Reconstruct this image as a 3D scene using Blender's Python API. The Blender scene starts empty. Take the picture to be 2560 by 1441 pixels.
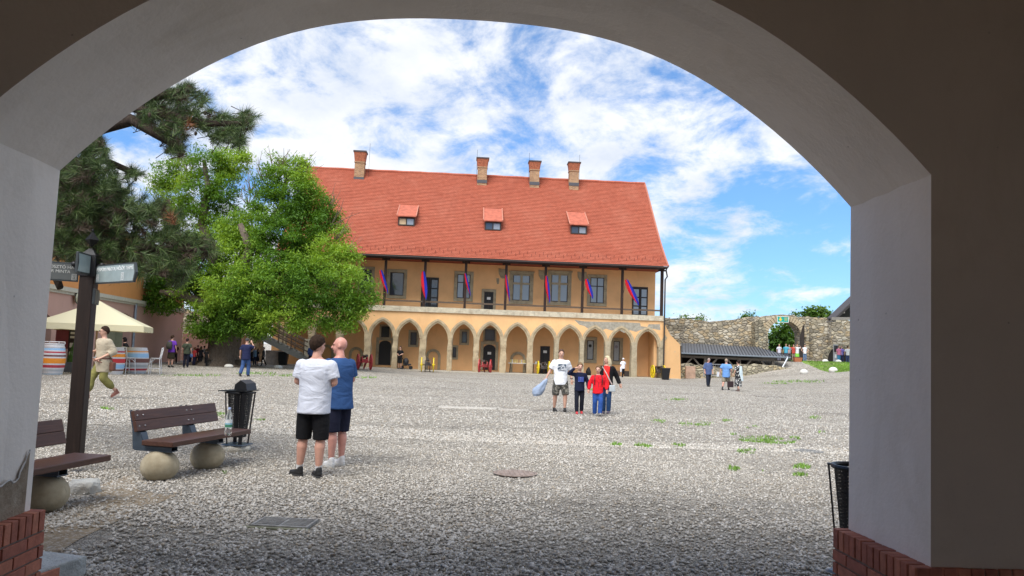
import bpy, bmesh, math, random
import numpy as np
from mathutils import Vector, Matrix, noise
random.seed(7); rng = np.random.default_rng(7)
C = bpy.context.scene.collection
SC = bpy.context.scene
R = math.radians
PI = math.pi
# ---------------------------------------------------------------- camera
FPX, CAMH, PITCH, ROLL = 1900.0, 1.65, math.atan(159.5/1900.0), math.atan(0.035)
_f = Vector((0, math.cos(PITCH), math.sin(PITCH)))
_r0 = Vector((1, 0, 0)); _u0 = Vector((0, -math.sin(PITCH), math.cos(PITCH)))
_R = _r0*math.cos(ROLL) + _u0*math.sin(ROLL)
_U = -_r0*math.sin(ROLL) + _u0*math.cos(ROLL)
CAM = Vector((0, 0, CAMH))
cd = bpy.data.cameras.new('camera'); cam = bpy.data.objects.new('camera', cd); C.objects.link(cam)
cd.sensor_width = 36; cd.lens = FPX/2560*36; cd.clip_start = .05; cd.clip_end = 6000
m = Matrix.Identity(4)
for i in range(3):
    m[i][0] = _R[i]; m[i][1] = _U[i]; m[i][2] = -_f[i]; m[i][3] = CAM[i]
cam.matrix_world = m
SC.camera = cam
# ---------------------------------------------------------------- light
SUN_EL, SUN_AZ = R(56), R(205)        # azimuth measured from +Y clockwise
sd = Vector((math.sin(SUN_AZ)*math.cos(SUN_EL), math.cos(SUN_AZ)*math.cos(SUN_EL), math.sin(SUN_EL)))
sl = bpy.data.lights.new('sun', 'SUN'); sl.energy = 2.8; sl.angle = R(45); sl.color = (1, .95, .87)
so = bpy.data.objects.new('sun', sl); C.objects.link(so)
so.rotation_euler = sd.to_track_quat('Z', 'Y').to_euler(); so.location = (0, 0, 60)
SC.view_settings.view_transform = 'Standard'; SC.view_settings.look = 'None'
SC.view_settings.gamma = 1; SC.view_settings.use_curve_mapping = False
SC.view_settings.exposure = 0.82
W = bpy.data.worlds.new('World'); SC.world = W; W.use_nodes = True
def world():
    nt = W.node_tree; N = nt.nodes; L = nt.links; N.clear()
    out = N.new('ShaderNodeOutputWorld'); bg = N.new('ShaderNodeBackground')
    sky = N.new('ShaderNodeTexSky'); sky.sky_type = 'NISHITA'; sky.sun_disc = False
    sky.sun_elevation = SUN_EL; sky.sun_rotation = SUN_AZ; sky.air_density = 1.0; sky.dust_density = .4; sky.ozone_density = 2
    tc = N.new('ShaderNodeTexCoord'); sx = N.new('ShaderNodeSeparateXYZ'); L.new(tc.outputs['Generated'], sx.inputs[0])
    def mth(op, a, b=None):
        n = N.new('ShaderNodeMath'); n.operation = op
        for i, v in enumerate((a, b)):
            if v is None: continue
            if isinstance(v, (int, float)): n.inputs[i].default_value = v
            else: L.new(v, n.inputs[i])
        return n.outputs[0]
    z = mth('MAXIMUM', sx.outputs[2], 0.0); zz = mth('ADD', z, .30)
    cx = N.new('ShaderNodeCombineXYZ'); L.new(mth('DIVIDE', sx.outputs[0], zz), cx.inputs[0]); L.new(mth('DIVIDE', sx.outputs[1], zz), cx.inputs[1])
    def nz(scale, det, rough, off, dist=0.0):
        mp = N.new('ShaderNodeMapping'); mp.inputs['Location'].default_value = off; mp.inputs['Rotation'].default_value = (0, 0, .5)
        mp.inputs['Scale'].default_value = (1.15, 1, 1)
        L.new(cx.outputs[0], mp.inputs[0]); n = N.new('ShaderNodeTexNoise'); n.inputs['Scale'].default_value = scale
        n.inputs['Detail'].default_value = det; n.inputs['Roughness'].default_value = rough; n.inputs['Distortion'].default_value = dist
        L.new(mp.outputs[0], n.inputs['Vector']); return n.outputs['Fac']
    big = nz(1.1, 3, .5, (2.3, .9, 0)); fine = nz(5.0, 11, .64, (4.1, 2.2, 0), .25)
    s = mth('ADD', mth('MULTIPLY', big, .42), mth('MULTIPLY', fine, .58))
    # open blue towards the lower right of the view, dense cloud to the left and overhead
    lowr = mth('MULTIPLY', mth('SUBTRACT', .26, z), mth('ADD', mth('MULTIPLY', sx.outputs[0], .55), .03))
    s = mth('SUBTRACT', s, mth('MAXIMUM', lowr, -.03))
    rp = N.new('ShaderNodeValToRGB'); rp.color_ramp.elements[0].position = .40; rp.color_ramp.elements[1].position = .56; rp.color_ramp.elements[0].color = (.05, .05, .05, 1)
    rp.color_ramp.interpolation = 'EASE'; L.new(s, rp.inputs[0])
    sh = nz(3.2, 8, .6, (7.7, 3.1, 0))
    cr = N.new('ShaderNodeValToRGB'); cr.color_ramp.elements[0].position = .35; cr.color_ramp.elements[1].position = .6
    cr.color_ramp.elements[0].color = (4.5, 4.9, 5.6, 1); cr.color_ramp.elements[1].color = (6.1, 6.2, 6.4, 1); L.new(sh, cr.inputs[0])
    hs = N.new('ShaderNodeMix'); hs.data_type = 'RGBA'; hs.blend_type = 'MULTIPLY'; hs.inputs[0].default_value = 1
    L.new(sky.outputs[0], hs.inputs[6]); tr = N.new('ShaderNodeValToRGB'); tr.color_ramp.elements[0].color = (.46, .70, 1.08, 1); tr.color_ramp.elements[1].color = (.50, .84, 1.12, 1); tr.color_ramp.elements[1].position = .4
    L.new(z, tr.inputs[0]); L.new(tr.outputs[0], hs.inputs[7])
    mx = N.new('ShaderNodeMix'); mx.data_type = 'RGBA'
    L.new(rp.outputs[0], mx.inputs[0]); L.new(hs.outputs[2], mx.inputs[6]); L.new(cr.outputs[0], mx.inputs[7])
    L.new(mx.outputs[2], bg.inputs[0]); bg.inputs[1].default_value = .1; L.new(bg.outputs[0], out.inputs[0])
world()
# ---------------------------------------------------------------- pixel rays of the photograph -> points of the place
def ray(px, py): return _f + _R*((px-1280)/FPX) + _U*((720.5-py)/FPX)
def at(px, py, Y):
    d = ray(px, py); return CAM + d*(Y/d.y)
def sm(t): t = min(1, max(0, t)); return t*t*(3-2*t)
def gh(x, y):
    z = .15*sm((-5-x)/5)*sm((y-9)/8)
    dx = max(0, x-13.5); z += (.04*dx+.0045*dx*dx)*sm((y-32)/22)
    z += 1.3*sm((y-58)/9)*sm((x-18)/4)
    return min(z, 1.65)
def gp(px, py):
    d = ray(px, py); t = 5
    if d.z > -1e-4: d = Vector((d.x, d.y, -1e-4))
    z = 0
    for _ in range(30):
        t = (z-CAMH)/d.z; p = CAM+d*t; z = .5*z+.5*gh(p.x, p.y)
    return Vector((p.x, p.y, gh(p.x, p.y)))
# ---------------------------------------------------------------- objects
def prop(o, label=None, cat=None, group=None, kind=None):
    for k, v in (('label', label), ('category', cat), ('group', group), ('kind', kind)):
        if v: o[k] = v
    return o
def empty(name, loc=(0, 0, 0), rz=0, label=None, cat=None, group=None, kind=None):
    o = bpy.data.objects.new(name, None); C.objects.link(o); o.empty_display_size = .2
    o.location = loc; o.rotation_euler = (0, 0, rz); return prop(o, label, cat, group, kind)
def dup(o, parent=None, loc=None, rz=None, label=None, group=None):
    c = o.copy(); C.objects.link(c); c.parent = parent
    if loc is not None: c.location = loc
    if rz is not None: c.rotation_euler = (0, 0, rz)
    if label: c['label'] = label
    if group: c['group'] = group
    for ch in list(o.children): dup(ch, c)
    return c
class MB:
    def __init__(s): s.v = []; s.f = []; s.m = []; s.mi = 0
    def add(s, vs, fs):
        b = len(s.v); s.v += [tuple(v) for v in vs]
        for f in fs: s.f.append(tuple(b+i for i in f)); s.m.append(s.mi)
        return s
    def box(s, x0, x1, y0, y1, z0, z1):
        return s.add([(x0,y0,z0),(x1,y0,z0),(x1,y1,z0),(x0,y1,z0),(x0,y0,z1),(x1,y0,z1),(x1,y1,z1),(x0,y1,z1)],
                     [(0,3,2,1),(4,5,6,7),(0,1,5,4),(1,2,6,5),(2,3,7,6),(3,0,4,7)])
    def beam(s, a, b, w, h, up=(0, 0, 1)):
        a = Vector(a); b = Vector(b); d = (b-a).normalized(); u = Vector(up)
        if abs(d.dot(u)) > .98: u = Vector((0, 1, 0))
        x = d.cross(u).normalized()*w/2; y = x.normalized().cross(d).normalized()*h/2
        return s.add([a-x-y, a+x-y, a+x+y, a-x+y, b-x-y, b+x-y, b+x+y, b-x+y],
                     [(0,3,2,1),(4,5,6,7),(0,1,5,4),(1,2,6,5),(2,3,7,6),(3,0,4,7)])
    def tube(s, pts, rad, n=10, cap=True, sq=1.0):
        pts = [Vector(p) for p in pts]
        if isinstance(rad, (int, float)): rad = [rad]*len(pts)
        vs = []; px = None
        for i, p in enumerate(pts):
            d = (pts[min(i+1, len(pts)-1)]-pts[max(i-1, 0)])
            d = d.normalized() if d.length > 1e-7 else Vector((0, 0, 1))
            if px is None:
                a = Vector((1, 0, 0)) if abs(d.x) < .9 else Vector((0, 1, 0))
                px = (a-d*a.dot(d)).normalized()
            else:
                px = (px-d*px.dot(d)); px = px.normalized() if px.length > 1e-6 else d.orthogonal().normalized()
            py = d.cross(px)
            for k in range(n):
                t = 2*PI*k/n; vs.append(p+(px*math.cos(t)+py*math.sin(t)*sq)*rad[i])
        fs = []
        for i in range(len(pts)-1):
            for k in range(n):
                a = i*n+k; b = i*n+(k+1) % n; fs.append((a, b, b+n, a+n))
        if cap: fs += [tuple(range(n-1, -1, -1)), tuple(range((len(pts)-1)*n, len(pts)*n))]
        return s.add(vs, fs)
    def capsule(s, a, b, ra, rb, n=12):
        a = Vector(a); b = Vector(b); d = (b-a).normalized()
        pts = []; rs = []
        for t in (-1, -.87, -.5, 0): pts.append(a+d*ra*t); rs.append(max(.02*ra, ra*math.sqrt(max(0, 1-t*t))))
        for t in (0, .5, .87, 1): pts.append(b+d*rb*t); rs.append(max(.02*rb, rb*math.sqrt(max(0, 1-t*t))))
        return s.tube(pts, rs, n)
    def ell(s, c, r, rot=None, n=16, k=10):
        M = rot.to_3x3() if rot else Matrix.Identity(3); c = Vector(c); vs = []; fs = []
        for i in range(1, k):
            t = PI*i/k
            for j in range(n):
                p = 2*PI*j/n
                vs.append(c+M@Vector((r[0]*math.sin(t)*math.cos(p), r[1]*math.sin(t)*math.sin(p), r[2]*math.cos(t))))
        vs.append(c+M@Vector((0, 0, r[2]))); vs.append(c+M@Vector((0, 0, -r[2]))); T = (k-1)*n
        for i in range(k-2):
            for j in range(n):
                a = i*n+j; b = i*n+(j+1) % n; fs.append((a, a+n, b+n, b))
        for j in range(n):
            fs.append((T, j, (j+1) % n)); a = (k-2)*n; fs.append((T+1, a+(j+1) % n, a+j))
        return s.add(vs, fs)
    def loft(s, rings, n=20, p=2.3):
        # rings: (cx, cy, cz, rx, ry); superellipse sections
        vs = []
        for cx, cy, cz, rx, ry in rings:
            for k in range(n):
                t = 2*PI*k/n; c = math.cos(t); q = math.sin(t)
                vs.append((cx+rx*math.copysign(abs(c)**(2/p), c), cy+ry*math.copysign(abs(q)**(2/p), q), cz))
        fs = []
        for i in range(len(rings)-1):
            for k in range(n):
                a = i*n+k; b = i*n+(k+1) % n; fs.append((a, b, b+n, a+n))
        fs += [tuple(range(n-1, -1, -1)), tuple(range((len(rings)-1)*n, len(rings)*n))]
        return s.add(vs, fs)
    def lathe(s, prof, c=(0, 0, 0), n=24, cap=True):
        vs = []
        for r, z in prof:
            for k in range(n):
                t = 2*PI*k/n; vs.append((c[0]+r*math.cos(t), c[1]+r*math.sin(t), c[2]+z))
        fs = []
        for i in range(len(prof)-1):
            for k in range(n):
                a = i*n+k; b = i*n+(k+1) % n; fs.append((a, b, b+n, a+n))
        if cap: fs += [tuple(range(n-1, -1, -1)), tuple(range((len(prof)-1)*n, len(prof)*n))]
        return s.add(vs, fs)
    def prism(s, pts, y0, y1):
        # outline in (x, z), extruded in y
        n = len(pts); vs = [(x, y0, z) for x, z in pts]+[(x, y1, z) for x, z in pts]
        fs = [tuple(range(n)), tuple(range(2*n-1, n-1, -1))]
        fs += [(i, i+n, (i+1) % n+n, (i+1) % n) for i in range(n)]
        return s.add(vs, fs)
    def build(s, name, mats, parent=None, smooth=False, bevel=0, loc=None, rz=None, fix=True):
        me = bpy.data.meshes.new(name); me.from_pydata(s.v, [], s.f)
        if not isinstance(mats, (list, tuple)): mats = [mats]
        for q in mats: me.materials.append(q)
        if len(mats) > 1: me.polygons.foreach_set('material_index', s.m)
        if fix:
            bm = bmesh.new(); bm.from_mesh(me); bmesh.ops.recalc_face_normals(bm, faces=bm.faces); bm.to_mesh(me); bm.free()
        if smooth: me.polygons.foreach_set('use_smooth', [True]*len(me.polygons))
        me.update()
        o = bpy.data.objects.new(name, me); C.objects.link(o)
        if parent: o.parent = parent
        if loc is not None: o.location = loc
        if rz is not None: o.rotation_euler = (0, 0, rz)
        if bevel:
            b = o.modifiers.new('bevel', 'BEVEL'); b.width = bevel; b.segments = 2; b.limit_method = 'ANGLE'
        return o
# ---------------------------------------------------------------- materials
def s2l(c): return tuple((x/12.92 if x <= .04045 else ((x+.055)/1.055)**2.4) for x in c)
class NT:
    def __init__(s, name):
        s.m = bpy.data.materials.new(name); s.m.use_nodes = True; s.t = s.m.node_tree; s.N = s.t.nodes; s.L = s.t.links
        s.b = s.N['Principled BSDF']; s.out = s.N['Material Output']; s.tc = s.N.new('ShaderNodeTexCoord')
    def vec(s, scale=(1, 1, 1), rot=(0, 0, 0), src='Object'):
        mp = s.N.new('ShaderNodeMapping'); mp.inputs['Scale'].default_value = scale; mp.inputs['Rotation'].default_value = rot
        s.L.new(s.tc.outputs[src], mp.inputs[0]); return mp.outputs[0]
    def noise(s, scale, det=4, rough=.55, v=None, dist=0):
        n = s.N.new('ShaderNodeTexNoise'); n.inputs['Scale'].default_value = scale; n.inputs['Detail'].default_value = det
        n.inputs['Roughness'].default_value = rough; n.inputs['Distortion'].default_value = dist
        s.L.new(v or s.vec(), n.inputs['Vector']); return n.outputs['Fac']
    def vor(s, scale, feat='F1', v=None, out='Distance', rnd=1):
        n = s.N.new('ShaderNodeTexVoronoi'); n.feature = feat; n.inputs['Scale'].default_value = scale; n.inputs['Randomness'].default_value = rnd
        s.L.new(v or s.vec(), n.inputs['Vector']); return n.outputs[out]
    def ramp(s, fac, stops, interp='LINEAR'):
        r = s.N.new('ShaderNodeValToRGB'); e = r.color_ramp; e.interpolation = interp
        while len(e.elements) < len(stops): e.elements.new(.5)
        for q, (p, c) in zip(e.elements, stops):
            q.position = p; q.color = (c if len(c) == 4 else (*c, 1)) if not isinstance(c, (int, float)) else (c, c, c, 1)
        s.L.new(fac, r.inputs[0]); return r.outputs[0]
    def mix(s, fac, a, b, mode='MIX'):
        n = s.N.new('ShaderNodeMix'); n.data_type = 'RGBA'; n.blend_type = mode
        for i, v in ((0, fac), (6, a), (7, b)):
            if isinstance(v, (int, float)): n.inputs[i].default_value = v if i == 0 else (v, v, v, 1)
            elif isinstance(v, (tuple, list)): n.inputs[i].default_value = (*v[:3], 1)
            else: s.L.new(v, n.inputs[i])
        return n.outputs[2]
    def math(s, op, a, b=None):
        n = s.N.new('ShaderNodeMath'); n.operation = op
        for i, v in enumerate((a, b)):
            if v is None: continue
            if isinstance(v, (int, float)): n.inputs[i].default_value = v
            else: s.L.new(v, n.inputs[i])
        return n.outputs[0]
    def bump(s, h, strength=.5, dist=.02, prev=None):
        n = s.N.new('ShaderNodeBump'); n.inputs['Strength'].default_value = strength; n.inputs['Distance'].default_value = dist
        s.L.new(h, n.inputs['Height'])
        if prev is not None: s.L.new(prev, n.inputs['Normal'])
        s.L.new(n.outputs[0], s.b.inputs['Normal']); return n.outputs[0]
    def col(s, c):
        if isinstance(c, (tuple, list)): s.b.inputs['Base Color'].default_value = (*c[:3], 1)
        else: s.L.new(c, s.b.inputs['Base Color'])
        return s
    def set(s, rough=.8, metal=0, spec=None):
        s.b.inputs['Roughness'].default_value = rough; s.b.inputs['Metallic'].default_value = metal
        if spec is not None: s.b.inputs['Specular IOR Level'].default_value = spec
        return s
_mc = {}
def plain(c, rough=.8, metal=0, var=.12, scale=6, bump=.0, bscale=40, spec=None, name='mat'):
    key = (c, rough, metal, var, scale, bump, bscale)
    if key in _mc: return _mc[key]
    t = NT(name).set(rough, metal, spec); n = t.noise(scale, 5, .6)
    lo = tuple(x*(1-var) for x in c); hi = tuple(min(1, x*(1+var)) for x in c)
    t.col(t.ramp(n, [(.3, lo), (.7, hi)]))
    if bump: t.bump(t.noise(bscale, 4, .6), bump, .01)
    _mc[key] = t.m; return t.m
def fabric(c, rough=.9, name='cloth', fold=.5):
    key = ('f', c, fold)
    if key in _mc: return _mc[key]
    t = NT(name).set(rough, 0, .15); n = t.noise(5, 4, .6)
    t.col(t.ramp(n, [(.3, tuple(x*.88 for x in c)), (.7, tuple(min(1, x*1.08) for x in c))]))
    w = t.noise(3.4, 3, .45, t.vec((1, 1, 1.9), (.5, .3, 0)), 1.6); b = t.bump(w, fold*.8, .07); t.bump(t.noise(300, 2), .1, .002, b)
    _mc[key] = t.m; return t.m
def plaster(c, var=.06, name='plaster', stain=None, grain=60, grainb=.25, marks=False):
    t = NT(name).set(.92, 0, .2)
    n = t.noise(.7, 6, .6); col = t.ramp(n, [(.3, tuple(x*(1-var) for x in c)), (.7, tuple(min(1, x*(1+var)) for x in c))])
    st = t.noise(2.2, 6, .65, t.vec((1, 1, .25)))
    col = t.mix(t.ramp(st, [(.55, 0.0), (.75, .35)]), col, tuple(x*.78 for x in c))
    if marks:
        dt = t.ramp(t.vor(7, 'F1'), [(.03, .6), (.06, 0.0)]); dt = t.math('MULTIPLY', dt, t.ramp(t.noise(1.7, 3), [(.5, 0.0), (.58, 1.0)]))
        col = t.mix(dt, col, tuple(x*.4 for x in c))
        sc = t.noise(1.3, 7, .72, t.vec((1, 1, .5)), 1.2); col = t.mix(t.ramp(sc, [(.52, 0.0), (.72, .32)]), col, (c[0]*.72, c[1]*.68, c[2]*.60))
    if stain: col = t.mix(t.ramp(t.noise(3.5, 7, .7), [(.6, 0.0), (.66, .5)]), col, stain)
    t.col(col); b = t.bump(t.noise(1.6, 3), .25, .05); t.bump(t.noise(grain, 4), grainb, .006, b); return t.m
def rubble(cols, scale=2.2, joint=(.25, .22, .17), name='rubble_stone', zs=1.7, jw=.06, bd=.08):
    t = NT(name).set(.95, 0, .15); v = t.vec((1, 1, zs))
    wn = t.N.new('ShaderNodeTexNoise'); wn.inputs['Scale'].default_value = 3; t.L.new(v, wn.inputs['Vector'])
    va = t.N.new('ShaderNodeVectorMath'); va.operation = 'MULTIPLY_ADD'; va.inputs[1].default_value = (.22,)*3
    t.L.new(wn.outputs['Color'], va.inputs[0]); t.L.new(v, va.inputs[2]); v = va.outputs[0]
    cell = t.vor(scale, 'F1', v, 'Color', .85); sp = t.N.new('ShaderNodeSeparateColor'); t.L.new(cell, sp.inputs[0])
    k = len(cols); c = t.ramp(sp.outputs[0], [(i/k, q) for i, q in enumerate(cols)], 'CONSTANT')
    c = t.mix(.6, c, t.ramp(t.noise(9, 6, .7), [(.3, .45), (.7, 1.35)]), 'MULTIPLY')
    e = t.vor(scale, 'DISTANCE_TO_EDGE', v, 'Distance', .85)
    jm = t.ramp(e, [(0, 0.0), (jw, 1.0)])
    c = t.mix(jm, joint, c)
    c = t.mix(t.ramp(t.noise(.5, 5, .6), [(.5, 0.0), (.75, .5)]), c, (.13, .12, .09))
    t.col(c); b = t.bump(t.ramp(e, [(0, 0.0), (.16, 1.0)]), .9, bd); t.bump(t.noise(14, 5, .6), .5, .03, b); return t.m
def wood(c, rough=.6, name='wood', scale=(1, 1, 1), ax=0):
    t = NT(name).set(rough, 0, .35); sc = [14, 14, 14]; sc[ax] = 1.2
    n = t.noise(2.2, 6, .65, t.vec(tuple(sc)), .6)
    t.col(t.ramp(n, [(.25, tuple(x*.6 for x in c)), (.55, c), (.8, tuple(min(1, x*1.5) for x in c))]))
    t.bump(n, .35, .008); return t.m
def glass_dark(c=(.02, .025, .03), name='window_glass', rough=.05):
    t = NT(name).set(rough, 0, .9); t.col(c); t.bump(t.noise(2.5, 2), .05, .02); return t.m
SKIN = plain((.57, .33, .24), .55, var=.1, scale=9, name='skin'); SKIN2 = plain((.58, .31, .23), .55, var=.1, scale=9, name='skin')
EYE = plain((.02, .015, .012), .3, name='eye'); LIP = plain((.36, .13, .11), .5, name='lip')
IRON = plain((.018, .018, .02), .45, .3, name='black_iron', bump=.1)
STONE = None
# ================================================================ THE GATE PASSAGE (camera stands inside)
BETA = R(3.0)
gate = empty('gate_building', (0, 0, 0), 0, 'whitewashed gatehouse wall with a wide low arch over a red brick plinth framing the view', 'gatehouse')
def bT(px, py, d):
    # intersect photo ray with plane parallel to the arch face, d metres behind its courtyard face; returns local (s, z)
    u = Vector((math.cos(BETA), math.sin(BETA), 0)); v = Vector((-math.sin(BETA), math.cos(BETA), 0)); O = Vector((0, 4.96, 0))
    r = ray(px, py); t = ((O+v*d-CAM).dot(v))/r.dot(v); P = CAM+r*t-O; return P.dot(u), P.z
gate.location = (0, 4.96, 0); gate.rotation_euler = (0, 0, BETA)
TH = .87
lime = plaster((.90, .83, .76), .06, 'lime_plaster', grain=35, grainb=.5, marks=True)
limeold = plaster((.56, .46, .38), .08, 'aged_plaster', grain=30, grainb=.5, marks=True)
def circle_arc(xl, xr, zs, crown, n=48, p=2.25):
    cx = (xl+xr)/2; a = (xr-xl)/2; h = crown-zs; Rr = (a*a+h*h)/(2*h); out = []
    for i in range(n+1):
        x = xl+(xr-xl)*i/n; z = zs+math.sqrt(max(0, Rr*Rr-(x-cx)**2))-(Rr-h)
        z += .05*math.sin(PI*2*abs(x-cx)/a*.5)**2      # a little fuller in the haunches
        out.append((x, z))
    return out
XL, XR = bT(150, 425, 0)[0], bT(2127, 520, 0)[0]
ZS = (bT(150, 425, 0)[1]+bT(2127, 520, 0)[1])/2; CR = bT(1080, 45, 0)[1]
XLb, XRb = bT(75, 1270, 0)[0], bT(2119, 1327, 0)[0]
PLZ = (bT(75, 1270, 0)[1]+bT(2119, 1327, 0)[1])/2
arc = circle_arc(XL, XR, ZS, CR)
arcn = circle_arc(XL-.04, XR+.02, ZS+.02, CR+.03)
def ring_wall():
    # wall with the arch cut out: front (courtyard, y=0) and back (passage, y=-TH) faces plus reveal
    W0, W1, TOP = -9.5, 9.0, 5.3
    f = MB()
    def hole(a, xlb, xrb, y):
        return [(xlb, y, -.1)]+[(xlb+(a[0][0]-xlb)*t, y, -.1+(a[0][1]+.1)*t) for t in (.25, .5, .75)]+[(x, y, z) for x, z in a]+\
               [(a[-1][0]+(xrb-a[-1][0])*t, y, a[-1][1]+(-.1-a[-1][1])*t) for t in (.25, .5, .75)]+[(xrb, y, -.1)]
    hf = hole(arc, XLb, XRb, 0.0); hb = hole(arcn, XLb-.02, XRb+.01, -TH)
    n = len(hf)
    for h, y in ((hf, 0.0), (hb, -TH)):
        top = []
        for i, p in enumerate(h):
            if i <= 3: q = (W0, y, p[2])
            elif i >= n-4: q = (W1, y, p[2])
            else:
                t = (i-4)/(n-9); q = (W0+(W1-W0)*t, y, TOP)
            top.append(q)
        b = len(f.v); f.v += h+top
        for i in range(n-1):
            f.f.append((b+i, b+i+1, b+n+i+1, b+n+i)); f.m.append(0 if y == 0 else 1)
    # reveal, subdivided in depth with slight unevenness
    K = 6; b = len(f.v)
    for k in range(K+1):
        t = k/K
        for i in range(n):
            a, c = Vector(hf[i]), Vector(hb[i]); p = a.lerp(c, t)
            if 0 < k < K: p += Vector((noise.noise((p.x*1.1, p.z*1.3, k*.7)), 0, noise.noise((p.z*1.2, p.x, 5+k)))) * .012
            f.v.append(tuple(p))
    for k in range(K):
        for i in range(n-1):
            a = b+k*n+i; f.f.append((a, a+1, a+n+1, a+n)); f.m.append(0)
    return f
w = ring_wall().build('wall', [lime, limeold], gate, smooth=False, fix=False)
for p in w.data.polygons: p.use_smooth = False
# passage shell behind the camera
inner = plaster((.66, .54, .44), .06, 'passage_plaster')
sh = MB(); sh.mi = 0
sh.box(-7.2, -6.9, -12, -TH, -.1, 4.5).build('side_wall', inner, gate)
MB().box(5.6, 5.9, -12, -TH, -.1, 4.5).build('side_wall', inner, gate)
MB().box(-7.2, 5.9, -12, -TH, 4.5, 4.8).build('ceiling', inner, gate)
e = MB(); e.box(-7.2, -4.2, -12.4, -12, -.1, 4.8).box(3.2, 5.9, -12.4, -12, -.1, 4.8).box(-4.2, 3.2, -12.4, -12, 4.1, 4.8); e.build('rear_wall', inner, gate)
MB().box(-9.5, 9.0, -12.4, -TH-.01, 4.81, 5.3).build('unseen_sky_blocker', lime, gate)  # unseen mass over the passage, added to keep sky light off the foreground
rf = MB(); rf.prism([(-9.9, 5.31), (9.4, 5.31), (9.4, 5.4), (-9.9, 5.4)], -12.6, .2); rf.build('roof', plain((.35, .1, .06), .8, name='roof_tile'), gate)
# brick plinth: real bricks
brickc = [plain(c, .85, var=.22, scale=14, bump=.4, bscale=60, name='brick') for c in ((.40, .135, .085), (.46, .17, .105), (.35, .12, .08))]
mort = plain((.22, .175, .145), .95, var=.2, bump=.4, name='mortar')
def plinth(x_in, sgn, name):
    # plinth of the jamb whose reveal face is at x_in; sgn=+1: jamb extends to +x
    t = .085; b = MB(); pr = .0
    y0, y1 = -TH-.03, .03
    core = MB(); xf = x_in-sgn*(t-.012)
    X0, X1 = sorted((xf, x_in+sgn*.3)); core.box(X0, X1, y0+.012, y1-.012, -.1, PLZ-.006)
    co = core.build(name, mort, gate)
    def brick(bx0, bx1, by0, by1, bz0, bz1):
        b.mi = random.randrange(3); j = lambda a: a+random.uniform(-.003, .003)
        X = sorted((bx0, bx1)); b.box(j(X[0]), j(X[1]), by0, by1, bz0, bz1)
    xa, xb = x_in-sgn*t, x_in-sgn*.0+sgn*.2
    # rowlock course on the reveal face
    n = 13; wy = (y1-y0)/n; jn = .011
    for i in range(n): brick(xa, xb, y0+i*wy+jn/2, y0+(i+1)*wy-jn/2, PLZ-.125, PLZ+random.uniform(-.004, .004))
    z = PLZ-.125-.012; row = 0
    while z > -.1:
        yy = y0-(.13 if row % 2 else 0)
        while yy < y1:
            a, c = max(y0, yy), min(y1, yy+.24)
            if c-a > .03: brick(xa, xb, a, c, z-.068, z)
            yy += .252
        z -= .08; row += 1
    # returns on both wall faces
    for (ya, yb, L) in ((y1-.02, y1, 5.0), (y0, y0+.02, 2.6)):
        nn = int(L/.078)
        for i in range(nn):
            x0 = xa+sgn*(.004 if i == 0 else 0)+sgn*i*.078
            brick(x0+sgn*.004, x0+sgn*.072, ya-.001, yb+.001, PLZ-.126, PLZ-.002)
        z = PLZ-.137; row = 0
        while z > -.1:
            s0 = -.12 if row % 2 else 0
            while s0 < L:
                a = max(.004, s0); c = s0+.24
                brick(xa+sgn*a, xa+sgn*c, ya-.0015, yb+.0015, z-.068, z); s0 += .252
            z -= .08; row += 1
    cx = MB(); Xs = sorted((x_in+sgn*.29, x_in+sgn*5.0)); cx.box(Xs[0], Xs[1], y1-.035, y1-.012, -.1, PLZ-.008).box(Xs[0], Xs[1], y0+.012, y0+.035, -.1, PLZ-.008)
    cx.build('mortar_bed', mort, co)
    o = b.build('brickwork', brickc, co, bevel=.004)
plinth(XLb, -1, 'plinth'); plinth(XRb, 1, 'plinth')
# broken plaster at the left jamb: exposed rough masonry with an irregular edge
def bp(px, py, dx=0):
    # point on left reveal plane x = XLb(ish): intersect ray with plane s = XLb
    u = Vector((math.cos(BETA), math.sin(BETA), 0)); v = Vector((-math.sin(BETA), math.cos(BETA), 0)); O = Vector((0, 4.96, 0))
    s = XLb+.006; r = ray(px, py); t = (s-(CAM-O).dot(u))/r.dot(u); P = CAM+r*t-O; return (P.dot(v), P.z)
def NT2():
    t = NT('bare_masonry').set(.95, 0, .1); n = t.noise(5, 8, .75); t.col(t.ramp(n, [(.3, (.16, .12, .08)), (.48, (.34, .27, .20)), (.6, (.42, .35, .27)), (.72, (.55, .48, .40))])); t.bump(n, 1, .05); return t.m
edge = [(73,1125),(66,1140),(62,1152),(55,1166),(48,1180),(44,1196),(36,1205),(30,1207),(22,1200),(12,1206),(0,1216),(-30,1222),(-60,1235)]
pts = [bp(x, y) for x, y in edge]
mb = MB(); n = len(pts); sc = []
yb = [min(-.002, p[0]) for p in pts]
vs = []
for i, (y, z) in enumerate(pts):
    vs.append((XLb+.012+.006*noise.noise((y*9, z*9, 0)), min(y, -.004), z))
for i, (y, z) in enumerate(pts):
    vs.append((XLb+.010, min(y, -.004), PLZ-.01))
mb.add(vs, [(i, i+1, n+i+1, n+i) for i in range(n-1)])
mb.build('bare_masonry', NT2(), gate, fix=False)
rim = MB()
rim.tube([(XLb+.012, min(y, -.004), z) for y, z in pts], [.003+.004*random.random() for _ in pts], 6)
rim.build('plaster_edge', plain((.62, .6, .58), .9, name='plaster_edge'), gate)
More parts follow.
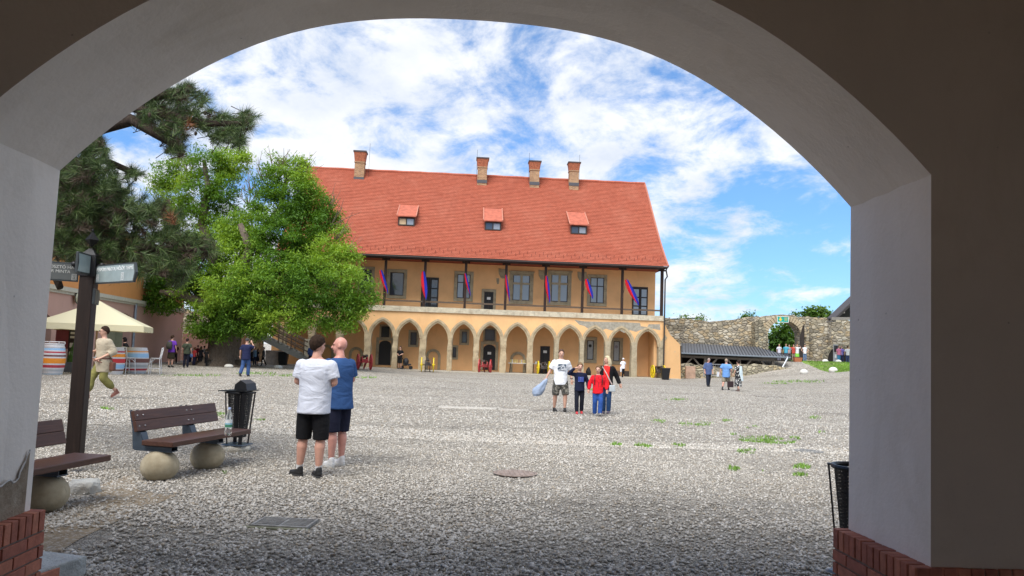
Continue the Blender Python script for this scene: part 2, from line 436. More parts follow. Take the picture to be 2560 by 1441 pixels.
# ================================================================ GROUND
def gravel_mat():
    t = NT('gravel').set(.93, 0, .2); v = t.vec()
    cell = t.vor(42, 'F1', v, 'Color'); sp = t.N.new('ShaderNodeSeparateColor'); t.L.new(cell, sp.inputs[0])
    c = t.ramp(sp.outputs[0], [(0, (.32, .29, .25)), (.3, (.50, .46, .395)), (.6, (.60, .555, .48)), (.85, (.72, .67, .595)), (1, (.54, .46, .36))])
    d = t.vor(42, 'DISTANCE_TO_EDGE', v)
    gap = t.ramp(d, [(0, .38), (.14, .95)]); c = t.mix(1, c, gap, 'MULTIPLY')
    # worn earthy patches and broad tonal drift
    c = t.mix(t.ramp(t.noise(.33, 6, .62, v, .8), [(.55, 0.0), (.72, .4)]), c, (.40, .34, .25))
    c = t.mix(1, c, t.ramp(t.noise(.12, 6, .65, t.vec((1, 2.2, 1))), [(.3, .80), (.7, 1.12)]), 'MULTIPLY')
    c = t.mix(1, c, t.ramp(t.noise(4, 6, .7), [(.25, .75), (.75, 1.2)]), 'MULTIPLY')
    c = t.mix(1, c, t.ramp(t.noise(6.5, 8, .85, t.vec((1, .55, 1))), [(.34, .48), (.5, .98), (.66, 1.3)]), 'MULTIPLY')
    c = t.mix(1, c, t.ramp(t.noise(1, 5, .7, t.vec((.16, 1.7, 1))), [(.35, .86), (.65, 1.10)]), 'MULTIPLY')
    t.col(c); b = t.bump(t.ramp(d, [(0, 0.0), (.3, 1.0)]), 1, .012); t.bump(t.noise(11, 5, .7), .6, .03, b); return t.m
xs = sorted(set([-2500, -900, -300, -140, -90]+list(np.arange(-60, 61, 1.0))+[90, 140, 300, 900, 2500]))
ys = sorted(set([-1500, -300, -60, -20]+list(np.arange(-8, 96, 1.0))+[120, 170, 300, 800, 2500]))
g = MB(); nx = len(xs)
for y in ys:
    for x in xs:
        z = gh(x, y)+(.018*noise.noise((x*.45, y*.45, 0)) if 5 < y < 95 and abs(x) < 60 else 0)
        g.v.append((x, y, z))
for j in range(len(ys)-1):
    for i in range(nx-1):
        a = j*nx+i; g.f.append((a, a+1, a+nx+1, a+nx)); g.m.append(0)
GM = gravel_mat()
prop(g.build('ground', GM, None, smooth=True, fix=False), kind='structure')
# loose stones in the foreground: real chips
def stones(N, ya, yb, ex, ss, dn):
    Y = ya+(yb-ya)*rng.random(N*2)**ex
    X = (rng.random(N*2)*2-1)*(.72*Y+.4)
    keep = rng.random(N*2) < np.clip(Y/dn, .35, 1.0); X = X[keep][:N]; Y = Y[keep][:N]; N = len(X)
    Z = .012*np.sin(X*1.7)*np.cos(Y*1.3)*0
    g0 = gp(712, 1313); g1 = gp(1288, 1186); ok = ~((abs(X-g0.x) < .29) & (abs(Y-g0.y) < .21)) & (np.hypot(X-g1.x, Y-g1.y) > .30); X = X[ok]; Y = Y[ok]
    wr = np.array([noise.noise(Vector((x*.28, y*.55, 4)))+.45*noise.noise(Vector((x*1.1, y*1.6, 9))) for x, y in zip(X, Y)]); e1 = gp(270, 1245); e2 = gp(130, 1350)
    bare = (wr > .22)*.6+(((X-e1.x)/.75)**2+((Y-e1.y)/.45)**2 < 1)*.75+(((X-e2.x)/.45)**2+((Y-e2.y)/.4)**2 < 1)*.75
    ok = rng.random(len(X)) > bare; X = X[ok]; Y = Y[ok]; N = len(X)
    zz = np.array([gh(x, y)+.018*noise.noise((x*.45, y*.45, 0)) for x, y in zip(X, Y)])
    base = np.array([(1,0,0),(0,1,0),(-1,0,0),(0,-1,0),(0,0,1),(0,0,-1)], float)
    tri = np.array([(0,1,4),(1,2,4),(2,3,4),(3,0,4),(1,0,5),(2,1,5),(3,2,5),(0,3,5)])
    sz = (.0085+.0095*rng.random(N)**1.6)*ss*(1+.45*np.clip((10-Y)/4, 0, 1))
    sc = np.stack([sz*(.8+.7*rng.random(N)), sz*(.6+.5*rng.random(N)), sz*(.45+.4*rng.random(N))], 1)
    a = rng.random(N)*6.283; tx = (rng.random(N)-.5)*1.1; ty = (rng.random(N)-.5)*1.1
    V = base[None]*sc[:, None]*(1+.5*(rng.random((N, 6, 1))-.5))
    V += (rng.random((N, 6, 3))-.5)*sz[:, None, None]*.35
    x, y, z = V[..., 0], V[..., 1], V[..., 2]
    y, z = y*np.cos(tx)[:, None]-z*np.sin(tx)[:, None], y*np.sin(tx)[:, None]+z*np.cos(tx)[:, None]
    x, z = x*np.cos(ty)[:, None]-z*np.sin(ty)[:, None], x*np.sin(ty)[:, None]+z*np.cos(ty)[:, None]
    x, y = x*np.cos(a)[:, None]-y*np.sin(a)[:, None], x*np.sin(a)[:, None]+y*np.cos(a)[:, None]
    V = np.stack([x+X[:, None], y+Y[:, None], z+(zz+sz*.45)[:, None]], 2).reshape(-1, 3)
    F = (tri[None]+np.arange(N)[:, None, None]*6).reshape(-1, 3)
    me = bpy.data.meshes.new('loose_gravel'); me.vertices.add(len(V)); me.vertices.foreach_set('co', V.ravel().astype(np.float32))
    me.loops.add(F.size); me.loops.foreach_set('vertex_index', F.ravel().astype(np.int32))
    me.polygons.add(len(F)); me.polygons.foreach_set('loop_start', np.arange(0, F.size, 3, dtype=np.int32))
    me.update(calc_edges=True)
    at_ = me.color_attributes.new('tone', 'FLOAT_COLOR', 'POINT')
    pal = np.array([(.36,.335,.295),(.47,.44,.39),(.56,.525,.47),(.63,.595,.54),(.71,.68,.625),(.50,.43,.34),(.40,.36,.31)])
    c = pal[rng.choice(7, N, p=[.12,.2,.26,.2,.1,.06,.06])]*(1+.16*(rng.random((N, 1))-.5))*.97; c = np.repeat(c, 6, 0)
    at_.data.foreach_set('color', np.concatenate([c, np.ones((len(c), 1))], 1).ravel().astype(np.float32))
    t = NT('gravel_chips').set(.9, 0, .25); q = t.N.new('ShaderNodeAttribute'); q.attribute_name = 'tone'
    t.col(q.outputs['Color'])
    me.materials.append(t.m); o = bpy.data.objects.new('loose_gravel', me); C.objects.link(o)
    prop(o, 'loose grey gravel chips covering the '+('courtyard in front of the arch' if ya < 9 else 'middle of the courtyard'), 'gravel', kind='stuff')
stones(150000, 4.9, 16.0, 1.3, 1.0, 9.0); stones(130000, 14.0, 44.0, 1.5, 1.45, 20.0)
# bare earth at the foot of the left jamb and benches
def sheet(name, px_pts, mat, lift=.006, label=None, cat=None, kind='structure', sub=3, amp=.06):
    P = [gp(x, y) for x, y in px_pts]; c = sum(P, Vector())/len(P); out = []
    for i in range(len(P)):
        a, b = P[i], P[(i+1) % len(P)]
        for k in range(sub):
            q = a.lerp(b, k/sub); q = q+(q-c)*amp*noise.noise(q*3.1); out.append(q)
    rings = [1, .66, .33]; m_ = MB(); n = len(out); vs = []
    for r_ in rings:
        for q in out:
            w_ = c+(q-c)*r_; vs.append((w_.x, w_.y, gh(w_.x, w_.y)+.018*noise.noise((w_.x*.45, w_.y*.45, 0))+lift))
    vs.append((c.x, c.y, gh(c.x, c.y)+lift)); fs = []
    for k in range(2):
        for i in range(n):
            a = k*n+i; b = k*n+(i+1) % n; fs.append((a, b, b+n, a+n))
    for i in range(n): fs.append((2*n+i, 2*n+(i+1) % n, 3*n))
    m_.add(vs, fs); o = m_.build(name, mat, None, smooth=True)
    return prop(o, label, cat, None, kind)
earth = NT('bare_earth').set(.95, 0, .15)
earth.col(earth.mix(earth.ramp(earth.noise(30, 5, .7), [(.5, 0.0), (.62, 1.0)]), earth.ramp(earth.noise(7, 5, .7), [(.3, (.17, .13, .085)), (.7, (.30, .24, .165))]), (.40, .37, .33)))
earth.bump(earth.noise(25, 5, .7), .6, .02)
sheet('earth_patch', [(80,1300),(180,1260),(330,1225),(440,1240),(330,1290),(200,1350),(120,1400),(80,1420)], earth.m, .004)
sheet('earth_patch', [(240,1215),(330,1190),(350,1235),(300,1260),(230,1255)], earth.m, .008)
# grey paved strip in front of the palace arcade
# grass tufts
def grass_tufts():
    spots = [(1740,1062,46,5),(1645,1055,20,4),(1820,1053,16,3),(1905,1100,60,8),(1950,1106,40,6),(1985,1100,16,6),(1693,1115,20,4),(1612,1115,26,5),
             (1540,1112,14,3),(1850,1172,30,8),(1895,1178,14,5),(2005,1170,22,8),(2000,1190,18,5),(547,1036,18,5),(549,1048,16,4),(650,1049,16,3),(268,1022,24,3),
             (1870,1130,30,5),(1840,1090,22,4),(720,940,60,3),(640,935,60,3),(905,945,40,2),(480,940,80,3),(2050,1080,14,3),(560,1182,7,4),(1880,1070,20,3),
             (1690,1000,30,2),(2000,955,70,3),(1935,960,40,2),(2040,1045,20,3),(1480,975,20,2)]
    m_ = MB(); rr = random.Random(3)
    for px, py, rx, ry in spots:
        k = int(26+rx*ry*1.9)
        for _ in range(k):
            a = rr.random()*6.283; q = rr.random()**.6; p = gp(px+rx*q*math.cos(a), py+ry*q*math.sin(a))
            if noise.noise(Vector((p.x*2.6, p.y*2.6, 1))) < -.02: continue
            s = (.024+.032*rr.random())*(1+max(0, p.y-14)*.035); b = rr.random()*6.283; w_ = s*.22
            d = Vector((math.cos(b), math.sin(b), 0)); e_ = Vector((-d.y, d.x, 0)); z0 = Vector((p.x, p.y, p.z-.004))
            m_.add([z0-e_*w_, z0+e_*w_, z0+d*s*.5+Vector((0, 0, s*1.1))], [(0, 1, 2)])
    t = NT('grass').set(.7); t.col(t.ramp(t.noise(9, 4), [(.3, (.09, .20, .02)), (.7, (.22, .40, .05))]))
    prop(m_.build('grass', t.m, None, fix=False), 'patchy green grass tufts growing through the gravel', 'grass', kind='stuff')
grass_tufts()
# drain grate
p0 = gp(712, 1313); gr = empty('drain_grate', (p0.x, p0.y, p0.z), R(-4), 'rusty rectangular iron drain grate set in the gravel near the arch', 'drain grate')
rust = plain((.34, .33, .31), .7, .3, var=.4, scale=20, name='rusty_iron', bump=.3)
b = MB(); L_, W_ = .26, .17
b.box(-L_, L_, -W_, -W_+.02, .0, .03).box(-L_, L_, W_-.02, W_, 0, .03).box(-L_, -L_+.02, -W_+.021, W_-.021, 0, .03).box(L_-.02, L_, -W_+.021, W_-.021, 0, .03)
b.build('frame', rust, gr)
b = MB()
for i in range(8):
    y = -W_+.035+i*.037; b.box(-L_+.021, -.008, y, y+.014, .006, .027); b.box(.008, L_-.021, y, y+.014, .006, .027)
b.box(-.007, .007, -W_+.021, W_-.021, .006, .028); b.build('bars', rust, gr)
MB().box(-L_, L_, -W_, W_, -.002, .004).build('pit', plain((.015, .013, .012), .9, name='dark_pit'), gr)
MB().box(-L_-.05, L_+.03, -W_-.05, -W_-.001, 0, .018).build('concrete_rim', plain((.22, .22, .14), .9, var=.3, name='mossy_concrete'), gr)
def cover(px, py, r, label, square=False, col=(.20, .17, .15), sq=1):
    p = gp(px, py); t = empty('manhole_cover', p, .1, label, 'manhole cover')
    mt = plain(col, .7, .3, var=.3, scale=15, name='cast_iron', bump=.3)
    b = MB()
    if square: b.box(-r, r, -r*sq, r*sq, 0, .014)
    else: b.lathe([(r*.86, 0), (r*.86, .016)], n=32)
    b.build('lid', mt, t)
    b = MB()
    if square: b.box(-r*1.12, -r*1.005, -r*sq, r*sq, 0, .02).box(r*1.005, r*1.12, -r*sq, r*sq, 0, .02)
    else:
        for k in range(32):
            a0, a1 = 2*PI*k/32, 2*PI*(k+1)/32
            b.add([(r*.88*math.cos(a0), r*.88*math.sin(a0), .018), (r*math.cos(a0), r*math.sin(a0), .018), (r*math.cos(a1), r*math.sin(a1), .018), (r*.88*math.cos(a1), r*.88*math.sin(a1), .018)], [(0, 1, 2, 3)])
        for k in range(-3, 4):
            h = math.sqrt(max(0, (.8*r)**2-(k*.11*r/.5)**2)); b.box(k*.22*r-.012, k*.22*r+.012, -h, h, .016, .021)
    b.build('rim', mt, t)
cover(1288, 1186, .30, 'round reddish iron manhole cover in the middle of the gravel', col=(.30, .235, .20))
cover(2022, 1130, .27, 'small grey manhole cover in the gravel close to the right jamb', col=(.22, .22, .21))
cover(1282, 1026, .40, 'flat pale manhole slab in the gravel left of the walking family', True, (.42, .39, .34), .8)
cover(1925, 993, .55, 'dark flat hatch in the gravel right of the woman in the floral dress', True, (.20, .18, .15), .7)
cover(1170, 1021, .75, 'long pale stone slab flush with the gravel left of the manhole slab', True, (.50, .47, .41), .5)
cover(1570, 1002, .8, 'thin weathered slab flush with the gravel behind the woman in red', True, (.36, .33, .28), .35)
# ================================================================ THE PALACE (long arcaded building across the court)
AL = R(3.3); PO = Vector((0, 57, 0))
_u = Vector((math.cos(AL), math.sin(AL), 0)); _v = Vector((-math.sin(AL), math.cos(AL), 0))
def pf(px, py, d=0):
    r = ray(px, py); t = ((PO+_v*d-CAM).dot(_v))/r.dot(_v); P = CAM+r*t-PO; return P.dot(_u), P.z
def pw(s, d, z): return PO+_u*s+_v*d+Vector((0, 0, z))
def rect(x0, y0, x1, y1, d):
    a = pf(x0, (y0+y1)/2, d)[0]; b = pf(x1, (y0+y1)/2, d)[0]; m_ = (x0+x1)/2
    return a, b, pf(m_, y1, d)[1], pf(m_, y0, d)[1]
palace = empty('palace', tuple(PO), AL, 'long ochre palace with a pointed stone arcade, timber gallery and steep red tiled roof', 'palace')
ochre = plaster((.80, .485, .235), .09, 'ochre_plaster', grain=8, marks=True)
ochre_in = plaster((.84, .49, .235), .10, 'ochre_plaster_shade_lift', grain=8)  # lighter copy of the ochre, brightens the shaded gallery walls by colour
def mk_stone(c, name='sandstone', blk=(2.2, 3.2)):
    t = NT(name).set(.93, 0, .15); n = t.noise(3, 6, .7)
    col = t.ramp(n, [(.25, tuple(x*.62 for x in c)), (.5, c), (.75, tuple(min(1, x*1.25) for x in c))])
    col = t.mix(t.ramp(t.noise(1.1, 5, .65), [(.52, 0.0), (.7, .5)]), col, (c[0]*.62, c[1]*.5, c[2]*.42))
    t.col(col); b = t.bump(t.noise(6, 5, .65), .7, .06); t.bump(t.noise(40, 4), .3, .01, b); return t.m
stone = mk_stone((.46, .37, .24)); stone2 = mk_stone((.40, .34, .235), 'grey_sandstone'); stonel = mk_stone((.56, .50, .38), 'pale_stone')
dwood = wood((.035, .017, .011), .55, 'dark_timber', ax=2); gwood = wood((.12, .085, .06), .7, 'weathered_timber', ax=2)
S0 = pf(640, 880)[0]; S1 = pf(1655, 900)[0]
apex_px = [955, 1022, 1093, 1158, 1225, 1293, 1360, 1424, 1487, 1553, 1619]
ax_ = [pf(p, 845)[0] for p in apex_px]; pitch = (ax_[-1]-ax_[0])/10
ctr = [ax_[0]-pitch*k for k in (5, 4, 3, 2, 1)]+ax_
ctr = [ax_[0]-pitch*1.04*k for k in (5, 4, 3, 2, 1)]+ax_
ZAP = pf(1225, 812)[1]; ZSP = pf(1225, 852)[1]; ZTOP = pf(1225, 787)[1]; ZB = -.1; ZSTR = pf(1225, 776)[1]
HA = .80; DW = .55
def arch_pts(xc, a, zs, h, off=0, n=14):
    Rr = (a*a+h*h)/(2*a); cx = Rr-a; out = []
    r_ = Rr+off; th = math.acos(min(1, cx/r_))
    L = [(xc+cx-r_*math.cos(th*i/n), zs+r_*math.sin(th*i/n)) for i in range(n+1)]
    return L+[(2*xc-x, z) for x, z in L[-2::-1]]
fw = MB()
edges = [S0]+[(ctr[i]+ctr[i+1])/2 for i in range(len(ctr)-1)]+[S1]
for i, c in enumerate(ctr):
    A = arch_pts(c, HA, ZSP, ZAP-ZSP)
    x0, x1 = edges[i], edges[i+1]
    pts = [(x0, ZSP)]+A+[(x1, ZSP)]
    vs = [(x, 0, z) for x, z in pts]+[(x, 0, ZTOP) for x, z in pts]; n = len(pts)
    fw.add(vs, [(k, k+1, n+k+1, n+k) for k in range(n-1)])
    vs = [(x, 0, z) for x, z in A]+[(x, DW, z) for x, z in A]; n = len(A)
    fw.add(vs, [(k, k+n, k+n+1, k+1) for k in range(n-1)])
    vs = [(x, DW, z) for x, z in pts]+[(x, DW, ZTOP) for x, z in pts]; n = len(pts)
    fw.add(vs, [(k, n+k, n+k+1, k+1) for k in range(n-1)])
# left flank
xl = pf(668, 880)[0]-.3; pass
fw.build('arcade_wall', ochre, palace, fix=False)
# archivolts
for i, c in enumerate(ctr):
    I_ = arch_pts(c, HA, ZSP, ZAP-ZSP, -.02); O_ = arch_pts(c, HA, ZSP, ZAP-ZSP, .26)
    lo, hi = edges[i]+.012, edges[i+1]-.012
    O_ = [(min(max(x, lo), hi), z) for x, z in O_]
    mb = MB(); n = len(I_); vs = []
    jt = [random.uniform(-.012, .012) for _ in range(n)]
    mid = [((a[0]*.55+b[0]*.45), (a[1]*.55+b[1]*.45)) for a, b in zip(I_, O_)]
    for lst, y in ((O_, .02), (O_, -.07), (mid, -.08), (mid, -.03), (I_, -.02), (I_, .2)):
        vs += [(x+(jt[k] if y == -.07 else 0), y, z) for k, (x, z) in enumerate(lst)]
    mb.add(vs, [(r_*n+k, r_*n+k+1, (r_+1)*n+k+1, (r_+1)*n+k) for r_ in range(5) for k in range(n-1)])
    mb.build('archivolt', stone, palace)
# pillars
rough_i = set(range(0, 11))
for i, xe in enumerate(edges[1:-1]):
    w_ = (ctr[i+1]-ctr[i])/2-HA; mb = MB(); rr = random.Random(i)
    rg = .055 if i < 11 else .008
    nz = 16; vs = []; n = 16
    ztop = ZSP+.26
    for k in range(nz+1):
        z = ZB+(ztop-ZB)*k/nz; t = k/nz
        hw = w_*(1.12 if t < .45 else 1.0)*(1.35 if t > .93 else 1)
        if t > .93: hw = min(hw, w_*1.1)
        for q in range(n):
            a = 2*PI*q/n; cx_ = math.cos(a); sy = math.sin(a)
            x = math.copysign(min(1, abs(cx_)*1.35), cx_)*hw; y = math.copysign(min(1, abs(sy)*1.35), sy)*(DW/2+.07)
            o_ = rg*noise.noise((x*2.3+i*9, y*3, z*2.1))*(1.2 if .4 < t < .98 else .4)
            vs.append((xe+x*(1+o_/max(.1, w_)), DW/2-.02+y*(1+o_/.35), z))
    mb.add(vs, [(k*n+q, k*n+(q+1) % n, (k+1)*n+(q+1) % n, (k+1)*n+q) for k in range(nz) for q in range(n)]+[tuple(range(nz*n, nz*n+n))])
    mb.build('pillar', stone if i < 11 else stone2, palace)
pe = MB(); pe.box(edges[-1]-.28, edges[-1]+.12, -.04, DW, ZB, ZSP+.3); pe.build('pillar', stone2, palace, bevel=.02)
# string course (stone parapet under the gallery), blocks
ZS0, ZS1 = pf(1225, 787)[1], pf(1225, 775)[1]
x = xl; k = 0
mb = MB(); mb2 = MB()
while x < S1+.05:
    L_ = random.uniform(.75, 1.5); x2 = min(S1+.12, x+L_)
    mb.box(x, x2-.015, -.10+random.uniform(-.008, .008), .35, ZS0+.002, ZS1+.03+random.uniform(-.006, .006)); x = x2
mb.box(xl, S1+.11, -.03, .30, ZS0+.012, ZS1)
mb.build('stone_course', stonel, palace)
# gallery floor, back walls
D1 = 2.3
MB().box(xl, S1, .36, D1, ZS0, ZS1+.01).build('gallery_floor', stone2, palace)
ZE = pf(1225, 648, -.7)[1]
bw = MB(); bw.box(xl, S1-.05, D1, D1+.6, ZB, ZE+1.2); bw.build('rear_wall', ochre_in, palace)
bs = MB()
MB().box(S1-.5, S1-.02, .56, D1-.002, ZB, ZS0-.001).build('arcade_end_wall', ochre, palace)
# cracked render patch on the parapet wall at right
crk = [(1436,800),(1462,804),(1500,805),(1560,806),(1600,808),(1602,816),(1618,818),(1622,811),(1650,811),(1651,826),(1630,822),(1618,830),(1606,824),(1590,830),(1575,826),(1560,833),(1545,824),(1530,827),(1515,822),(1500,829),(1488,822),(1475,826),(1462,816),(1448,812)]
mb = MB(); P = [pf(x, y) for x, y in crk]; mb.prism([(a, min(z, ZS0-.002)) for a, z in P], -.006, -.001)
mb.build('bare_render', plain((.34, .31, .25), .95, var=.3, scale=5, bump=.6, bscale=14, name='cement_render'), palace)
# buttress at the right end
bpts = [pf(1657, 800), pf(1662, 812), pf(1676, 838), pf(1700, 862), pf(1702, 948), pf(1655, 948)]
bpts = [(max(a, S1-.02), z) for a, z in bpts]; bpts[0] = (S1-.02, ZS0-.01); bpts[-1] = (S1-.02, ZB); bpts[-2] = (bpts[-2][0], ZB)
MB().prism(bpts, -.02, 1.6).build('buttress', plaster((.66, .40, .19), .08, 'buttress_plaster', stain=(.42, .36, .27), grain=8), palace)
A = arch_pts(ctr[-1]+pitch, HA, ZSP-.1, ZAP-ZSP, 0)[:9]; B_ = arch_pts(ctr[-1]+pitch, HA, ZSP-.1, ZAP-ZSP, .24)[:9]
mb = MB(); vs = []
for l_, y in ((A, -.022), (A, -.07), (B_, -.07), (B_, -.022)): vs += [(x, y, z) for x, z in l_]
mb.add(vs, [(r_*9+k, r_*9+k+1, (r_+1)*9+k+1, (r_+1)*9+k) for r_ in range(3) for k in range(8)])
mb.build('blind_arch', stone2, palace)
# openings -----------------------------------------------------------------
glass = glass_dark((.05, .06, .075)); glassl = glass_dark((.28, .32, .36), 'painted_sky_glass', .12)  # pale panes carry the sky's reflection in their base colour
blackw = plain((.012, .010, .010), .6, name='dark_door', bump=.1); blind = plain((.33, .34, .34), .6, name='window_blind')
dfr = plain((.035, .022, .016), .5, name='dark_frame')
def frame_rect(a0, a1, z0, z1, w_, y0, y1, base=True):
    m_ = MB(); m_.box(a0, a0+w_, y0, y1, z0+(w_ if base else 0), z1-w_).box(a1-w_, a1, y0, y1, z0+(w_ if base else 0), z1-w_).box(a0, a1, y0, y1, z1-w_, z1)
    if base: m_.box(a0, a1, y0, y1, z0, z0+w_)
    return m_
def window(x0, y0, x1, y1, fw_=.24, d=D1, style='cross', g=None, name='window', ornate=False, sm_=None):
    a0, a1, z0, z1 = rect(x0, y0, x1, y1, d); g = g or glass
    w = frame_rect(a0, a1, z0, z1, fw_, d-.07, d-.003).build('window', sm_ or stone2, palace, bevel=.015)
    i0, i1, j0, j1 = a0+fw_+.002, a1-fw_-.002, z0+fw_+.002, z1-fw_-.002
    fr = frame_rect(i0, i1, j0, j1, .055, d-.045, d-.004); mx = (i0+i1)/2
    if style == 'cross':
        zz = j0+(j1-j0)*.66
        fr.box(mx-.04, mx+.04, d-.044, d-.005, j0+.056, j1-.056); fr.box(i0+.056, mx-.042, d-.042, d-.006, zz-.035, zz+.035).box(mx+.042, i1-.056, d-.042, d-.006, zz-.035, zz+.035)
    elif style == 'stonecross':
        zz = j0+(j1-j0)*.66; q = MB()
        q.box(mx-.09, mx+.09, d-.065, d-.004, j0+.01, j1-.01).box(i0+.01, mx-.092, d-.063, d-.005, zz-.08, zz+.08).box(mx+.092, i1-.01, d-.063, d-.005, zz-.08, zz+.08)
        q.build('mullion', sm_ or stone2, w)
    elif style == 'bars':
        for k in range(1, 5): xx = i0+(i1-i0)*k/5; fr.box(xx-.012, xx+.012, d-.03, d-.02, j0+.056, j1-.056)
        for k in range(1, 7): zz = j0+(j1-j0)*k/7; fr.box(i0+.056, i1-.056, d-.032, d-.031, zz-.01, zz+.01)
    fr.build('frame', dfr, w)
    MB().box(i0+.02, i1-.02, d-.02, d-.008, j0+.02, j1-.02).build('pane', g, w)
    if ornate:
        MB().box(a0-.06, a1+.06, d-.13, d-.072, z1-.10, z1+.02).build('cornice', sm_ or stone2, w, bevel=.01)
        MB().box(a0+.10, a1-.10, d-.105, d-.072, z1-.34, z1-.28).build('moulding', sm_ or stone2, w)
    return w
window(893, 667, 936, 735); window(967, 674, 1017, 747, style='plain'); window(1135, 679, 1183, 754, g=glassl)
window(1273, 679, 1333, 761, .28, style='stonecross', g=glassl, ornate=True); window(1369, 678, 1428, 764, .28, style='stonecross', g=glassl, ornate=True)
window(1468, 687, 1517, 766, g=glassl)
for q in ((800, 655, 845, 728), (720, 650, 765, 722)): window(*q)
def door(x0, y0, x1, y1, d=D1, fw_=0, arched=False, panes=False, base=None, sign=False, leaf=None):
    a0, a1, z0, z1 = rect(x0, y0, x1, y1, d)
    if base is not None: z0 = base
    dr = empty('door', (0, 0, 0)); dr.parent = palace
    m_ = MB()
    if arched:
        A = [(a0, z0), (a1, z0)]; h = (z1-z0)-(a1-a0)*.42; n = 12; cx = (a0+a1)/2; rr = (a1-a0)/2
        A += [(cx+rr*math.cos(PI*k/n), z0+h+(z1-z0-h)*math.sin(PI*k/n)**.8) for k in range(n+1)]
        m_.prism(A, d-.03, d-.004)
    else: m_.box(a0, a1, d-.03, d-.004, z0, z1)
    m_.build('leaf', leaf or blackw, dr)
    if not arched:
        f_ = frame_rect(a0, a1, z0, z1, .06, d-.05, d-.031, False)
        f_.box((a0+a1)/2-.02, (a0+a1)/2+.02, d-.05, d-.031, z0, z1-.061); f_.build('frame', dfr, dr)
    if fw_: 
        g_ = frame_rect(a0-fw_, a1+fw_, z0, z1+fw_, fw_-.003, d-.08, d-.005, False); g_.build('stone_surround', stone2, dr, bevel=.015)
    if panes:
        q = MB(); w_ = (a1-a0)/2
        for c_ in (0, 1):
            for r_ in range(3):
                zz = z0+.15+(z1-z0-.3)*r_/3; q.box(a0+.12+c_*w_, a0+w_-.10+c_*w_, d-.036, d-.0305, zz+.06, zz+(z1-z0-.3)/3-.04)
        q.build('pane', glassl if panes == 2 else glass, dr)
    if sign:
        zc = z0+(z1-z0)*sign; xm = (a0+a1)/2
        MB().box(xm-.14, xm+.14, d-.06, d-.051, zc-.1, zc+.1).build('notice', plain((.75, .75, .73), .6, name='paper'), dr)
    return dr
ZF = ZS1+.011
door(1053, 694, 1096, 771, panes=1, base=ZF); door(1210, 730, 1233, 777, fw_=.20, base=ZF, sign=.66); door(1580, 718, 1619, 793, panes=2, base=ZF)
# arcade level: behind the arches
def lower(x0, y0, x1, y1, **k): return window(x0, y0, x1, y1, **k)
door(947, 852, 977, 912, fw_=.22, arched=True, base=.3); lower(949, 812, 978, 848, fw_=.13, style='bars')
lower(1021, 826, 1047, 868, fw_=.16, style='bars'); lower(1149, 824, 1173, 863, fw_=.16, style='bars'); lower(1127, 864, 1145, 899, fw_=.14, style='bars')
door(1208, 862, 1238, 918, fw_=.22, arched=True, base=.2, sign=.66); lower(1208, 820, 1241, 856, fw_=.12, style='bars')
door(1350, 866, 1374, 930, base=.02, sign=.8)
for (q, em) in (((1459, 843, 1492, 908), (.02, .02, .02)), ((1525, 845, 1557, 912), (.22, .19, .22))):
    w = window(*q, fw_=.26, style='plain', g=blind); a0, a1, z0, z1 = rect(*q, D1)
    m_ = MB(); n = 20; cx, cz, r_ = (a0+a1)/2-.02, z0+(z1-z0)*.66, .125
    m_.prism([(cx+r_*math.cos(2*PI*k/n), cz+r_*math.sin(2*PI*k/n)) for k in range(n)], D1-.026, D1-.021); m_.build('emblem', plain(em, .7, name='emblem'), w)
for q in ((1064, 873, 1101, 930), (872, 868, 908, 922), (1275, 880, 1314, 934), (798, 862, 835, 918)):
    a0, a1, z0, z1 = rect(*q, D1); cx = (a0+a1)/2; hw = (a1-a0)/2; n = 16; zc = z1-hw
    o_ = [(a0, ZB)]+[(cx-hw*math.cos(PI*k/n), zc+hw*math.sin(PI*k/n)) for k in range(n+1)]+[(a1, ZB)]
    i_ = [(a0+.2, ZB)]+[(cx-(hw-.2)*math.cos(PI*k/n), zc+(hw-.2)*math.sin(PI*k/n)) for k in range(n+1)]+[(a1-.2, ZB)]
    m_ = MB(); n = len(o_); vs = []
    for l_, y in ((o_, D1-.003), (o_, D1-.09), (i_, D1-.09), (i_, D1-.003)): vs += [(x, y, z) for x, z in l_]
    m_.add(vs, [(r_*n+k, r_*n+k+1, (r_+1)*n+k+1, (r_+1)*n+k) for r_ in range(3) for k in range(n-1)]); m_.build('blind_arch', stone2, palace)
# old stone fragments in the gallery wall
for q in ((1246, 672, 1270, 697), (1346, 675, 1366, 700), (1443, 680, 1467, 704), (1241, 696, 1248, 711)):
    a0, a1, z0, z1 = rect(*q, D1); w_ = a1-a0; h = z1-z0
    MB().prism([(a0, z1), (a0+w_*.05, z0+h*.45), (a0+w_*.25, z0+h*.1), (a0+w_*.4, z0), (a1-w_*.1, z0+h*.05), (a1, z0+h*.5), (a1-w_*.05, z1), (a0+w_*.4, z1-h*.05)], D1-.06, D1-.003).build('stone_fragment', stone2, palace, bevel=.02)
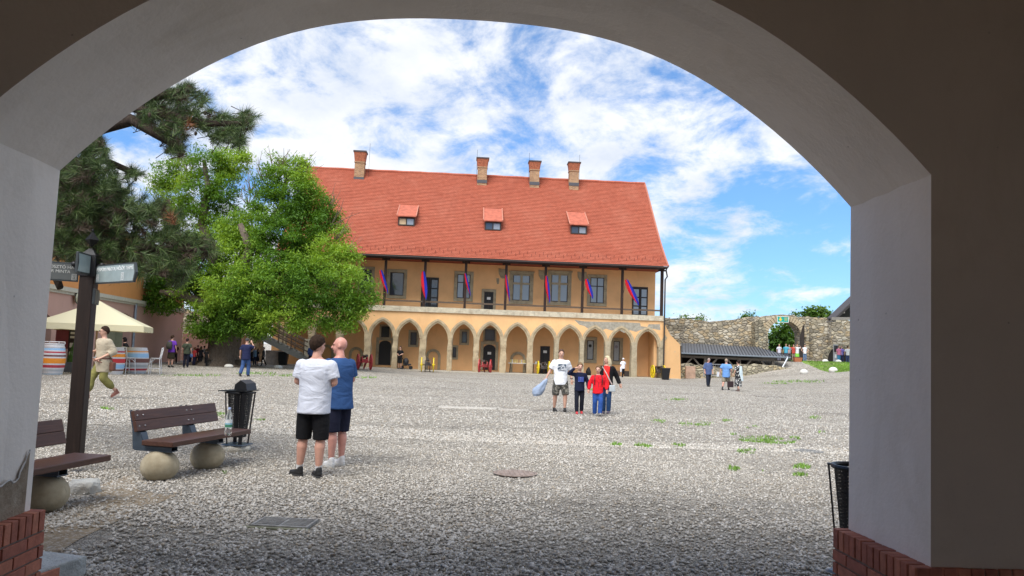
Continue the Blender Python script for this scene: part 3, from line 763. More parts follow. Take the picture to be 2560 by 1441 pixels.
# timber gallery: posts, plate, rail, brackets
post_px = [862, 963, 1062, 1164, 1265, 1364, 1457, 1556]
PD = .12
ZEv = pf(1225, 648, -.75)[1]
sx = [pf(p, 700, PD)[0] for p in post_px]; pw_ = sx[1]-sx[0]
sx = [sx[0]-pw_*k for k in (3, 2, 1) if sx[0]-pw_*k > xl]+sx+[S1-.08]
for s_ in sx:
    last = s_ == sx[-1]; w_ = .19 if not last else .22
    p_ = MB().beam((s_, PD, ZS1+.031), (s_, PD, ZE-.16), w_, .16, (0, 1, 0)).build('post', dwood, palace, bevel=.01)
    MB().beam((s_-.3, PD, ZE-.24), (s_+.3, PD, ZE-.24), .10, .12).build('bracket', dwood, p_, bevel=.01)
MB().beam((xl, PD, ZE-.10), (S1+.1, PD, ZE-.10), .16, .14).build('wall_plate', dwood, palace)
ZR = pf(1460, 773, PD)[1]; ZR = pf(1265, 763, PD)[1]+.02
for a, b in zip(sx[:-1], sx[1:]):
    MB().beam((a+.112, PD, ZR), (b-.112, PD, ZR), .10, .12).build('rail', gwood, palace)
jo = MB()
for k in range(int((S1-xl)/1.0)):
    s_ = xl+.5+k; jo.beam((s_, -.5, ZE-.02), (s_, D1, ZE+.0), .09, .12)
jo.build('ceiling_joists', dwood, palace)
MB().box(xl, S1, -.3, D1-.002, ZE+.10, ZE+.14).build('gallery_ceiling', wood((.10, .06, .035), .8, 'ceiling_boards'), palace)
# roof -----------------------------------------------------------------------
EY = -.75; ZEV = pf(1225, 648, EY)[1]
RS1 = pf(1671, 662, EY)[0]; RD = 7.6
ZRG = pf(1225, 442, RD)[1]
RT = pf(1612, 456, RD)[0]
RL = pf(770, 420, RD)[0]; EL_ = RL-.15
def tile_mat():
    t = NT('clay_tiles').set(.8, 0, .25)
    b = t.N.new('ShaderNodeTexBrick'); b.offset = .5; b.inputs['Scale'].default_value = 1; b.inputs['Mortar Size'].default_value = .012
    b.inputs['Brick Width'].default_value = .19; b.inputs['Row Height'].default_value = .165; b.inputs['Bias'].default_value = 0
    b.inputs['Color1'].default_value = (.37, .100, .056, 1); b.inputs['Color2'].default_value = (.42, .122, .072, 1); b.inputs['Mortar'].default_value = (.27, .06, .034, 1)
    uv = t.N.new('ShaderNodeUVMap'); t.L.new(uv.outputs[0], b.inputs['Vector'])
    # row shading comes from real lapped geometry; add weathering
    c = b.outputs[0]
    n1 = t.noise(.5, 7, .7, t.vec((.8, .8, .6)), .3); c = t.mix(t.ramp(n1, [(.5, 0.0), (.8, .28)]), c, (.50, .22, .15))
    n2 = t.noise(.55, 6, .7, t.vec((1.3, 1.3, .35)), .6); c = t.mix(t.ramp(n2, [(.5, 0.0), (.78, .42)]), c, (.24, .055, .032))
    c = t.mix(1, c, t.ramp(t.noise(3.2, 4, .7), [(.25, .84), (.75, 1.14)]), 'MULTIPLY')
    t.col(c); t.bump(b.outputs[1], -.35, .015); return t.m
TILE = tile_mat()
def roof_slope(p_el, p_er, p_rl, p_rr, rows, lap=.035, nx_=60, sag=.05):
    # eave-left, eave-right, ridge-left, ridge-right; lapped rows, uv in metres
    vs = []; fs = []; uvs = []; el, er, rl, rr = map(Vector, (p_el, p_er, p_rl, p_rr))
    nrm = (er-el).cross(rl-el).normalized(); nrm = nrm if nrm.z > 0 else -nrm
    H = ((rl+rr)/2-(el+er)/2).length
    def bell(t): return -.42*math.sin(PI*min(1, t/1.0))*(1-t)*.9   # slight flare at the eave
    for r_ in range(rows):
        for e_, off in ((0, lap), (1, .004)):
            t = (r_+e_)/rows
            for i in range(nx_+1):
                q = i/nx_; a = el.lerp(er, q); b = rl.lerp(rr, q); p = a.lerp(b, t)
                p = p+nrm*(off+bell(t)+sag*noise.noise((p.x*.22, t*3, 1))+.006*noise.noise((p.x*3, r_*1.7, 3)))
                vs.append(tuple(p)); uvs.append((p.x, t*H))
    W_ = nx_+1
    for r_ in range(rows):
        for i in range(nx_):
            a = (2*r_)*W_+i; fs.append((a, a+1, a+W_+1, a+W_))
            if r_: c = (2*r_-1)*W_+i; fs.append((c, c+1, a+1, a))
    m_ = MB(); m_.add(vs, fs); return m_, uvs
m_, uvs = roof_slope((EL_, EY, ZEV), (RS1, EY, ZEV), (RL, RD, ZRG), (RT, RD, ZRG), 60)
roof = m_.build('roof', TILE, palace, smooth=False, fix=False)
uvl = roof.data.uv_layers.new(name='UVMap')
for l in roof.data.loops: uvl.data[l.index].uv = uvs[l.vertex_index]
m_ = MB(); m_.add([(EL_, EY, ZEV-.12), (RS1, EY, ZEV-.12), (RS1, 2*RD-EY, ZEV), (EL_, 2*RD-EY, ZEV), (RL, RD, ZRG), (RT, RD, ZRG)], [(0, 3, 2, 1), (3, 4, 5, 2), (0, 4, 3)]); m_.build('rear_slope', TILE, palace, fix=False)
MB().tube([(RL, RD, ZRG+.02)]+[(RL+(RT-RL)*k/40, RD, ZRG+.03+.015*math.sin(k*2.1)) for k in range(1, 41)], .12, 8).build('ridge_tiles', plain((.42, .11, .06), .8, var=.25, name='ridge_tile'), palace)
# bell-cast flare means verge follows curve
def roofpt(s_, t, off=0):
    el, er = Vector((EL_, EY, ZEV)), Vector((RS1, EY, ZEV)); rl, rr = Vector((RL, RD, ZRG)), Vector((RT, RD, ZRG))
    nrm = (er-el).cross(rl-el).normalized(); p = el.lerp(er, s_).lerp(rl.lerp(rr, s_), t); return p+nrm*(-.42*math.sin(PI*t)*(1-t)*.9+off)
MB().tube([roofpt(1, k/20, .03) for k in range(21)], .075, 6).build('verge', plain((.45, .17, .11), .8, name='verge_mortar'), palace)
# gable (right end) wall up to the roof
m_ = MB(); m_.add([(S1-.05, D1, ZE), (S1-.05, 2*RD-2, ZE), (S1-.05, 2*RD-2, 0), (S1-.05, D1+.3, 0), (RT-.3, RD, ZRG-.3)], [(0, 1, 4)]); m_.build('gable', ochre, palace, fix=False)
MB().box(xl, S1-.05, 2*RD-2.4, 2*RD-2, 0, ZE).box(S1-.5, S1-.051, D1+.601, 2*RD-2.41, 0, ZE-.01).build('back_wall', ochre_in, palace)
MB().beam((EL_, EY-.02, ZEV-.06), (RS1, EY-.02, ZEV-.06), .10, .10).build('gutter', plain((.05, .035, .03), .5, name='gutter'), palace)
MB().beam((EL_, EY+.05, ZEV-.14), (RS1-.05, EY+.05, ZEV-.14), .04, .12).build('fascia', dwood, palace)
# soffit boards
MB().add([(xl, EY+.06, ZEV-.13), (S1, EY+.06, ZEV-.13), (S1, 0, ZE+.05), (xl, 0, ZE+.05)], [(0, 1, 2, 3)]).build('soffit', wood((.10, .06, .035), .8, 'soffit_boards'), palace)
# downpipe
dp = MB(); dp.tube([(RS1-.12, EY, ZEV-.1), (RS1-.14, EY+.08, ZEV-.30), (S1+.20, -.35, ZEV-.72), (S1+.09, -.16, ZEV-.95), (S1+.09, -.16, .9)], .055, 8)
dp.build('downpipe', plain((.03, .025, .022), .5, name='pipe'), palace)
# snow guards: two staggered rows (about a hundred small hooks)
sg = MB()
for r_, t in enumerate((.045, .075)):
    for k in range(48):
        q = (k+.5*r_+.3)/48.5; p = roofpt(q, t, .03); sg.beam(p, p+Vector((0, -.03, .20)), .025, .03)
prop(sg.build('snow_guards', plain((.16, .035, .025), .7, name='snow_guard'), palace), kind='stuff')
# dormers
def dormer(px, y0, y1, tan_pane=False):
    a, z = pf(px, (y1+y0)/2+12, 3.0)
    # find t where the roof projects to the pixel row y1
    best = min((abs((lambda p: proj(pw(p.x, p.y, p.z))[1])(roofpt((a-EL_)/(RS1-EL_), t))-y1), t) for t in [i/100 for i in range(5, 80)])
    t1 = best[1]; s_ = (a-EL_)/(RS1-EL_); b0 = roofpt(s_, t1)
    t0 = min((abs(proj(pw(*roofpt(s_, t)))[1]-y0), t) for t in [i/200 for i in range(10, 180)])[1]; b1 = roofpt(s_, t0)
    w_ = .75; h = .72; y_ = b0.y-.02; zf = b0.z+.02
    dm = empty('dormer'); dm.parent = palace
    bx = MB(); bx.box(b0.x-w_+.08, b0.x+w_-.08, y_, b1.y-.1, zf-.05, zf+h-.06); bx.build('cheeks', plain((.20, .07, .05), .8, name='dormer_wood'), dm)
    q = MB(); top = Vector((b0.x, b1.y, b1.z+.02)); fr = Vector((b0.x, y_-.28, zf+h-.05))
    for sg_ in (-1,):
        vs = []
        for o_ in (0, .07):
            vs += [(b0.x-w_, fr.y, fr.z+o_), (b0.x+w_, fr.y, fr.z+o_), (b0.x+w_, top.y, top.z+o_), (b0.x-w_, top.y, top.z+o_)]
        q.add(vs, [(0, 3, 2, 1), (4, 5, 6, 7), (0, 1, 5, 4), (1, 2, 6, 5), (2, 3, 7, 6), (3, 0, 4, 7)])
    q.build('dormer_roof', plain((.44, .12, .07), .8, var=.25, scale=3, bump=.5, bscale=14, name='dormer_tile'), dm)
    tr = MB(); tr.tube([(b0.x-w_, fr.y, fr.z+.08), (b0.x-w_, top.y, top.z+.09)], .045, 6); tr.build('edge_tiles', plain((.52, .22, .15), .8, name='edge_tile'), dm)
    tr = MB(); tr.tube([(b0.x+w_, fr.y, fr.z+.08), (b0.x+w_, top.y, top.z+.09)], .045, 6); tr.build('edge_tiles', plain((.52, .22, .15), .8, name='edge_tile'), dm)
    f_ = frame_rect(b0.x-w_+.12, b0.x+w_-.12, zf, zf+h-.1, .08, y_-.06, y_-.001); f_.box(b0.x-.04, b0.x+.04, y_-.06, y_-.002, zf+.081, zf+h-.181)
    wn = f_.build('window', dfr, dm)
    for k, sx_ in enumerate((-1, 1)):
        xx = sorted((b0.x+sx_*.045, b0.x+sx_*(w_-.205)))
        MB().box(xx[0], xx[1], y_-.03, y_-.02, zf+.085, zf+h-.185).build('pane', plain((.55, .42, .25), .6, name='board') if tan_pane and k == 0 else (glassl if k else glass), wn)  # the first dormer's left pane is a plain opaque tan
def proj(P):
    d = P-CAM; w_ = d.dot(_f); return 1280+FPX*d.dot(_R)/w_, 720.5-FPX*d.dot(_U)/w_
dormer(1017, 517, 566, True); dormer(1231, 524, 576); dormer(1443, 534, 586)
# chimneys
brick = NT('chimney_brick').set(.9, 0, .15); bb = brick.N.new('ShaderNodeTexBrick'); bb.inputs['Scale'].default_value = 1
bb.inputs['Brick Width'].default_value = .26; bb.inputs['Row Height'].default_value = .085; bb.inputs['Mortar Size'].default_value = .01
bb.inputs['Color1'].default_value = (.46, .26, .13, 1); bb.inputs['Color2'].default_value = (.30, .15, .08, 1); bb.inputs['Mortar'].default_value = (.42, .36, .26, 1)
brick.L.new(brick.vec(rot=(R(90), 0, 0)), bb.inputs['Vector']); brick.col(brick.mix(.5, bb.outputs[0], brick.ramp(brick.noise(3, 5, .7), [(.3, .6), (.7, 1.3)]), 'MULTIPLY')); brick.bump(brick.noise(20, 3), .4, .02)
redb = plain((.36, .12, .06), .9, var=.4, scale=9, bump=.5, bscale=20, name='red_brick')
for px, yt, yb in ((902, 380, 446), (1207, 397, 453), (1337, 405, 458), (1435, 408, 460)):
    s_, zt = pf(px, yt, RD-.7); _, zb = pf(px, yb, RD-.7); c_ = empty('chimney'); c_.parent = palace; y_ = RD-.7; H = zt-zb
    MB().box(s_-.40, s_+.40, y_-.35, y_+.4, zb-.8, zb+H*.55).build('shaft', brick.m, c_)
    MB().box(s_-.44, s_+.44, y_-.39, y_+.44, zb+H*.55, zb+H*.60).build('band', brick.m, c_)
    MB().loft([(s_, y_, zb+H*.60, .43, .38), (s_, y_, zb+H*.72, .46, .41), (s_, y_, zb+H*.88, .50, .46), (s_, y_, zb+H*.94, .52, .48)], 4*6, 12).build('flared_head', redb, c_)
    MB().box(s_-.55, s_+.55, y_-.51, y_+.51, zb+H*.941, zb+H).build('cap', plain((.06, .045, .045), .7, name='chimney_cap'), c_)
    MB().box(s_-.43, s_+.43, y_-.38, y_-.351, zb-.25, zb+.02).build('flashing', plain((.08, .08, .09), .5, name='lead'), c_)
    MB().tube([(s_+(.75 if px == 902 else -.48 if px < 1400 else .48), y_, zb), (s_+(.75 if px == 902 else -.48 if px < 1400 else .48), y_, zt+.75)], .012, 5).build('lightning_rod', IRON, c_)
# pavement along the arcade
PAV = plain((.40, .37, .31), .9, var=.15, scale=2, bump=.4, bscale=10, name='paving')
pv = MB(); pv.box(xl-2, S1+1.2, -1.5, D1-.003, -.12, .075)
prop(pv.build('pavement', PAV, None, loc=tuple(PO), rz=AL), kind='structure')
# flags on the gallery posts
red = fabric((.62, .02, .035), name='red_cloth'); blu = fabric((.03, .045, .40), name='blue_cloth')
flag_lab = ['flag on the first gallery post right of the tree', 'flag hanging over the double door with panes near the tree', 'flag crossing the window right of that door', 'flag beside the small door with a paper notice',
            'flag between the two ornate stone windows', 'flag left of the plain window near the right end', 'flag waving widest on the last post before the building corner']
for k, (fx, fy, gx, gy) in enumerate([(952, 676, 968, 728), (1058, 679, 1064, 738), (1163, 684, 1175, 742), (1265, 688, 1273, 744), (1366, 690, 1373, 750), (1466, 698, 1480, 747), (1566, 700, 1594, 752)]):
    s_, z_ = pf(fx, fy, -.35); s2, z2 = pf(gx, gy, -.35)
    t = empty('flag', pw(s_, -.35, z_), AL, 'red and blue '+flag_lab[k], 'flag', 'flags along the gallery')
    ps = sx[[i for i, v in enumerate(sx) if abs(v-pf(post_px[k+1], 700, PD)[0]) < .3][0]]
    MB().tube([(0, -.02, .06), (ps-s_, .44, z2-z_+.05)], .018, 6).build('pole', gwood, t)
    # drooping cloth: two halves, folded
    dx, dz = s2-s_, z2-z_; wd = (.42, .46, .26, .24, .30, .44, .56)[k]
    for h, mt in ((0, red), (1, blu)):
        mb = MB(); nu, nv = 8, 4; vs = []
        if k >= 5: hh = 1-h if False else h
        for i in range(nu+1):
            u_ = i/nu
            for j in range(nv+1):
                v_ = (j/nv*.5+.5*h); sp = wd*math.sin(PI*min(1, .12+u_*.8))**.8
                x = dx*u_+(.5-v_)*-sp*(1 if k < 5 else 1); y = .07*math.sin(v_*9+u_*3)-.03
                z = dz*u_*(1+.12*math.sin(k*2.3))-.10*v_*(u_ > 0)*math.sin(PI*u_)-(.22*v_ if h and u_ == 1 else .12*math.sin(u_*2)*v_)
                vs.append((x, y, z))
        mb.add(vs, [(i*(nv+1)+j, i*(nv+1)+j+1, (i+1)*(nv+1)+j+1, (i+1)*(nv+1)+j) for i in range(nu) for j in range(nv)])
        mb.build('blue_half' if h else 'red_half', mt, t, smooth=True)
# cannons -----------------------------------------------------------------------
def cannon(px, py, rz, wheelc, bodyc, label):
    p = gp(px, py); t = empty('cannon', p, rz, label, 'cannon', 'cannons in front of the arcade')
    wm = plain(wheelc, .5, var=.15, name='painted_wheel'); bm_ = plain(bodyc, .6, var=.2, name='painted_carriage')
    for sx_ in (-1, 1):
        x = sx_*.42; r_ = .52; o = MB(); n = 28; vs = []
        w = empty('wheel', (x, 0, r_)); w.parent = t
        for ro, xo in ((r_, -.035), (r_, .035), (r_-.08, .035), (r_-.08, -.035)):
            vs += [(xo, ro*math.cos(2*PI*k/n), ro*math.sin(2*PI*k/n)) for k in range(n)]
        o.add(vs, [(a*n+k, a*n+(k+1) % n, ((a+1) % 4)*n+(k+1) % n, ((a+1) % 4)*n+k) for a in range(4) for k in range(n)]); o.build('rim', wm, w)
        for k in range(10): a = 2*PI*k/10; s_ = MB().beam((0, .07*math.cos(a), .07*math.sin(a)), (0, (r_-.085)*math.cos(a), (r_-.085)*math.sin(a)), .035, .045, (1, 0, 0)).build('spoke', wm, w)
        MB().tube([(-.09, 0, 0), (.11, 0, 0)], [.08, .06], 12).build('hub', wm, w)
    MB().tube([(-.40, 0, .52), (.40, 0, .52)], .04, 8).build('axle', bm_, t)
    ch = MB()
    for s_ in (-1, 1): ch.prism([(-.05, 0), (0, 0)], 0, 0) if False else None
    for s_ in (-1, 1):
        x = s_*.17; pts = [(-.35, .62), (-.15, .86), (.30, .80), (1.25, .12), (1.25, .02), (1.1, .02), (.15, .45), (-.35, .45)]
        vs = [(x-.03, y, z) for y, z in pts]+[(x+.03, y, z) for y, z in pts]; n = len(pts)
        MB().add(vs, [tuple(range(n)), tuple(range(2*n-1, n-1, -1))]+[(i, i+n, (i+1) % n+n, (i+1) % n) for i in range(n)]).build('cheek', bm_, t)
    MB().box(-.139, .139, -.33, .2, .47, .70).build('bed', bm_, t)
    MB().tube([(0, -.85, .93), (0, -.80, .92), (0, -.76, .92), (0, -.1, .88), (0, .45, .85), (0, .5, .85), (0, .58, .85)], [.085, .095, .07, .085, .11, .115, .04], 14).build('barrel', plain((.06, .045, .04), .45, .6, var=.3, name='iron_barrel'), t)
RD_ = (.42, .03, .035); YL = (.75, .55, .01); BR = (.07, .055, .05)
cannon(910, 925, .35, RD_, RD_, 'small red wheeled cannon nearest the tree, in front of the arcade')
cannon(1068, 931, .1, YL, BR, 'cannon with bright yellow wheels and brown carriage left of the middle of the arcade')
cannon(1212, 934, -.1, RD_, (.30, .03, .03), 'red wheeled cannon in front of the black arched door')
cannon(1358, 938, .1, YL, BR, 'yellow wheeled cannon partly hidden behind the man in the printed white shirt')
cannon(1645, 948, .1, YL, BR, 'cannon with yellow wheels at the right corner of the building')
# staircase to the gallery at the left end
st = empty('staircase', (0, 0, 0), 0, 'straight wooden outdoor staircase with brown handrails climbing behind the tree', 'staircase')
SYd = -2.2
def sp_(px, py, d=SYd): s_, z = pf(px, py, d); return pw(s_, d, z)
grey = wood((.34, .33, .30), .75, 'grey_timber', ax=0); brn = wood((.20, .14, .10), .7, 'brown_rail', ax=0)
lo = sp_(768, 893); hi = sp_(592, 806); dv = (hi-lo); back = _v*1.3
def quadprism(mb, a, b, h, th, off=Vector()):
    for_ = _v*th; a = a+off; b = b+off; dn = Vector((0, 0, -h))
    mb.add([a, b, b+dn, a+dn, a+for_, b+for_, b+dn+for_, a+dn+for_], [(0, 1, 2, 3), (7, 6, 5, 4), (0, 4, 5, 1), (1, 5, 6, 2), (2, 6, 7, 3), (3, 7, 4, 0)])
for k, off in enumerate((Vector(), back)):
    mb = MB(); quadprism(mb, lo, hi, .42, .06, off); mb.build('stringer', grey, st)
N_ = 15
for k in range(N_):
    p = lo.lerp(hi, (k+.5)/N_); MB().box(-.16, .16, .061, 1.299, -.02, .02).build('tread', grey, st, loc=p+Vector((0, 0, -.10)), rz=AL)
for off in (Vector((0, 0, 0)), back):
    for h in (.38, .72, 1.05):
        MB().beam(lo+off+Vector((0, 0, h)), hi+off+Vector((0, 0, h)), .06, .09).build('handrail', brn, st)
    for k in range(6):
        p = lo.lerp(hi, (k+.3)/5.6)+off; MB().beam(p+Vector((0, 0, .001)), p+Vector((0, 0, 1.06)), .07, .08).build('baluster', brn, st)
top = MB(); q = hi; t_ = sp_(540, 806); quadprism(top, q, t_, .2, 1.4); top.build('landing', grey, st)
for k in (.1, .9):
    p = q.lerp(t_, k); MB().beam(Vector((p.x, p.y, 0)), p-Vector((0, 0, .2)), .14, .14, (0, 1, 0)).build('support_post', dwood, st)
for (px0, py0, px1, py1, mt) in ((664, 876, 700, 922, plain((.60, .50, .44), .9, name='pale_plaster', var=.2)), (762, 848, 788, 900, stonel)):
    s0, z1 = pf(px0, py0, -1.4); s1, z0 = pf(px1, py1, -1.4)
    MB().box(s0, s1, -1.4, -.6, -.05, z1).build('stair_base' if px0 < 700 else 'stone_pier', mt, palace, bevel=.02)
# ================================================================ RIGHT SIDE: rubble wall, gate, shed
RUB = rubble([(.48, .42, .31), (.40, .35, .26), (.54, .48, .37), (.33, .29, .23), (.46, .36, .23), (.58, .53, .43), (.29, .26, .21), (.47, .38, .25)], 2.3, (.30, .265, .20), 'rubble_stone', 1.8, .07, .10)
RUB2 = rubble([(.42, .38, .27), (.32, .29, .21), (.50, .45, .33), (.26, .23, .17), (.46, .38, .24)], 2.6, (.24, .215, .165), 'mossy_rubble', 1.5, .08, .10)
def traced_wall(name, px_top, Yf, thick, base_z, mat, label, cat, parent=None, holes=None, rough=.10, step=.5, mats=None):
    # px_top: list of (px, py) along the crest; Yf: function px -> depth.
    P = [at(x, y, Yf(x)) for x, y in px_top]; pts = []
    for a, b in zip(P[:-1], P[1:]):
        n = max(1, int((b-a).length/step))
        for k in range(n): pts.append(a.lerp(b, k/n))
    pts.append(P[-1]); rr = random.Random(5); mb = MB(); rows = 10; vs = []; n = len(pts)
    for i, p in enumerate(pts):
        zt = p.z+rough*(rr.random()-.5)*2; bz = base_z(p.x, p.y) if callable(base_z) else base_z
        for k in range(rows+1):
            t = k/rows; z = bz+(zt-bz)*t; o_ = .09*noise.noise((p.x*1.1, z*1.4, 2)) if 0 < k else 0
            vs.append((p.x, p.y+o_-(.05 if k < 8 else 0), z))
        vs.append((p.x, p.y+thick*.4, zt+.10*(rr.random()-.3))); vs.append((p.x, p.y+thick, zt-.1)); vs.append((p.x, p.y+thick, bz))
    W_ = rows+4
    mb.add(vs, [(i*W_+k, (i+1)*W_+k, (i+1)*W_+k+1, i*W_+k+1) for i in range(n-1) for k in range(W_-1)]+[tuple(range(W_)), tuple(reversed(range((n-1)*W_, n*W_)))])
    o = mb.build(name, mat, parent)
    if label: prop(o, label, cat)
    return o
castle_wall = empty('castle_wall', (0, 0, 0), 0, 'old rubble stone castle wall with a large round-arched gateway and a rounded tower stub at its right', 'castle wall')
WY = lambda px: 68.0
# left stretch up to the gate, gate front with opening, right tower
traced_wall('wall', [(1640,797),(1690,798),(1740,801),(1790,803),(1830,802),(1850,797),(1872,791),(1896,789),(1903,798)], WY, 1.6, lambda x, y: -.2, RUB, None, None, castle_wall)
# gate wall piece with an arch: opening from px 1912..2000, springing ~ 845, crown 797
gx0, gx1 = at(1917, 860, 68).x, at(2001, 860, 68).x; gzs = at(1955, 842, 68).z; gzc = at(1955, 802, 68).z; gzb = 1.5
cxg = (gx0+gx1)/2; rg_ = (gx1-gx0)/2
crest = [(1903,796),(1912,790),(1930,788),(1952,787),(1975,788),(1990,791),(2008,793),(2022,791)]
A = [(gx0, gzb)]+[(cxg-rg_*math.cos(PI*k/18), gzs+(gzc-gzs)*math.sin(PI*k/18)) for k in range(19)]+[(gx1, gzb)]
cp = [at(x, y, 68) for x, y in crest]; xL, xR = cp[0].x, cp[-1].x
def crz(x):
    for a, b in zip(cp[:-1], cp[1:]):
        if a.x <= x <= b.x: return a.z+(b.z-a.z)*(x-a.x)/(b.x-a.x)
    return cp[0].z if x < xL else cp[-1].z
mb = MB()
top = []
for k, (x, z) in enumerate(A):
    if k == 0: top.append((xL, gzb))
    elif k == len(A)-1: top.append((xR, gzb))
    else: t = (k-1)/(len(A)-3); xx = xL+(xR-xL)*t; top.append((xx, crz(xx)+.12*noise.noise((xx*2, 0, 0))))
n = len(A)
for y, dy in ((67.95, 0), (69.4, 0)):
    vs = [(x, y, z) for x, z in A]+[(x, y, z) for x, z in top]; mb.add(vs, [(k, k+1, n+k+1, n+k) for k in range(n-1)])
    mb.add([(gx0, y, -.2), (gx0, y, gzb), (xL, y, gzb), (xL, y, -.2)], [(0, 1, 2, 3)]); mb.add([(gx1, y, -.2), (gx1, y, gzb), (xR, y, gzb), (xR, y, -.2)], [(0, 1, 2, 3)])
vs = [(x, 67.95, z) for x, z in A]+[(x, 69.4, z) for x, z in A]; mb.add(vs, [(k, k+1, n+k+1, n+k) for k in range(n-1)])
vs = [(x, 67.95, z) for x, z in top]+[(x, 69.4, z) for x, z in top]; mb.add(vs, [(k, k+1, n+k+1, n+k) for k in range(n-1)])
mb.build('gateway', RUB, castle_wall)
# voussoir ring
mb = MB(); rr = random.Random(2)
for k in range(22):
    a0 = PI*k/22+.012; a1 = PI*(k+1)/22-.012; ro = .42+rr.random()*.12
    q = []
    for a, r_ in ((a0, 0), (a1, 0), (a1, ro), (a0, ro)): q.append((cxg-(rg_+r_)*math.cos(a), gzs+(gzc-gzs+r_)*math.sin(a)))
    mb.prism(q, 67.80-rr.random()*.04, 67.96)
mb.build('arch_stones', mk_stone((.46, .38, .26), 'voussoir'), castle_wall)
# projecting pier left of the gate + jambs
pr = [(1890,800),(1900,797),(1912,805),(1916,830),(1919,860),(1922,905)]
traced_wall('pier', [(1888,806),(1896,800),(1906,803),(1914,822),(1921,850)], lambda p: 66.9, 1.3, lambda x, y: 0, RUB2, None, None, castle_wall, rough=.05, step=.3)
# gate leaf (dark timber, open) and sign
a, b = at(1999, 905, 67.2), at(2011, 905, 67.2)
zt = at(2009, 812, 67.2).z; mb = MB()
q = [(a.x, a.z), (b.x, b.z), (b.x, zt), (b.x-.12, zt-.15), (a.x+.05, at(2000, 845, 67.2).z)]
mb.prism(q, 67.2, 67.35); mb.build('gate_leaf', plain((.03, .022, .018), .8, name='gate_timber'), castle_wall)
sgn = empty('direction_sign', at(1957, 799, 67.6), 0, 'green sign with a yellow down arrow over the stone gateway', 'sign')
sw, sh_ = .50, .25
MB().box(-sw, sw, -.02, .02, -sh_, sh_).build('board', plain((.0, .36, .30), .5, name='green_sign'), sgn)
wh = plain((.8, .82, .8), .6, name='sign_white')
f_ = frame_rect(-sw-.02, sw+.02, -sh_-.02, sh_+.02, .04, -.035, -.021); f_.build('border', wh, sgn)
MB().prism([(-.28, .17), (-.16, .17), (-.16, .02), (-.05, .02), (-.22, -.18), (-.39, .02), (-.28, .02)], -.032, -.022).build('arrow', plain((.85, .62, .05), .6, name='sign_yellow'), sgn)
tx = MB()
for r_ in range(4): tx.box(.12, .40, -.032, -.022, .12-r_*.08, .155-r_*.08)
tx.build('text_lines', plain((.55, .52, .18), .6, name='sign_text'), sgn)
MB().beam((-.3, .05, .2), (-.3, .3, .2), .04, .04).build('bracket', IRON, sgn)
# rounded tower to the right
tc_ = at(2062, 800, 70.5); tw = MB(); n = 40; vs = []; rows = 12; RT_ = 4.6
top_px = {0: 790}
ztw = at(2030, 791, 67).z
def tower(R0, cx_, cy_, zt_, zb_, name, mat):
    vs = []
    for k in range(rows+1):
        z = zb_+(zt_-zb_)*k/rows
        for i in range(n):
            t = PI+PI*i/(n-1); zz = z+(.16*noise.noise((i*.5, 3, 0)) if k == rows else 0); r_ = R0*(1+.04*(1-k/rows))+.1*noise.noise((i*.4, z*1.1, 1))
            vs.append((cx_+r_*math.cos(t), cy_+r_*math.sin(t)*.55, zz))
    f = [(k*n+i, k*n+i+1, (k+1)*n+i+1, (k+1)*n+i) for k in range(rows) for i in range(n-1)]+[tuple(range(rows*n, rows*n+n))]
    m_ = MB(); m_.add(vs, f); return m_.build(name, mat, castle_wall)
tower(at(2078, 800, 68).x-at(2020, 800, 68).x, at(2078, 800, 68).x, 69.6, ztw, 0, 'round_tower', RUB)
traced_wall('wall', [(2078,797),(2100,800),(2135,803),(2200,806)], lambda p: 67.6, 3, lambda x, y: 0, RUB, None, None, castle_wall, rough=.12)
# dark side arch on the tower
a0, a1 = at(2068, 905, 66.6).x, at(2122, 905, 66.6).x; z0 = 1.5; zc = at(2095, 868, 66.6).z
cx_ = (a0+a1)/2; hw = (a1-a0)/2
q = [(a0, z0), (a1, z0)]+[(cx_+hw*math.cos(PI*k/14), z0+.35+(zc-z0-.35)*math.sin(PI*k/14)) for k in range(15)]
MB().prism(q, 66.55, 67.3).build('cellar_arch', plain((.02, .018, .016), .95, name='dark_opening'), castle_wall)
mb = MB(); q2 = [(cx_+(hw+.3)*math.cos(PI*k/14), z0+.35+(zc-z0-.05)*math.sin(PI*k/14)) for k in range(15)]; q1 = q[2:]
vs = [(x, 66.5, z) for x, z in q1]+[(x, 66.5, z) for x, z in q2]+[(x, 67.0, z) for x, z in q2]
mb.add(vs, [(k, k+1, 15+k+1, 15+k) for k in range(14)]+[(15+k, 15+k+1, 30+k+1, 30+k) for k in range(14)]); mb.build('cellar_arch_ring', RUB2, castle_wall)
# glazed kiosk-like white door frame leaning by the arch
nd = empty('display_stand', gp(2089, 905)+Vector((0, 0, 0)), 0, 'narrow pale notice stand in front of the dark arch at the far right', 'notice stand'); nd.location = (at(2089, 905, 65).x, 65, gh(at(2089, 905, 65).x, 65))
MB().box(-.2, .2, -.03, .03, .0, 1.6).build('frame', plain((.35, .35, .36), .6, name='grey_frame'), nd)
MB().box(-.15, .15, -.04, -.031, .95, 1.5).build('poster', plain((.03, .03, .035), .5, name='dark_poster'), nd)
MB().box(-.08, .08, -.04, -.031, .45, .75).build('notice', wh, nd)
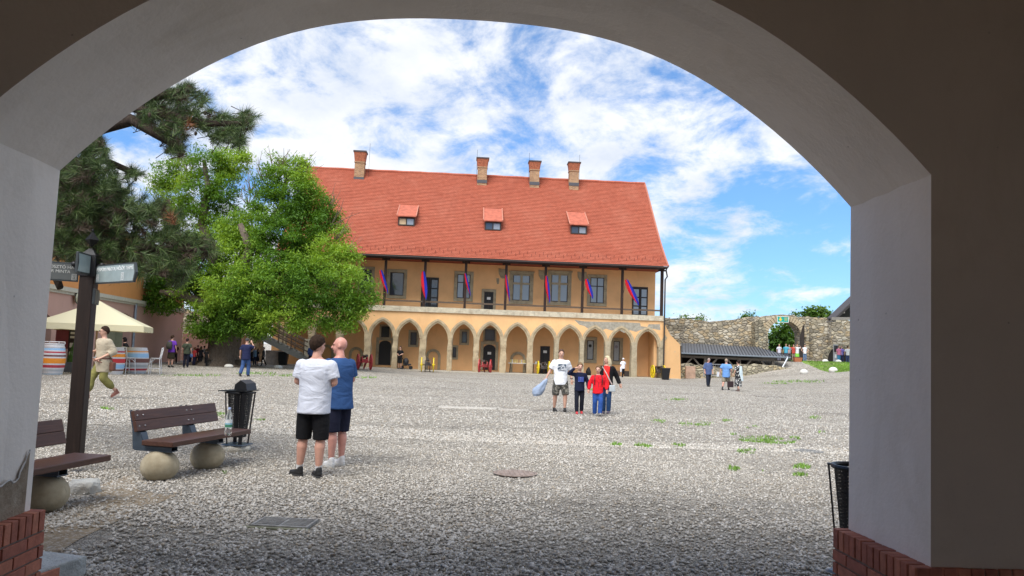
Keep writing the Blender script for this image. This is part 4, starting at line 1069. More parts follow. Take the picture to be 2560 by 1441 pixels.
# wooden open roof corner at the far right
_gb = MB().add([at(2090, 797, 63.2), at(2140, 750, 63.2), at(2200, 692, 63.2), at(2200, 800, 63.2), at(2090, 797, 63.5), at(2140, 750, 63.5), at(2200, 692, 63.5), at(2200, 800, 63.5)], [(0, 1, 2, 3), (7, 6, 5, 4), (0, 4, 5, 1), (1, 5, 6, 2), (2, 6, 7, 3), (3, 7, 4, 0)])
rr_ = empty('timber_roof', (0, 0, 0), 0, 'dark open timber roof with rafters showing at the right edge behind the jamb', 'shelter roof')
DK = wood((.05, .045, .045), .8, 'dark_rafters')
p0, p1, p2 = at(2088, 797, 62), at(2124, 738, 62), at(2200, 700, 62)
mb = MB()
for (a, b) in ((p0, at(2200, 690, 62)),):
    bk = Vector((0, 1.6, 0)); mb.add([a, b, b+bk, a+bk, a+Vector((0, 0, .12)), b+Vector((0, 0, .12)), b+bk+Vector((0, 0, .12)), a+bk+Vector((0, 0, .12))], [(0, 3, 2, 1), (4, 5, 6, 7), (0, 1, 5, 4), (1, 2, 6, 5), (2, 3, 7, 6), (3, 0, 4, 7)])
mb.build('roof_deck', plain((.07, .065, .07), .8, name='dark_roof'), rr_); _gb.build('gable_boards', wood((.045, .04, .038), .8, 'gable_boards', ax=2), rr_)
for k in range(3):
    y = 62.05+k*.6; d_ = Vector((0, y-62, -.08)); MB().beam(p0+d_, at(2200, 690, 62)+d_, .1, .14).build('rafter', DK, rr_)
for k in range(5):
    t = k/5; a = p0.lerp(at(2200, 690, 62), t)+Vector((0, 0, -.2)); MB().beam(a, a+Vector((0, 1.6, 0)), .12, .12).build('purlin', wood((.22, .20, .18), .8, 'grey_purlin', ax=1), rr_)
a = at(2078, 797, 62); MB().beam(a, at(2200, 797, 62), .22, .22).build('tie_beam', wood((.24, .22, .20), .8, 'grey_beam'), rr_)
MB().beam(at(2230, 797, 62)+Vector((0, 3, 0)), Vector((at(2230, 797, 62).x, 65, 0)), .3, .3, (0, 1, 0)).build('post', DK, rr_)
# two metal roof tips above the wall
for k, q in enumerate((((1655,800),(1672,796)), ((1674,799),(1746,796)))):
    a, b = at(*q[0], 71), at(*q[1], 71); mb = MB(); mb.beam(a, b, 1.2, .10, (0, 0, 1)); mb.beam(a-Vector((0, 0, .2)), Vector((a.x, 71, 2)), .15, .15, (0, 1, 0))
    prop(mb.build('metal_canopy', plain((.10, .12, .13), .5, .3, name='dark_metal'), None), ['short', 'long'][k]+' dark metal canopy edge rising just above the stone wall beside the building', 'canopy')
# ---------- shed with a standing-seam metal roof
shed = empty('open_shed', (0, 0, 0), 0, 'low open timber shed with a dark grey standing seam metal roof against the stone wall', 'shed')
SY0, SY1 = 61.6, 66.8
eL, eR = at(1703, 882, SY0), at(1976, 893, SY0); rL, rR = at(1703, 858, SY1), at(1895, 868, SY1)
mt_ = plain((.145, .155, .175), .5, .35, var=.12, scale=2, name='zinc_roof')
mb = MB(); dn = Vector((0, 0, -.08)); mb.add([eL, eR, rR, rL, eL+dn, eR+dn, rR+dn, rL+dn], [(0, 1, 2, 3), (7, 6, 5, 4), (0, 4, 5, 1), (1, 5, 6, 2), (2, 6, 7, 3), (3, 7, 4, 0)])
rfm = mb.build('roof', mt_, shed)
sm2 = MB()
dirv = (rL-eL)
for k in range(36):
    a = eL.lerp(eR, (k+.5)/36); b = a+dirv
    # clip at the hip edge eR-rR
    t = 1.0
    d1 = rR-eR
    den = dirv.x*d1.y-dirv.y*d1.x
    if abs(den) > 1e-6:
        tt = ((eR.x-a.x)*d1.y-(eR.y-a.y)*d1.x)/den
        if 0 < tt < 1: t = tt
    sm2.beam(a+Vector((0, 0, .05)), a+dirv*t+Vector((0, 0, .03)), .035, .05)
sm2.build('standing_seams', plain((.05, .055, .065), .5, .3, name='seam'), shed)
MB().tube([eL+Vector((0, -.06, -.06)), eR+Vector((0, -.06, -.06))], .07, 8).build('gutter', plain((.16, .19, .22), .5, .4, name='zinc'), shed)
pt = at(1942, 910, SY0); p_b = at(1927, 928, SY0)
MB().tube([at(1969, 893, SY0-.06), at(1968, 897, SY0-.1), at(1953, 925, SY0-.4), at(1952, 934, SY0-.4)], .06, 8).build('downpipe', plain((.40, .43, .46), .4, .4, name='light_zinc'), shed)
GW = wood((.17, .145, .115), .8, 'grey_oak', ax=0)
zb = at(1740, 893, SY0+.4).z
bL, bR = at(1703, 891, SY0+.4), at(1935, 901, SY0+.4)
MB().beam(bL, bR, .16, .18).build('eaves_beam', GW, shed)
for px in (1763, 1848, 1932):
    p = at(px, 892, SY0+.4); t_ = bL.lerp(bR, (p.x-bL.x)/(bR.x-bL.x)); MB().beam((t_.x, t_.y, .1), t_-Vector((0, 0, .09)), .2, .2, (0, 1, 0)).build('post', GW, shed)
    for s_ in (-1, 1):
        if px == 1932 and s_ > 0: continue
        MB().beam((t_.x+s_*.11, t_.y, t_.z-1.05), (t_.x+s_*.95, t_.y, t_.z-.10), .12, .12, (0, 1, 0)).build('brace', GW, shed)
MB().beam((bL.x+.05, bL.y, bL.z-1.0), (bL.x+.9, bL.y, bL.z-.1), .12, .12, (0, 1, 0)).build('brace', GW, shed)
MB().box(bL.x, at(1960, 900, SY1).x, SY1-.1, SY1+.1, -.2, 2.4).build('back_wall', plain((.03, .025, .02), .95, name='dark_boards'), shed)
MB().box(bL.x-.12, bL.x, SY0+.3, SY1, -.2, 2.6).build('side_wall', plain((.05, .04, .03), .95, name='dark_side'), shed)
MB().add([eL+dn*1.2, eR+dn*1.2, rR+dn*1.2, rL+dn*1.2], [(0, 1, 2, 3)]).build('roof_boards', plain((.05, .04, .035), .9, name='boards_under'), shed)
# low rubble wall in front of the shed
traced_wall('low_wall', [(1703,912),(1730,911),(1765,916),(1800,918),(1850,911),(1900,913),(1940,916),(1975,920),(1995,925),(2003,933)], lambda p: 61.2, .7, lambda x, y: gh(x, y)-.3, RUB2,
            'low crumbling rubble wall running in front of the open shed', 'wall', rough=.05, step=.35)
traced_wall('low_wall', [(1950,918),(1975,912),(1995,910),(2010,908),(2030,908)], lambda p: 63.6, .9, lambda x, y: gh(x, y)-.3, RUB2,
            'short ruined stone wall stub between the shed and the grass bank', 'wall', rough=.06, step=.35)
# pinkish stone panel and crowd barrier by the low wall
p = gp(1722, 948); o = MB().box(-.28, .5, -.15, .1, 0, 1.0).build('stone_slab', mk_stone((.50, .34, .25), 'pink_stone'), None, loc=(at(1722, 940, 60.7).x, 60.7, 0), bevel=.03); prop(o, 'pinkish upright stone slab standing against the low wall left end', 'stone slab')
bx = at(1790, 940, 60.2); bar = empty('crowd_barrier', (bx.x, 60.2, gh(bx.x, 60.2)), 0, 'grey metal crowd barrier leaning by the low stone wall behind the two walking men', 'barrier')
ST = plain((.45, .46, .47), .45, .6, name='steel')
MB().tube([(-1.0, 0, .02), (-1.0, 0, 1.0), (-.95, 0, 1.08), (.95, 0, 1.08), (1.0, 0, 1.0), (1.0, 0, .02)], .022, 6).build('frame', ST, bar)
MB().tube([(-1, 0, .2), (1, 0, .2)], .015, 6).build('lower_rail', ST, bar)
for k in range(14): x = -.9+k*.14; MB().tube([(x, 0, .2), (x, 0, 1.08)], .009, 5).build('bar', ST, bar)
# grass bank
bank = [(1990,940),(2010,940),(2060,938),(2120,936),(2180,934)]
mb = MB(); vs = []; nxx, nyy = 40, 24
x0b, x1b = 22.0, 34.0
for j in range(nyy+1):
    for i in range(nxx+1):
        y = 56.5+(64.3-56.5)*j/nyy; lo_ = 24.2-(y-56.5)*.02+1.2*max(0, (y-60)/4)*0; x = lo_+(x1b-lo_)*i/nxx
        vs.append((x, y, gh(x, y)+.03+.05*noise.noise((x*2, y*2, 0))-(.08 if i == 0 or j in (0, nyy) else 0)))
mb.add(vs, [(j*(nxx+1)+i, j*(nxx+1)+i+1, (j+1)*(nxx+1)+i+1, (j+1)*(nxx+1)+i) for j in range(nyy) for i in range(nxx)])
gt = NT('lawn').set(.9, 0, .1); gt.col(gt.mix(gt.ramp(gt.noise(1.2, 5, .65), [(.45, 0.0), (.7, .6)]), gt.ramp(gt.noise(6, 5, .7), [(.3, (.10, .20, .03)), (.7, (.20, .34, .05))]), (.28, .27, .15))); gt.bump(gt.noise(20, 4, .7), .8, .06)
prop(mb.build('grass_bank', gt.m, None, smooth=True), kind='structure')
mb = MB(); rr = random.Random(9)
for _ in range(9000):
    x = rr.uniform(24.3, 33); y = rr.uniform(56.6, 64.2); s = .05+.07*rr.random(); b = rr.random()*6.3
    d = Vector((math.cos(b), math.sin(b), 0)); e_ = Vector((-d.y, d.x, 0)); z0 = Vector((x, y, gh(x, y)+.01)); mb.add([z0-e_*s*.3, z0+e_*s*.3, z0+d*s*.4+Vector((0, 0, s*1.3))], [(0, 1, 2)])
prop(mb.build('grass', gt.m, None, fix=False), 'short bright grass on the bank below the stone tower', 'grass', kind='stuff')
WST = plain((.66, .65, .60), .85, var=.15, scale=9, bump=.4, bscale=20, name='white_stone')
for k, (px, py, r_, lab) in enumerate(((2010, 933, .28, 'round white stone at the left foot of the grass bank'), (2083, 931, .30, 'largest round white stone at the front edge of the grass bank'), (2063, 917, .24, 'white stone at the top of the grass bank, left one'), (2096, 917, .24, 'white stone at the top of the grass bank, right one'))):
    Y = (58.5, 57.5, 64, 64)[k]; p = at(px, py, Y); o = MB().ell((0, 0, 0), (r_*1.1, r_, r_*.85), n=14, k=8).build('boundary_stone', WST, None, smooth=True, loc=(p.x, Y, gh(p.x, Y)+r_*.45)); prop(o, lab, 'stone', 'white stones along the grass bank')
# small white pavement stones by the palace
for px, py, lab in ((572, 919, 'small white stone at the foot of the big tree'), (695, 921, 'small white stone by the black bin under the stairs'), (1660, 948, 'small white stone at the foot of the corner cannon')):
    p = gp(px, py); o = MB().ell((0, 0, 0), (.28, .2, .14), n=12, k=7).build('boundary_stone', WST, None, smooth=True, loc=(p.x, p.y, p.z+.06)); prop(o, lab, 'stone')
# ================================================================ LEFT: cafe building, terrace furniture
P1 = Vector((-20.5, 33.6, 0)); P2 = Vector((at(455, 850, 54.8).x, 54.8, 0)); dl = (P2-P1).normalized(); LA = math.atan2(dl.y, dl.x)
# local frame: x along the wall (away from the camera), y = into the building (left), z up
cafe = empty('cafe_building', tuple(P1), LA, 'two-storey building with salmon pink ground floor and orange upper floor behind the cafe parasol', 'building')
Lc = (P2-P1).length; nl = Vector((-dl.y, dl.x, 0))
def cf(px, py, d=0):
    r = ray(px, py); t = ((P1+nl*d-CAM).dot(nl))/r.dot(nl); P = CAM+r*t-P1; return P.dot(dl), P.z
pink = plaster((.60, .37, .30), .05, 'pink_plaster', grain=8); orange = plaster((.74, .33, .12), .04, 'orange_plaster', grain=8); cream = plain((.58, .54, .44), .9, name='cream_trim', var=.08)
ZC = cf(440, 776)[1]
olive = plain((.36, .36, .24), .9, var=.08, name='olive_plaster'); lbl = None
ops = []
for (x0, y0, x1) in ((255, 780, 330), (150, 780, 180), (60, 780, 128)):
    a, b = cf(x0, 830)[0], cf(x1, 830)[0]; ops.append((a, b, cf((x0+x1)/2, y0)[1]))
ops.sort()
bk = MB(); x = -24.0
def segwall(x0, x1, z0, z1): bk.box(x0, x1, 0, .5, z0, z1)
cur = -24.0
for a, b, zt in ops:
    segwall(cur, a, -.2, ZC)
    n = 10; cxo = (a+b)/2; hw = (b-a)/2
    arc_ = [(a+(b-a)*k/n, zt-.35+.35*math.sqrt(max(0, 1-((a+(b-a)*k/n-cxo)/hw)**2))) for k in range(n+1)]
    vs = [(x, 0, z) for x, z in arc_]+[(x, 0, ZC) for x, z in arc_]; bk.add(vs, [(k, k+1, n+2+k, n+1+k) for k in range(n)])
    vs = [(x, 0, z) for x, z in arc_]+[(x, .5, z) for x, z in arc_]; bk.add(vs, [(k, k+n+1, k+n+2, k+1) for k in range(n)])
    cur = b
segwall(cur, Lc, -.2, ZC)
bk.build('ground_floor_wall', pink, cafe, fix=False)
for a, b, zt in ops:
    w = MB().box(a-.05, b+.05, .9, .95, 0, ZC-.05).build('recess', olive, cafe)
    MB().box(a+(b-a)*.15, a+(b-a)*.6, .86, .899, .15, 2.3).build('door', plain((.05, .04, .035), .6, name='dark_shopdoor'), w)
    MB().box(a-.002, a+.0, .5, .9, 0, zt).build('reveal', olive, w); MB().box(b, b+.002, .5, .9, 0, zt).build('reveal', olive, w)
MB().box(-24, Lc+.08, -.20, .5, ZC+.0, ZC+.20).box(-24, Lc+.04, -.10, .5, ZC-.12, ZC-.001).build('cornice', cream, cafe)
MB().box(-24, Lc, .04, 9, ZC+.201, 7.3).build('upper_wall', orange, cafe)
MB().box(-24, Lc, .51, 9, -.2, ZC-.13).build('body', pink, cafe) if False else None
MB().box(Lc-.5, Lc, .501, 9, -.2, ZC+.2).build('end_wall', pink, cafe)
MB().box(-24, Lc+.3, -.35, 9, 7.3, 7.48).build('eaves', plain((.12, .08, .05), .8, name='eaves'), cafe)
m_ = MB(); m_.add([(-24, -.4, 7.49), (Lc+.35, -.4, 7.49), (Lc+.35, 4.3, 8.6), (-24, 4.3, 8.6), (-24, 9.2, 7.49), (Lc+.35, 9.2, 7.49)], [(0, 1, 2, 3), (3, 2, 5, 4), (1, 5, 2), (0, 3, 4)]); m_.build('roof', plain((.40, .10, .06), .8, var=.2, name='cafe_roof_tile'), cafe, fix=False)
# upper windows
for xx in (-14, -9, -4, 1.5, 7, 12.5, 18):
    w = frame_rect(xx, xx+1.5, ZC+1.0, ZC+2.9, .14, -.03, .038).build('window', cream, cafe); MB().box(xx+.15, xx+1.35, .0, .03, ZC+1.15, ZC+2.75).build('pane', glass, w)
# lamp, pipe, small sign
sx_, sz_ = cf(185, 745)
lm = empty('wall_lamp', P1+dl*sx_-nl*.12+Vector((0, 0, sz_)), LA, 'round cream wall lamp with black cross guard on the pink wall', 'lamp')
MB().lathe([(.24, 0), (.26, .04), (.20, .12), (.05, .16)], n=20).build('diffuser', plain((.62, .58, .38), .4, name='milk_glass'), lm).rotation_euler = (R(90), 0, 0)
g_ = MB(); g_.tube([(.27*math.cos(2*PI*k/20), -.05, .27*math.sin(2*PI*k/20)) for k in range(21)], .018, 5); g_.build('guard_ring', IRON, lm)
MB().beam((-.27, -.17, 0), (.27, -.17, 0), .025, .025).build('guard_bar', IRON, lm); MB().beam((0, -.17, -.27), (0, -.17, .27), .025, .025).build('guard_bar', IRON, lm)
s_, z_ = cf(336, 760); MB().tube([(s_, -.10, z_), (s_, -.10, .1)], .07, 8).build('downpipe', plain((.30, .33, .38), .5, .3, name='grey_pipe'), cafe)
s_, z_ = cf(397, 776); MB().box(s_-.3, s_+.3, -.05, -.002, z_-.2, z_+.2).build('small_plaque', plain((.6, .6, .6), .6, name='plaque'), cafe)
# rubble wall between the cafe and the palace
traced_wall('rubble_wall', [(452,790),(464,776),(476,783),(492,772),(500,790),(520,798),(545,812),(600,818),(650,812)], lambda p: 60, 1.2, lambda x, y: -.2, RUB, 'tall broken rubble wall between the cafe building and the palace behind the tree', 'wall', rough=.12)
o = MB().box(-2.2, 2.4, -.3, .3, 0, 2.2).build('plastered_wall', plaster((.62, .38, .30), .06, 'pink_wall_plaster'), None, loc=(at(530, 900, 57.5).x, 57.5, 0)); prop(o, 'pale pink plastered wall section behind the tree trunk', 'wall')
# parasol
pc = at(243, 822, 32.0); Hh = .15
par = empty('parasol', (pc.x, 32.0, gh(pc.x, 32)), R(20), 'large square ivory cafe parasol over the striped barrel tables', 'parasol')
ivory = NT('ivory_canvas').set(.9, 0, .1); ivory.col((.82, .78, .56)); ivory.b.inputs['Transmission Weight'].default_value = 0
trn = ivory.N.new('ShaderNodeBsdfTranslucent'); trn.inputs[0].default_value = (.74, .66, .36, 1); mxs = ivory.N.new('ShaderNodeMixShader'); mxs.inputs[0].default_value = .35
ivory.L.new(ivory.b.outputs[0], mxs.inputs[1]); ivory.L.new(trn.outputs[0], mxs.inputs[2]); ivory.L.new(mxs.outputs[0], ivory.out.inputs[0])
S_ = 1.95; ze = at(243, 813, 32).z-Hh; zap = at(243, 752, 32).z-Hh
mb = MB(); n = 12; cor = [(-S_, -S_), (S_, -S_), (S_, S_), (-S_, S_)]; ring = []
for c_ in range(4):
    a, b = cor[c_], cor[(c_+1) % 4]
    for k in range(n):
        t = k/n; ring.append((a[0]+(b[0]-a[0])*t, a[1]+(b[1]-a[1])*t, math.sin(PI*t)))
vs = []; K = 6
for k in range(K+1):
    r_ = 1-k/K
    for x, y, s in ring: vs.append((x*r_*(1-.04*s), y*r_*(1-.04*s), ze+(zap-ze)*(1-r_)-.10*math.sin(PI*r_)*(.5+.5*s)*.6))
N4 = 4*n; mb.add(vs, [(k*N4+i, k*N4+(i+1) % N4, (k+1)*N4+(i+1) % N4, (k+1)*N4+i) for k in range(K) for i in range(N4)])
cn = mb.build('canopy', ivory.m, par, smooth=True, fix=False)
mb = MB(); vs = [(x*(1-.04*s)*1.003, y*(1-.04*s)*1.003, ze-.004) for x, y, s in ring]+[(x*(1-.04*s)*1.01, y*(1-.04*s)*1.01, ze-.24+.015*math.sin(i*2.4)) for i, (x, y, s) in enumerate(ring)]
mb.add(vs, [(i, (i+1) % N4, N4+(i+1) % N4, N4+i) for i in range(N4)]); mb.build('valance', ivory.m, par, fix=False)
MB().tube([(0, 0, 0), (0, 0, zap-.03)], .035, 10).build('pole', wood((.35, .22, .12), .6, 'pole_wood', ax=2), par); MB().box(-.35, .35, -.35, .35, 0, .08).build('base', plain((.2, .2, .2), .8, name='base'), par)
for x, y in cor: MB().beam((0, 0, zap-.15), (x*.97, y*.97, ze+.0), .03, .03).build('rib', wood((.35, .22, .12), .6, 'rib_wood', ax=2), par)
# striped barrels
BST = [((.62,.62,.64),.09),((.30,.52,.78),.10),((.62,.62,.64),.04),((.45,.04,.06),.05),((.62,.62,.64),.06),((.17,.07,.07),.06),((.62,.62,.64),.05),((.80,.28,.02),.17),((.62,.62,.64),.05),((.45,.04,.06),.09),((.62,.62,.64),.05),((.42,.45,.47),.08),((.62,.62,.64),.05),((.40,.48,.55),.06)]
BST2 = [((.62,.62,.64),.08),((.80,.28,.02),.08),((.62,.62,.64),.05),((.30,.52,.78),.16),((.62,.62,.64),.04),((.17,.07,.06),.16),((.62,.62,.64),.08),((.42,.45,.47),.10),((.62,.62,.64),.05),((.50,.04,.05),.09),((.62,.62,.64),.06),((.4,.48,.55),.05)]
BST3 = [((.62,.62,.64),.12),((.45,.04,.06),.06),((.62,.62,.64),.05),((.80,.28,.02),.12),((.62,.62,.64),.06),((.55,.03,.04),.16),((.62,.62,.64),.05),((.30,.52,.78),.16),((.62,.62,.64),.03),((.17,.07,.06),.06),((.62,.62,.64),.13)]
def barrel(px, py, Y, h, r_, st_, label, tray=False):
    p = at(px, py, Y); t = empty('barrel_table', (p.x, Y, gh(p.x, Y)), 0, label, 'barrel table', 'striped barrel tables')
    tot = sum(w for _, w in st_); z = 1.0; k = 0
    mb = MB(); cols = []; n = 32
    for c, w_ in st_:
        z1 = z; z -= w_/tot; m_i = plain(c, .55, var=.06, name='barrel_paint')
        if m_i not in cols: cols.append(m_i)
        mb.mi = cols.index(m_i)
        prof = []
        for q in range(4):
            zz = z1+(z-z1)*q/3; prof.append((r_*(.80+.20*math.sin(PI*min(1,max(0,zz)))**.9), max(0, zz)*h))
        mb.lathe(prof[::-1], n=n, cap=False)
    mb.build('body', cols, t, smooth=False)
    MB().lathe([(r_*.80, h-.03), (r_*.83, h+.0), (r_*.83, h+.02)], n=n).build('top', plain((.7, .7, .72), .5, name='white_top'), t)
    for zz in (.12, .88): MB().lathe([(r_*(.805+.2*math.sin(PI*zz)**.9), zz*h), (r_*(.81+.2*math.sin(PI*zz)**.9), zz*h+.05)], n=n, cap=False).build('hoop', plain((.6, .6, .62), .5, name='hoop'), t)
    if tray:
        o = MB(); o.tube([(-.3, -.2, 0), (-.3, -.2, .08), (.3, -.2, .08), (.3, -.2, 0)], .015, 6); o.tube([(-.3, .2, 0), (-.3, .2, .08), (.3, .2, .08), (.3, .2, 0)], .015, 6); o.box(-.3, .3, -.2, .2, 0, .02)
        ob = o.build('tray', plain((.7, .7, .72), .4, name='white_metal'), None, loc=(p.x, Y, gh(p.x, Y)+h+.021)); prop(ob, 'white wire tray lying on the leftmost striped barrel', 'tray')
barrel(129, 940, 29.6, 1.17, .43, BST, 'striped barrel table nearest the left jamb with a broad orange band', True)
barrel(337, 933, 33.3, 1.10, .52, BST2, 'striped barrel table with brown and light blue bands under the right side of the parasol')
barrel(284, 936, 31.8, 1.10, .40, BST3, 'striped barrel table half hidden behind the man in the linen tunic')
# white bistro bar chairs with crossed backs
WP = plain((.72, .73, .75), .45, name='white_chair', var=.05)
def chair(px, py, Y, rz, label):
    p = at(px, py, Y); t = empty('bar_chair', (p.x, Y, gh(p.x, Y)), rz, label, 'bar chair', 'white cross-back bar chairs at the barrels')
    for sx_ in (-1, 1):
        MB().tube([(sx_*.22, -.22, 0), (sx_*.18, -.18, .66)], .016, 6).build('leg', WP, t)
        MB().tube([(sx_*.22, .24, 0), (sx_*.18, .18, .66)], .016, 6).build('leg', WP, t)
        MB().tube([(sx_*.18, .181, .70), (sx_*.19, .22, .9), (sx_*.17, .25, 1.12)], .016, 6).build('back_post', WP, t)
        MB().tube([(sx_*.205, -.20, .25), (sx_*.205, .215, .25)], .012, 6).build('footrest', WP, t)
    MB().tube([(-.205, -.2, .28), (.205, -.2, .28)], .012, 6).build('footrest', WP, t)
    MB().tube([(-.205, .215, .28), (.205, .215, .28)], .012, 6).build('footrest', WP, t)
    MB().loft([(0, 0, .66, .20, .20), (0, 0, .70, .215, .215)], 20).build('seat', WP, t)
    MB().tube([(-.17, .25, 1.12), (0, .275, 1.14), (.17, .25, 1.12)], .02, 6).build('top_rail', WP, t)
    o = MB(); o.tube([(-.18, .2, .72), (0, .235, .92), (.17, .25, 1.11)], .012, 5); o.tube([(.18, .2, .72), (0, .235, .92), (-.17, .25, 1.11)], .012, 5); o.build('cross_back', WP, t)
    for sx_ in (-1, 1): MB().tube([(sx_*.20, -.20, .48), (sx_*.16, -.10, .60), (0, -.02, .66)], .012, 6).build('curved_brace', WP, t)
chair(387, 934, 33.0, R(-75), 'white bar chair right of the striped barrels, farthest right')
chair(318, 935, 32.4, R(150), 'white bar chair standing in front of the brown and blue striped barrel')
chair(227, 937, 31.0, R(-80), 'white bar chair between the signpost and the man in the linen tunic')
# red menu cabinet + planter
p = at(150, 935, 33.4); cb = empty('menu_cabinet', (p.x, 33.4, .15), R(10), 'dark red cabinet with paper menus pinned inside its open door behind the left barrel', 'cabinet')
mr = plain((.20, .035, .04), .6, name='maroon'); dkb = plain((.03, .02, .018), .7, name='dark_board')
MB().box(-.30, .22, 0, .05, .95, 1.85).build('door', mr, cb); MB().box(.24, .62, -.02, .3, .35, 1.82).build('board', dkb, cb); MB().box(-.36, .78, -.06, .4, 1.86, 1.92).build('hood', mr, cb); MB().box(.10, .80, .0, .4, .0, .32).build('base', dkb, cb)
for k, (zz, hh) in enumerate(((1.6, .10), (1.42, .10), (1.02, .20), (.68, .16))): MB().box(.30, .56, -.035, -.021, zz, zz+hh).build('menu_sheet', plain((.6, .57, .52), .7, name='menu_paper'), cb)
p = at(182, 935, 32); pl = empty('planter', (p.x, 32, .15), 0, 'grey square planter holding a small bright green conifer behind the signpost', 'planter')
MB().loft([(0, 0, 0, .26, .26), (0, 0, .42, .32, .32)], 16, 8).build('pot', plain((.13, .15, .17), .7, name='grey_pot'), pl)
mb = MB(); rr = random.Random(4)
for _ in range(1600):
    z = rr.random(); r_ = .28*(1-z)**.8*rr.random()**.3+.02; a = rr.random()*6.28; c_ = Vector((r_*math.cos(a), r_*math.sin(a), .42+z*.85)); d = Vector((math.cos(a)*.5, math.sin(a)*.5, 1)).normalized()*.07; e_ = Vector((-math.sin(a), math.cos(a), 0))*.012
    mb.add([c_-e_, c_+e_, c_+d], [(0, 1, 2)])
o = mb.build('small_conifer', plain((.10, .25, .04), .8, var=.4, scale=12, name='conifer'), None, fix=False, loc=(p.x, 32, .15)); prop(o, 'small bright green cone-shaped conifer growing in the grey planter', 'plant')
# far lamp post behind the tree's left side
p = at(522, 905, 52); MB_ = MB().beam((0, 0, 0), (0, 0, 3.2), .18, .18, (0, 1, 0)); prop(MB_.build('timber_post', dwood, None, loc=(p.x, 52, .1)), 'dark timber post standing left of the tree trunk', 'post')
# ================================================================ TREES
def leaf_mesh(name, mat, centers, nrm_bias, size, n_per, parent, seed=1, droop=.5, spread=.55, aspect=.32, flat=0.0):
    """leafy sprays: every centre carries a fan of long folded leaflets"""
    r = np.random.default_rng(seed); Cn = np.asarray(centers, float); n = len(Cn)*n_per
    c = np.repeat(Cn, n_per, 0)+r.normal(0, 1, (n, 3))*spread*np.array([1, 1, .7])
    th = r.random(n)*2*PI; el = r.normal(-droop, .45, n)
    d = np.stack([np.cos(th)*np.cos(el), np.sin(th)*np.cos(el), np.sin(el)], 1)
    s = size*(.6+.8*r.random(n))[:, None]
    up = r.normal(0, .5, (n, 3))+np.array([0, 0, 1.0]); w = np.cross(d, up); w /= np.linalg.norm(w, axis=1)[:, None]+1e-9
    nn = np.cross(w, d)
    a = c; b = c+d*s*.45+w*s*aspect*.5-nn*s*.06; e = c+d*s-nn*s*.12; f = c+d*s*.45-w*s*aspect*.5-nn*s*.06
    V = np.stack([a, b, e, f], 1).reshape(-1, 3); idx = np.arange(n)[:, None]*4
    F = np.concatenate([idx+np.array([0, 1, 2]), idx+np.array([0, 2, 3])], 1).reshape(-1, 3)
    me = bpy.data.meshes.new(name); me.vertices.add(len(V)); me.vertices.foreach_set('co', V.ravel().astype(np.float32))
    me.loops.add(F.size); me.loops.foreach_set('vertex_index', F.ravel().astype(np.int32)); me.polygons.add(len(F)); me.polygons.foreach_set('loop_start', np.arange(0, F.size, 3, dtype=np.int32)); me.update(calc_edges=True)
    ca = me.color_attributes.new('tone', 'FLOAT_COLOR', 'POINT'); pt_ = np.array([noise.noise(Vector(tuple(q))*.33+Vector((seed, 0, 0))) for q in Cn])*.85+.60; cl = np.clip(np.repeat(pt_+.35*(r.random(len(Cn))-.5), n_per)+.35*(r.random(n)-.5), 0, 1); cl = np.repeat(cl, 4)
    ca.data.foreach_set('color', np.stack([cl, cl, cl, np.ones_like(cl)], 1).ravel().astype(np.float32)); me.materials.append(mat)
    o = bpy.data.objects.new(name, me); C.objects.link(o)
    if parent: o.parent = parent
    return o
def leaf_mat(name, lo, mid, hi, trans=.35):
    t = NT(name).set(.55, 0, .35); q = t.N.new('ShaderNodeAttribute'); q.attribute_name = 'tone'
    c = t.ramp(q.outputs['Fac'], [(0, lo), (.5, mid), (1, hi)]); t.col(c)
    tr = t.N.new('ShaderNodeBsdfTranslucent'); t.L.new(t.mix(1, c, (1.5, 1.35, .6), 'MULTIPLY'), tr.inputs[0]); mx = t.N.new('ShaderNodeMixShader'); mx.inputs[0].default_value = trans
    t.L.new(t.b.outputs[0], mx.inputs[1]); t.L.new(tr.outputs[0], mx.inputs[2]); t.L.new(mx.outputs[0], t.out.inputs[0]); return t.m
def bark_mat(c, name='bark'):
    t = NT(name).set(.95, 0, .1); n = t.noise(5, 6, .7, t.vec((2.2, 2.2, .5)), 1.5); t.col(t.ramp(n, [(.3, tuple(x*.45 for x in c)), (.7, tuple(x*1.3 for x in c))])); t.bump(n, 1, .12); return t.m
TY = 47.5
tb = at(556, 915, TY); tree = empty('locust_tree', (tb.x, TY, gh(tb.x, TY)), 0, 'huge spreading green locust tree with a thick gnarled trunk in front of the palace', 'tree')
T0 = Vector(tree.location)
def tl(px, py, Y): return at(px, py, Y)-T0
BK = bark_mat((.20, .16, .125))
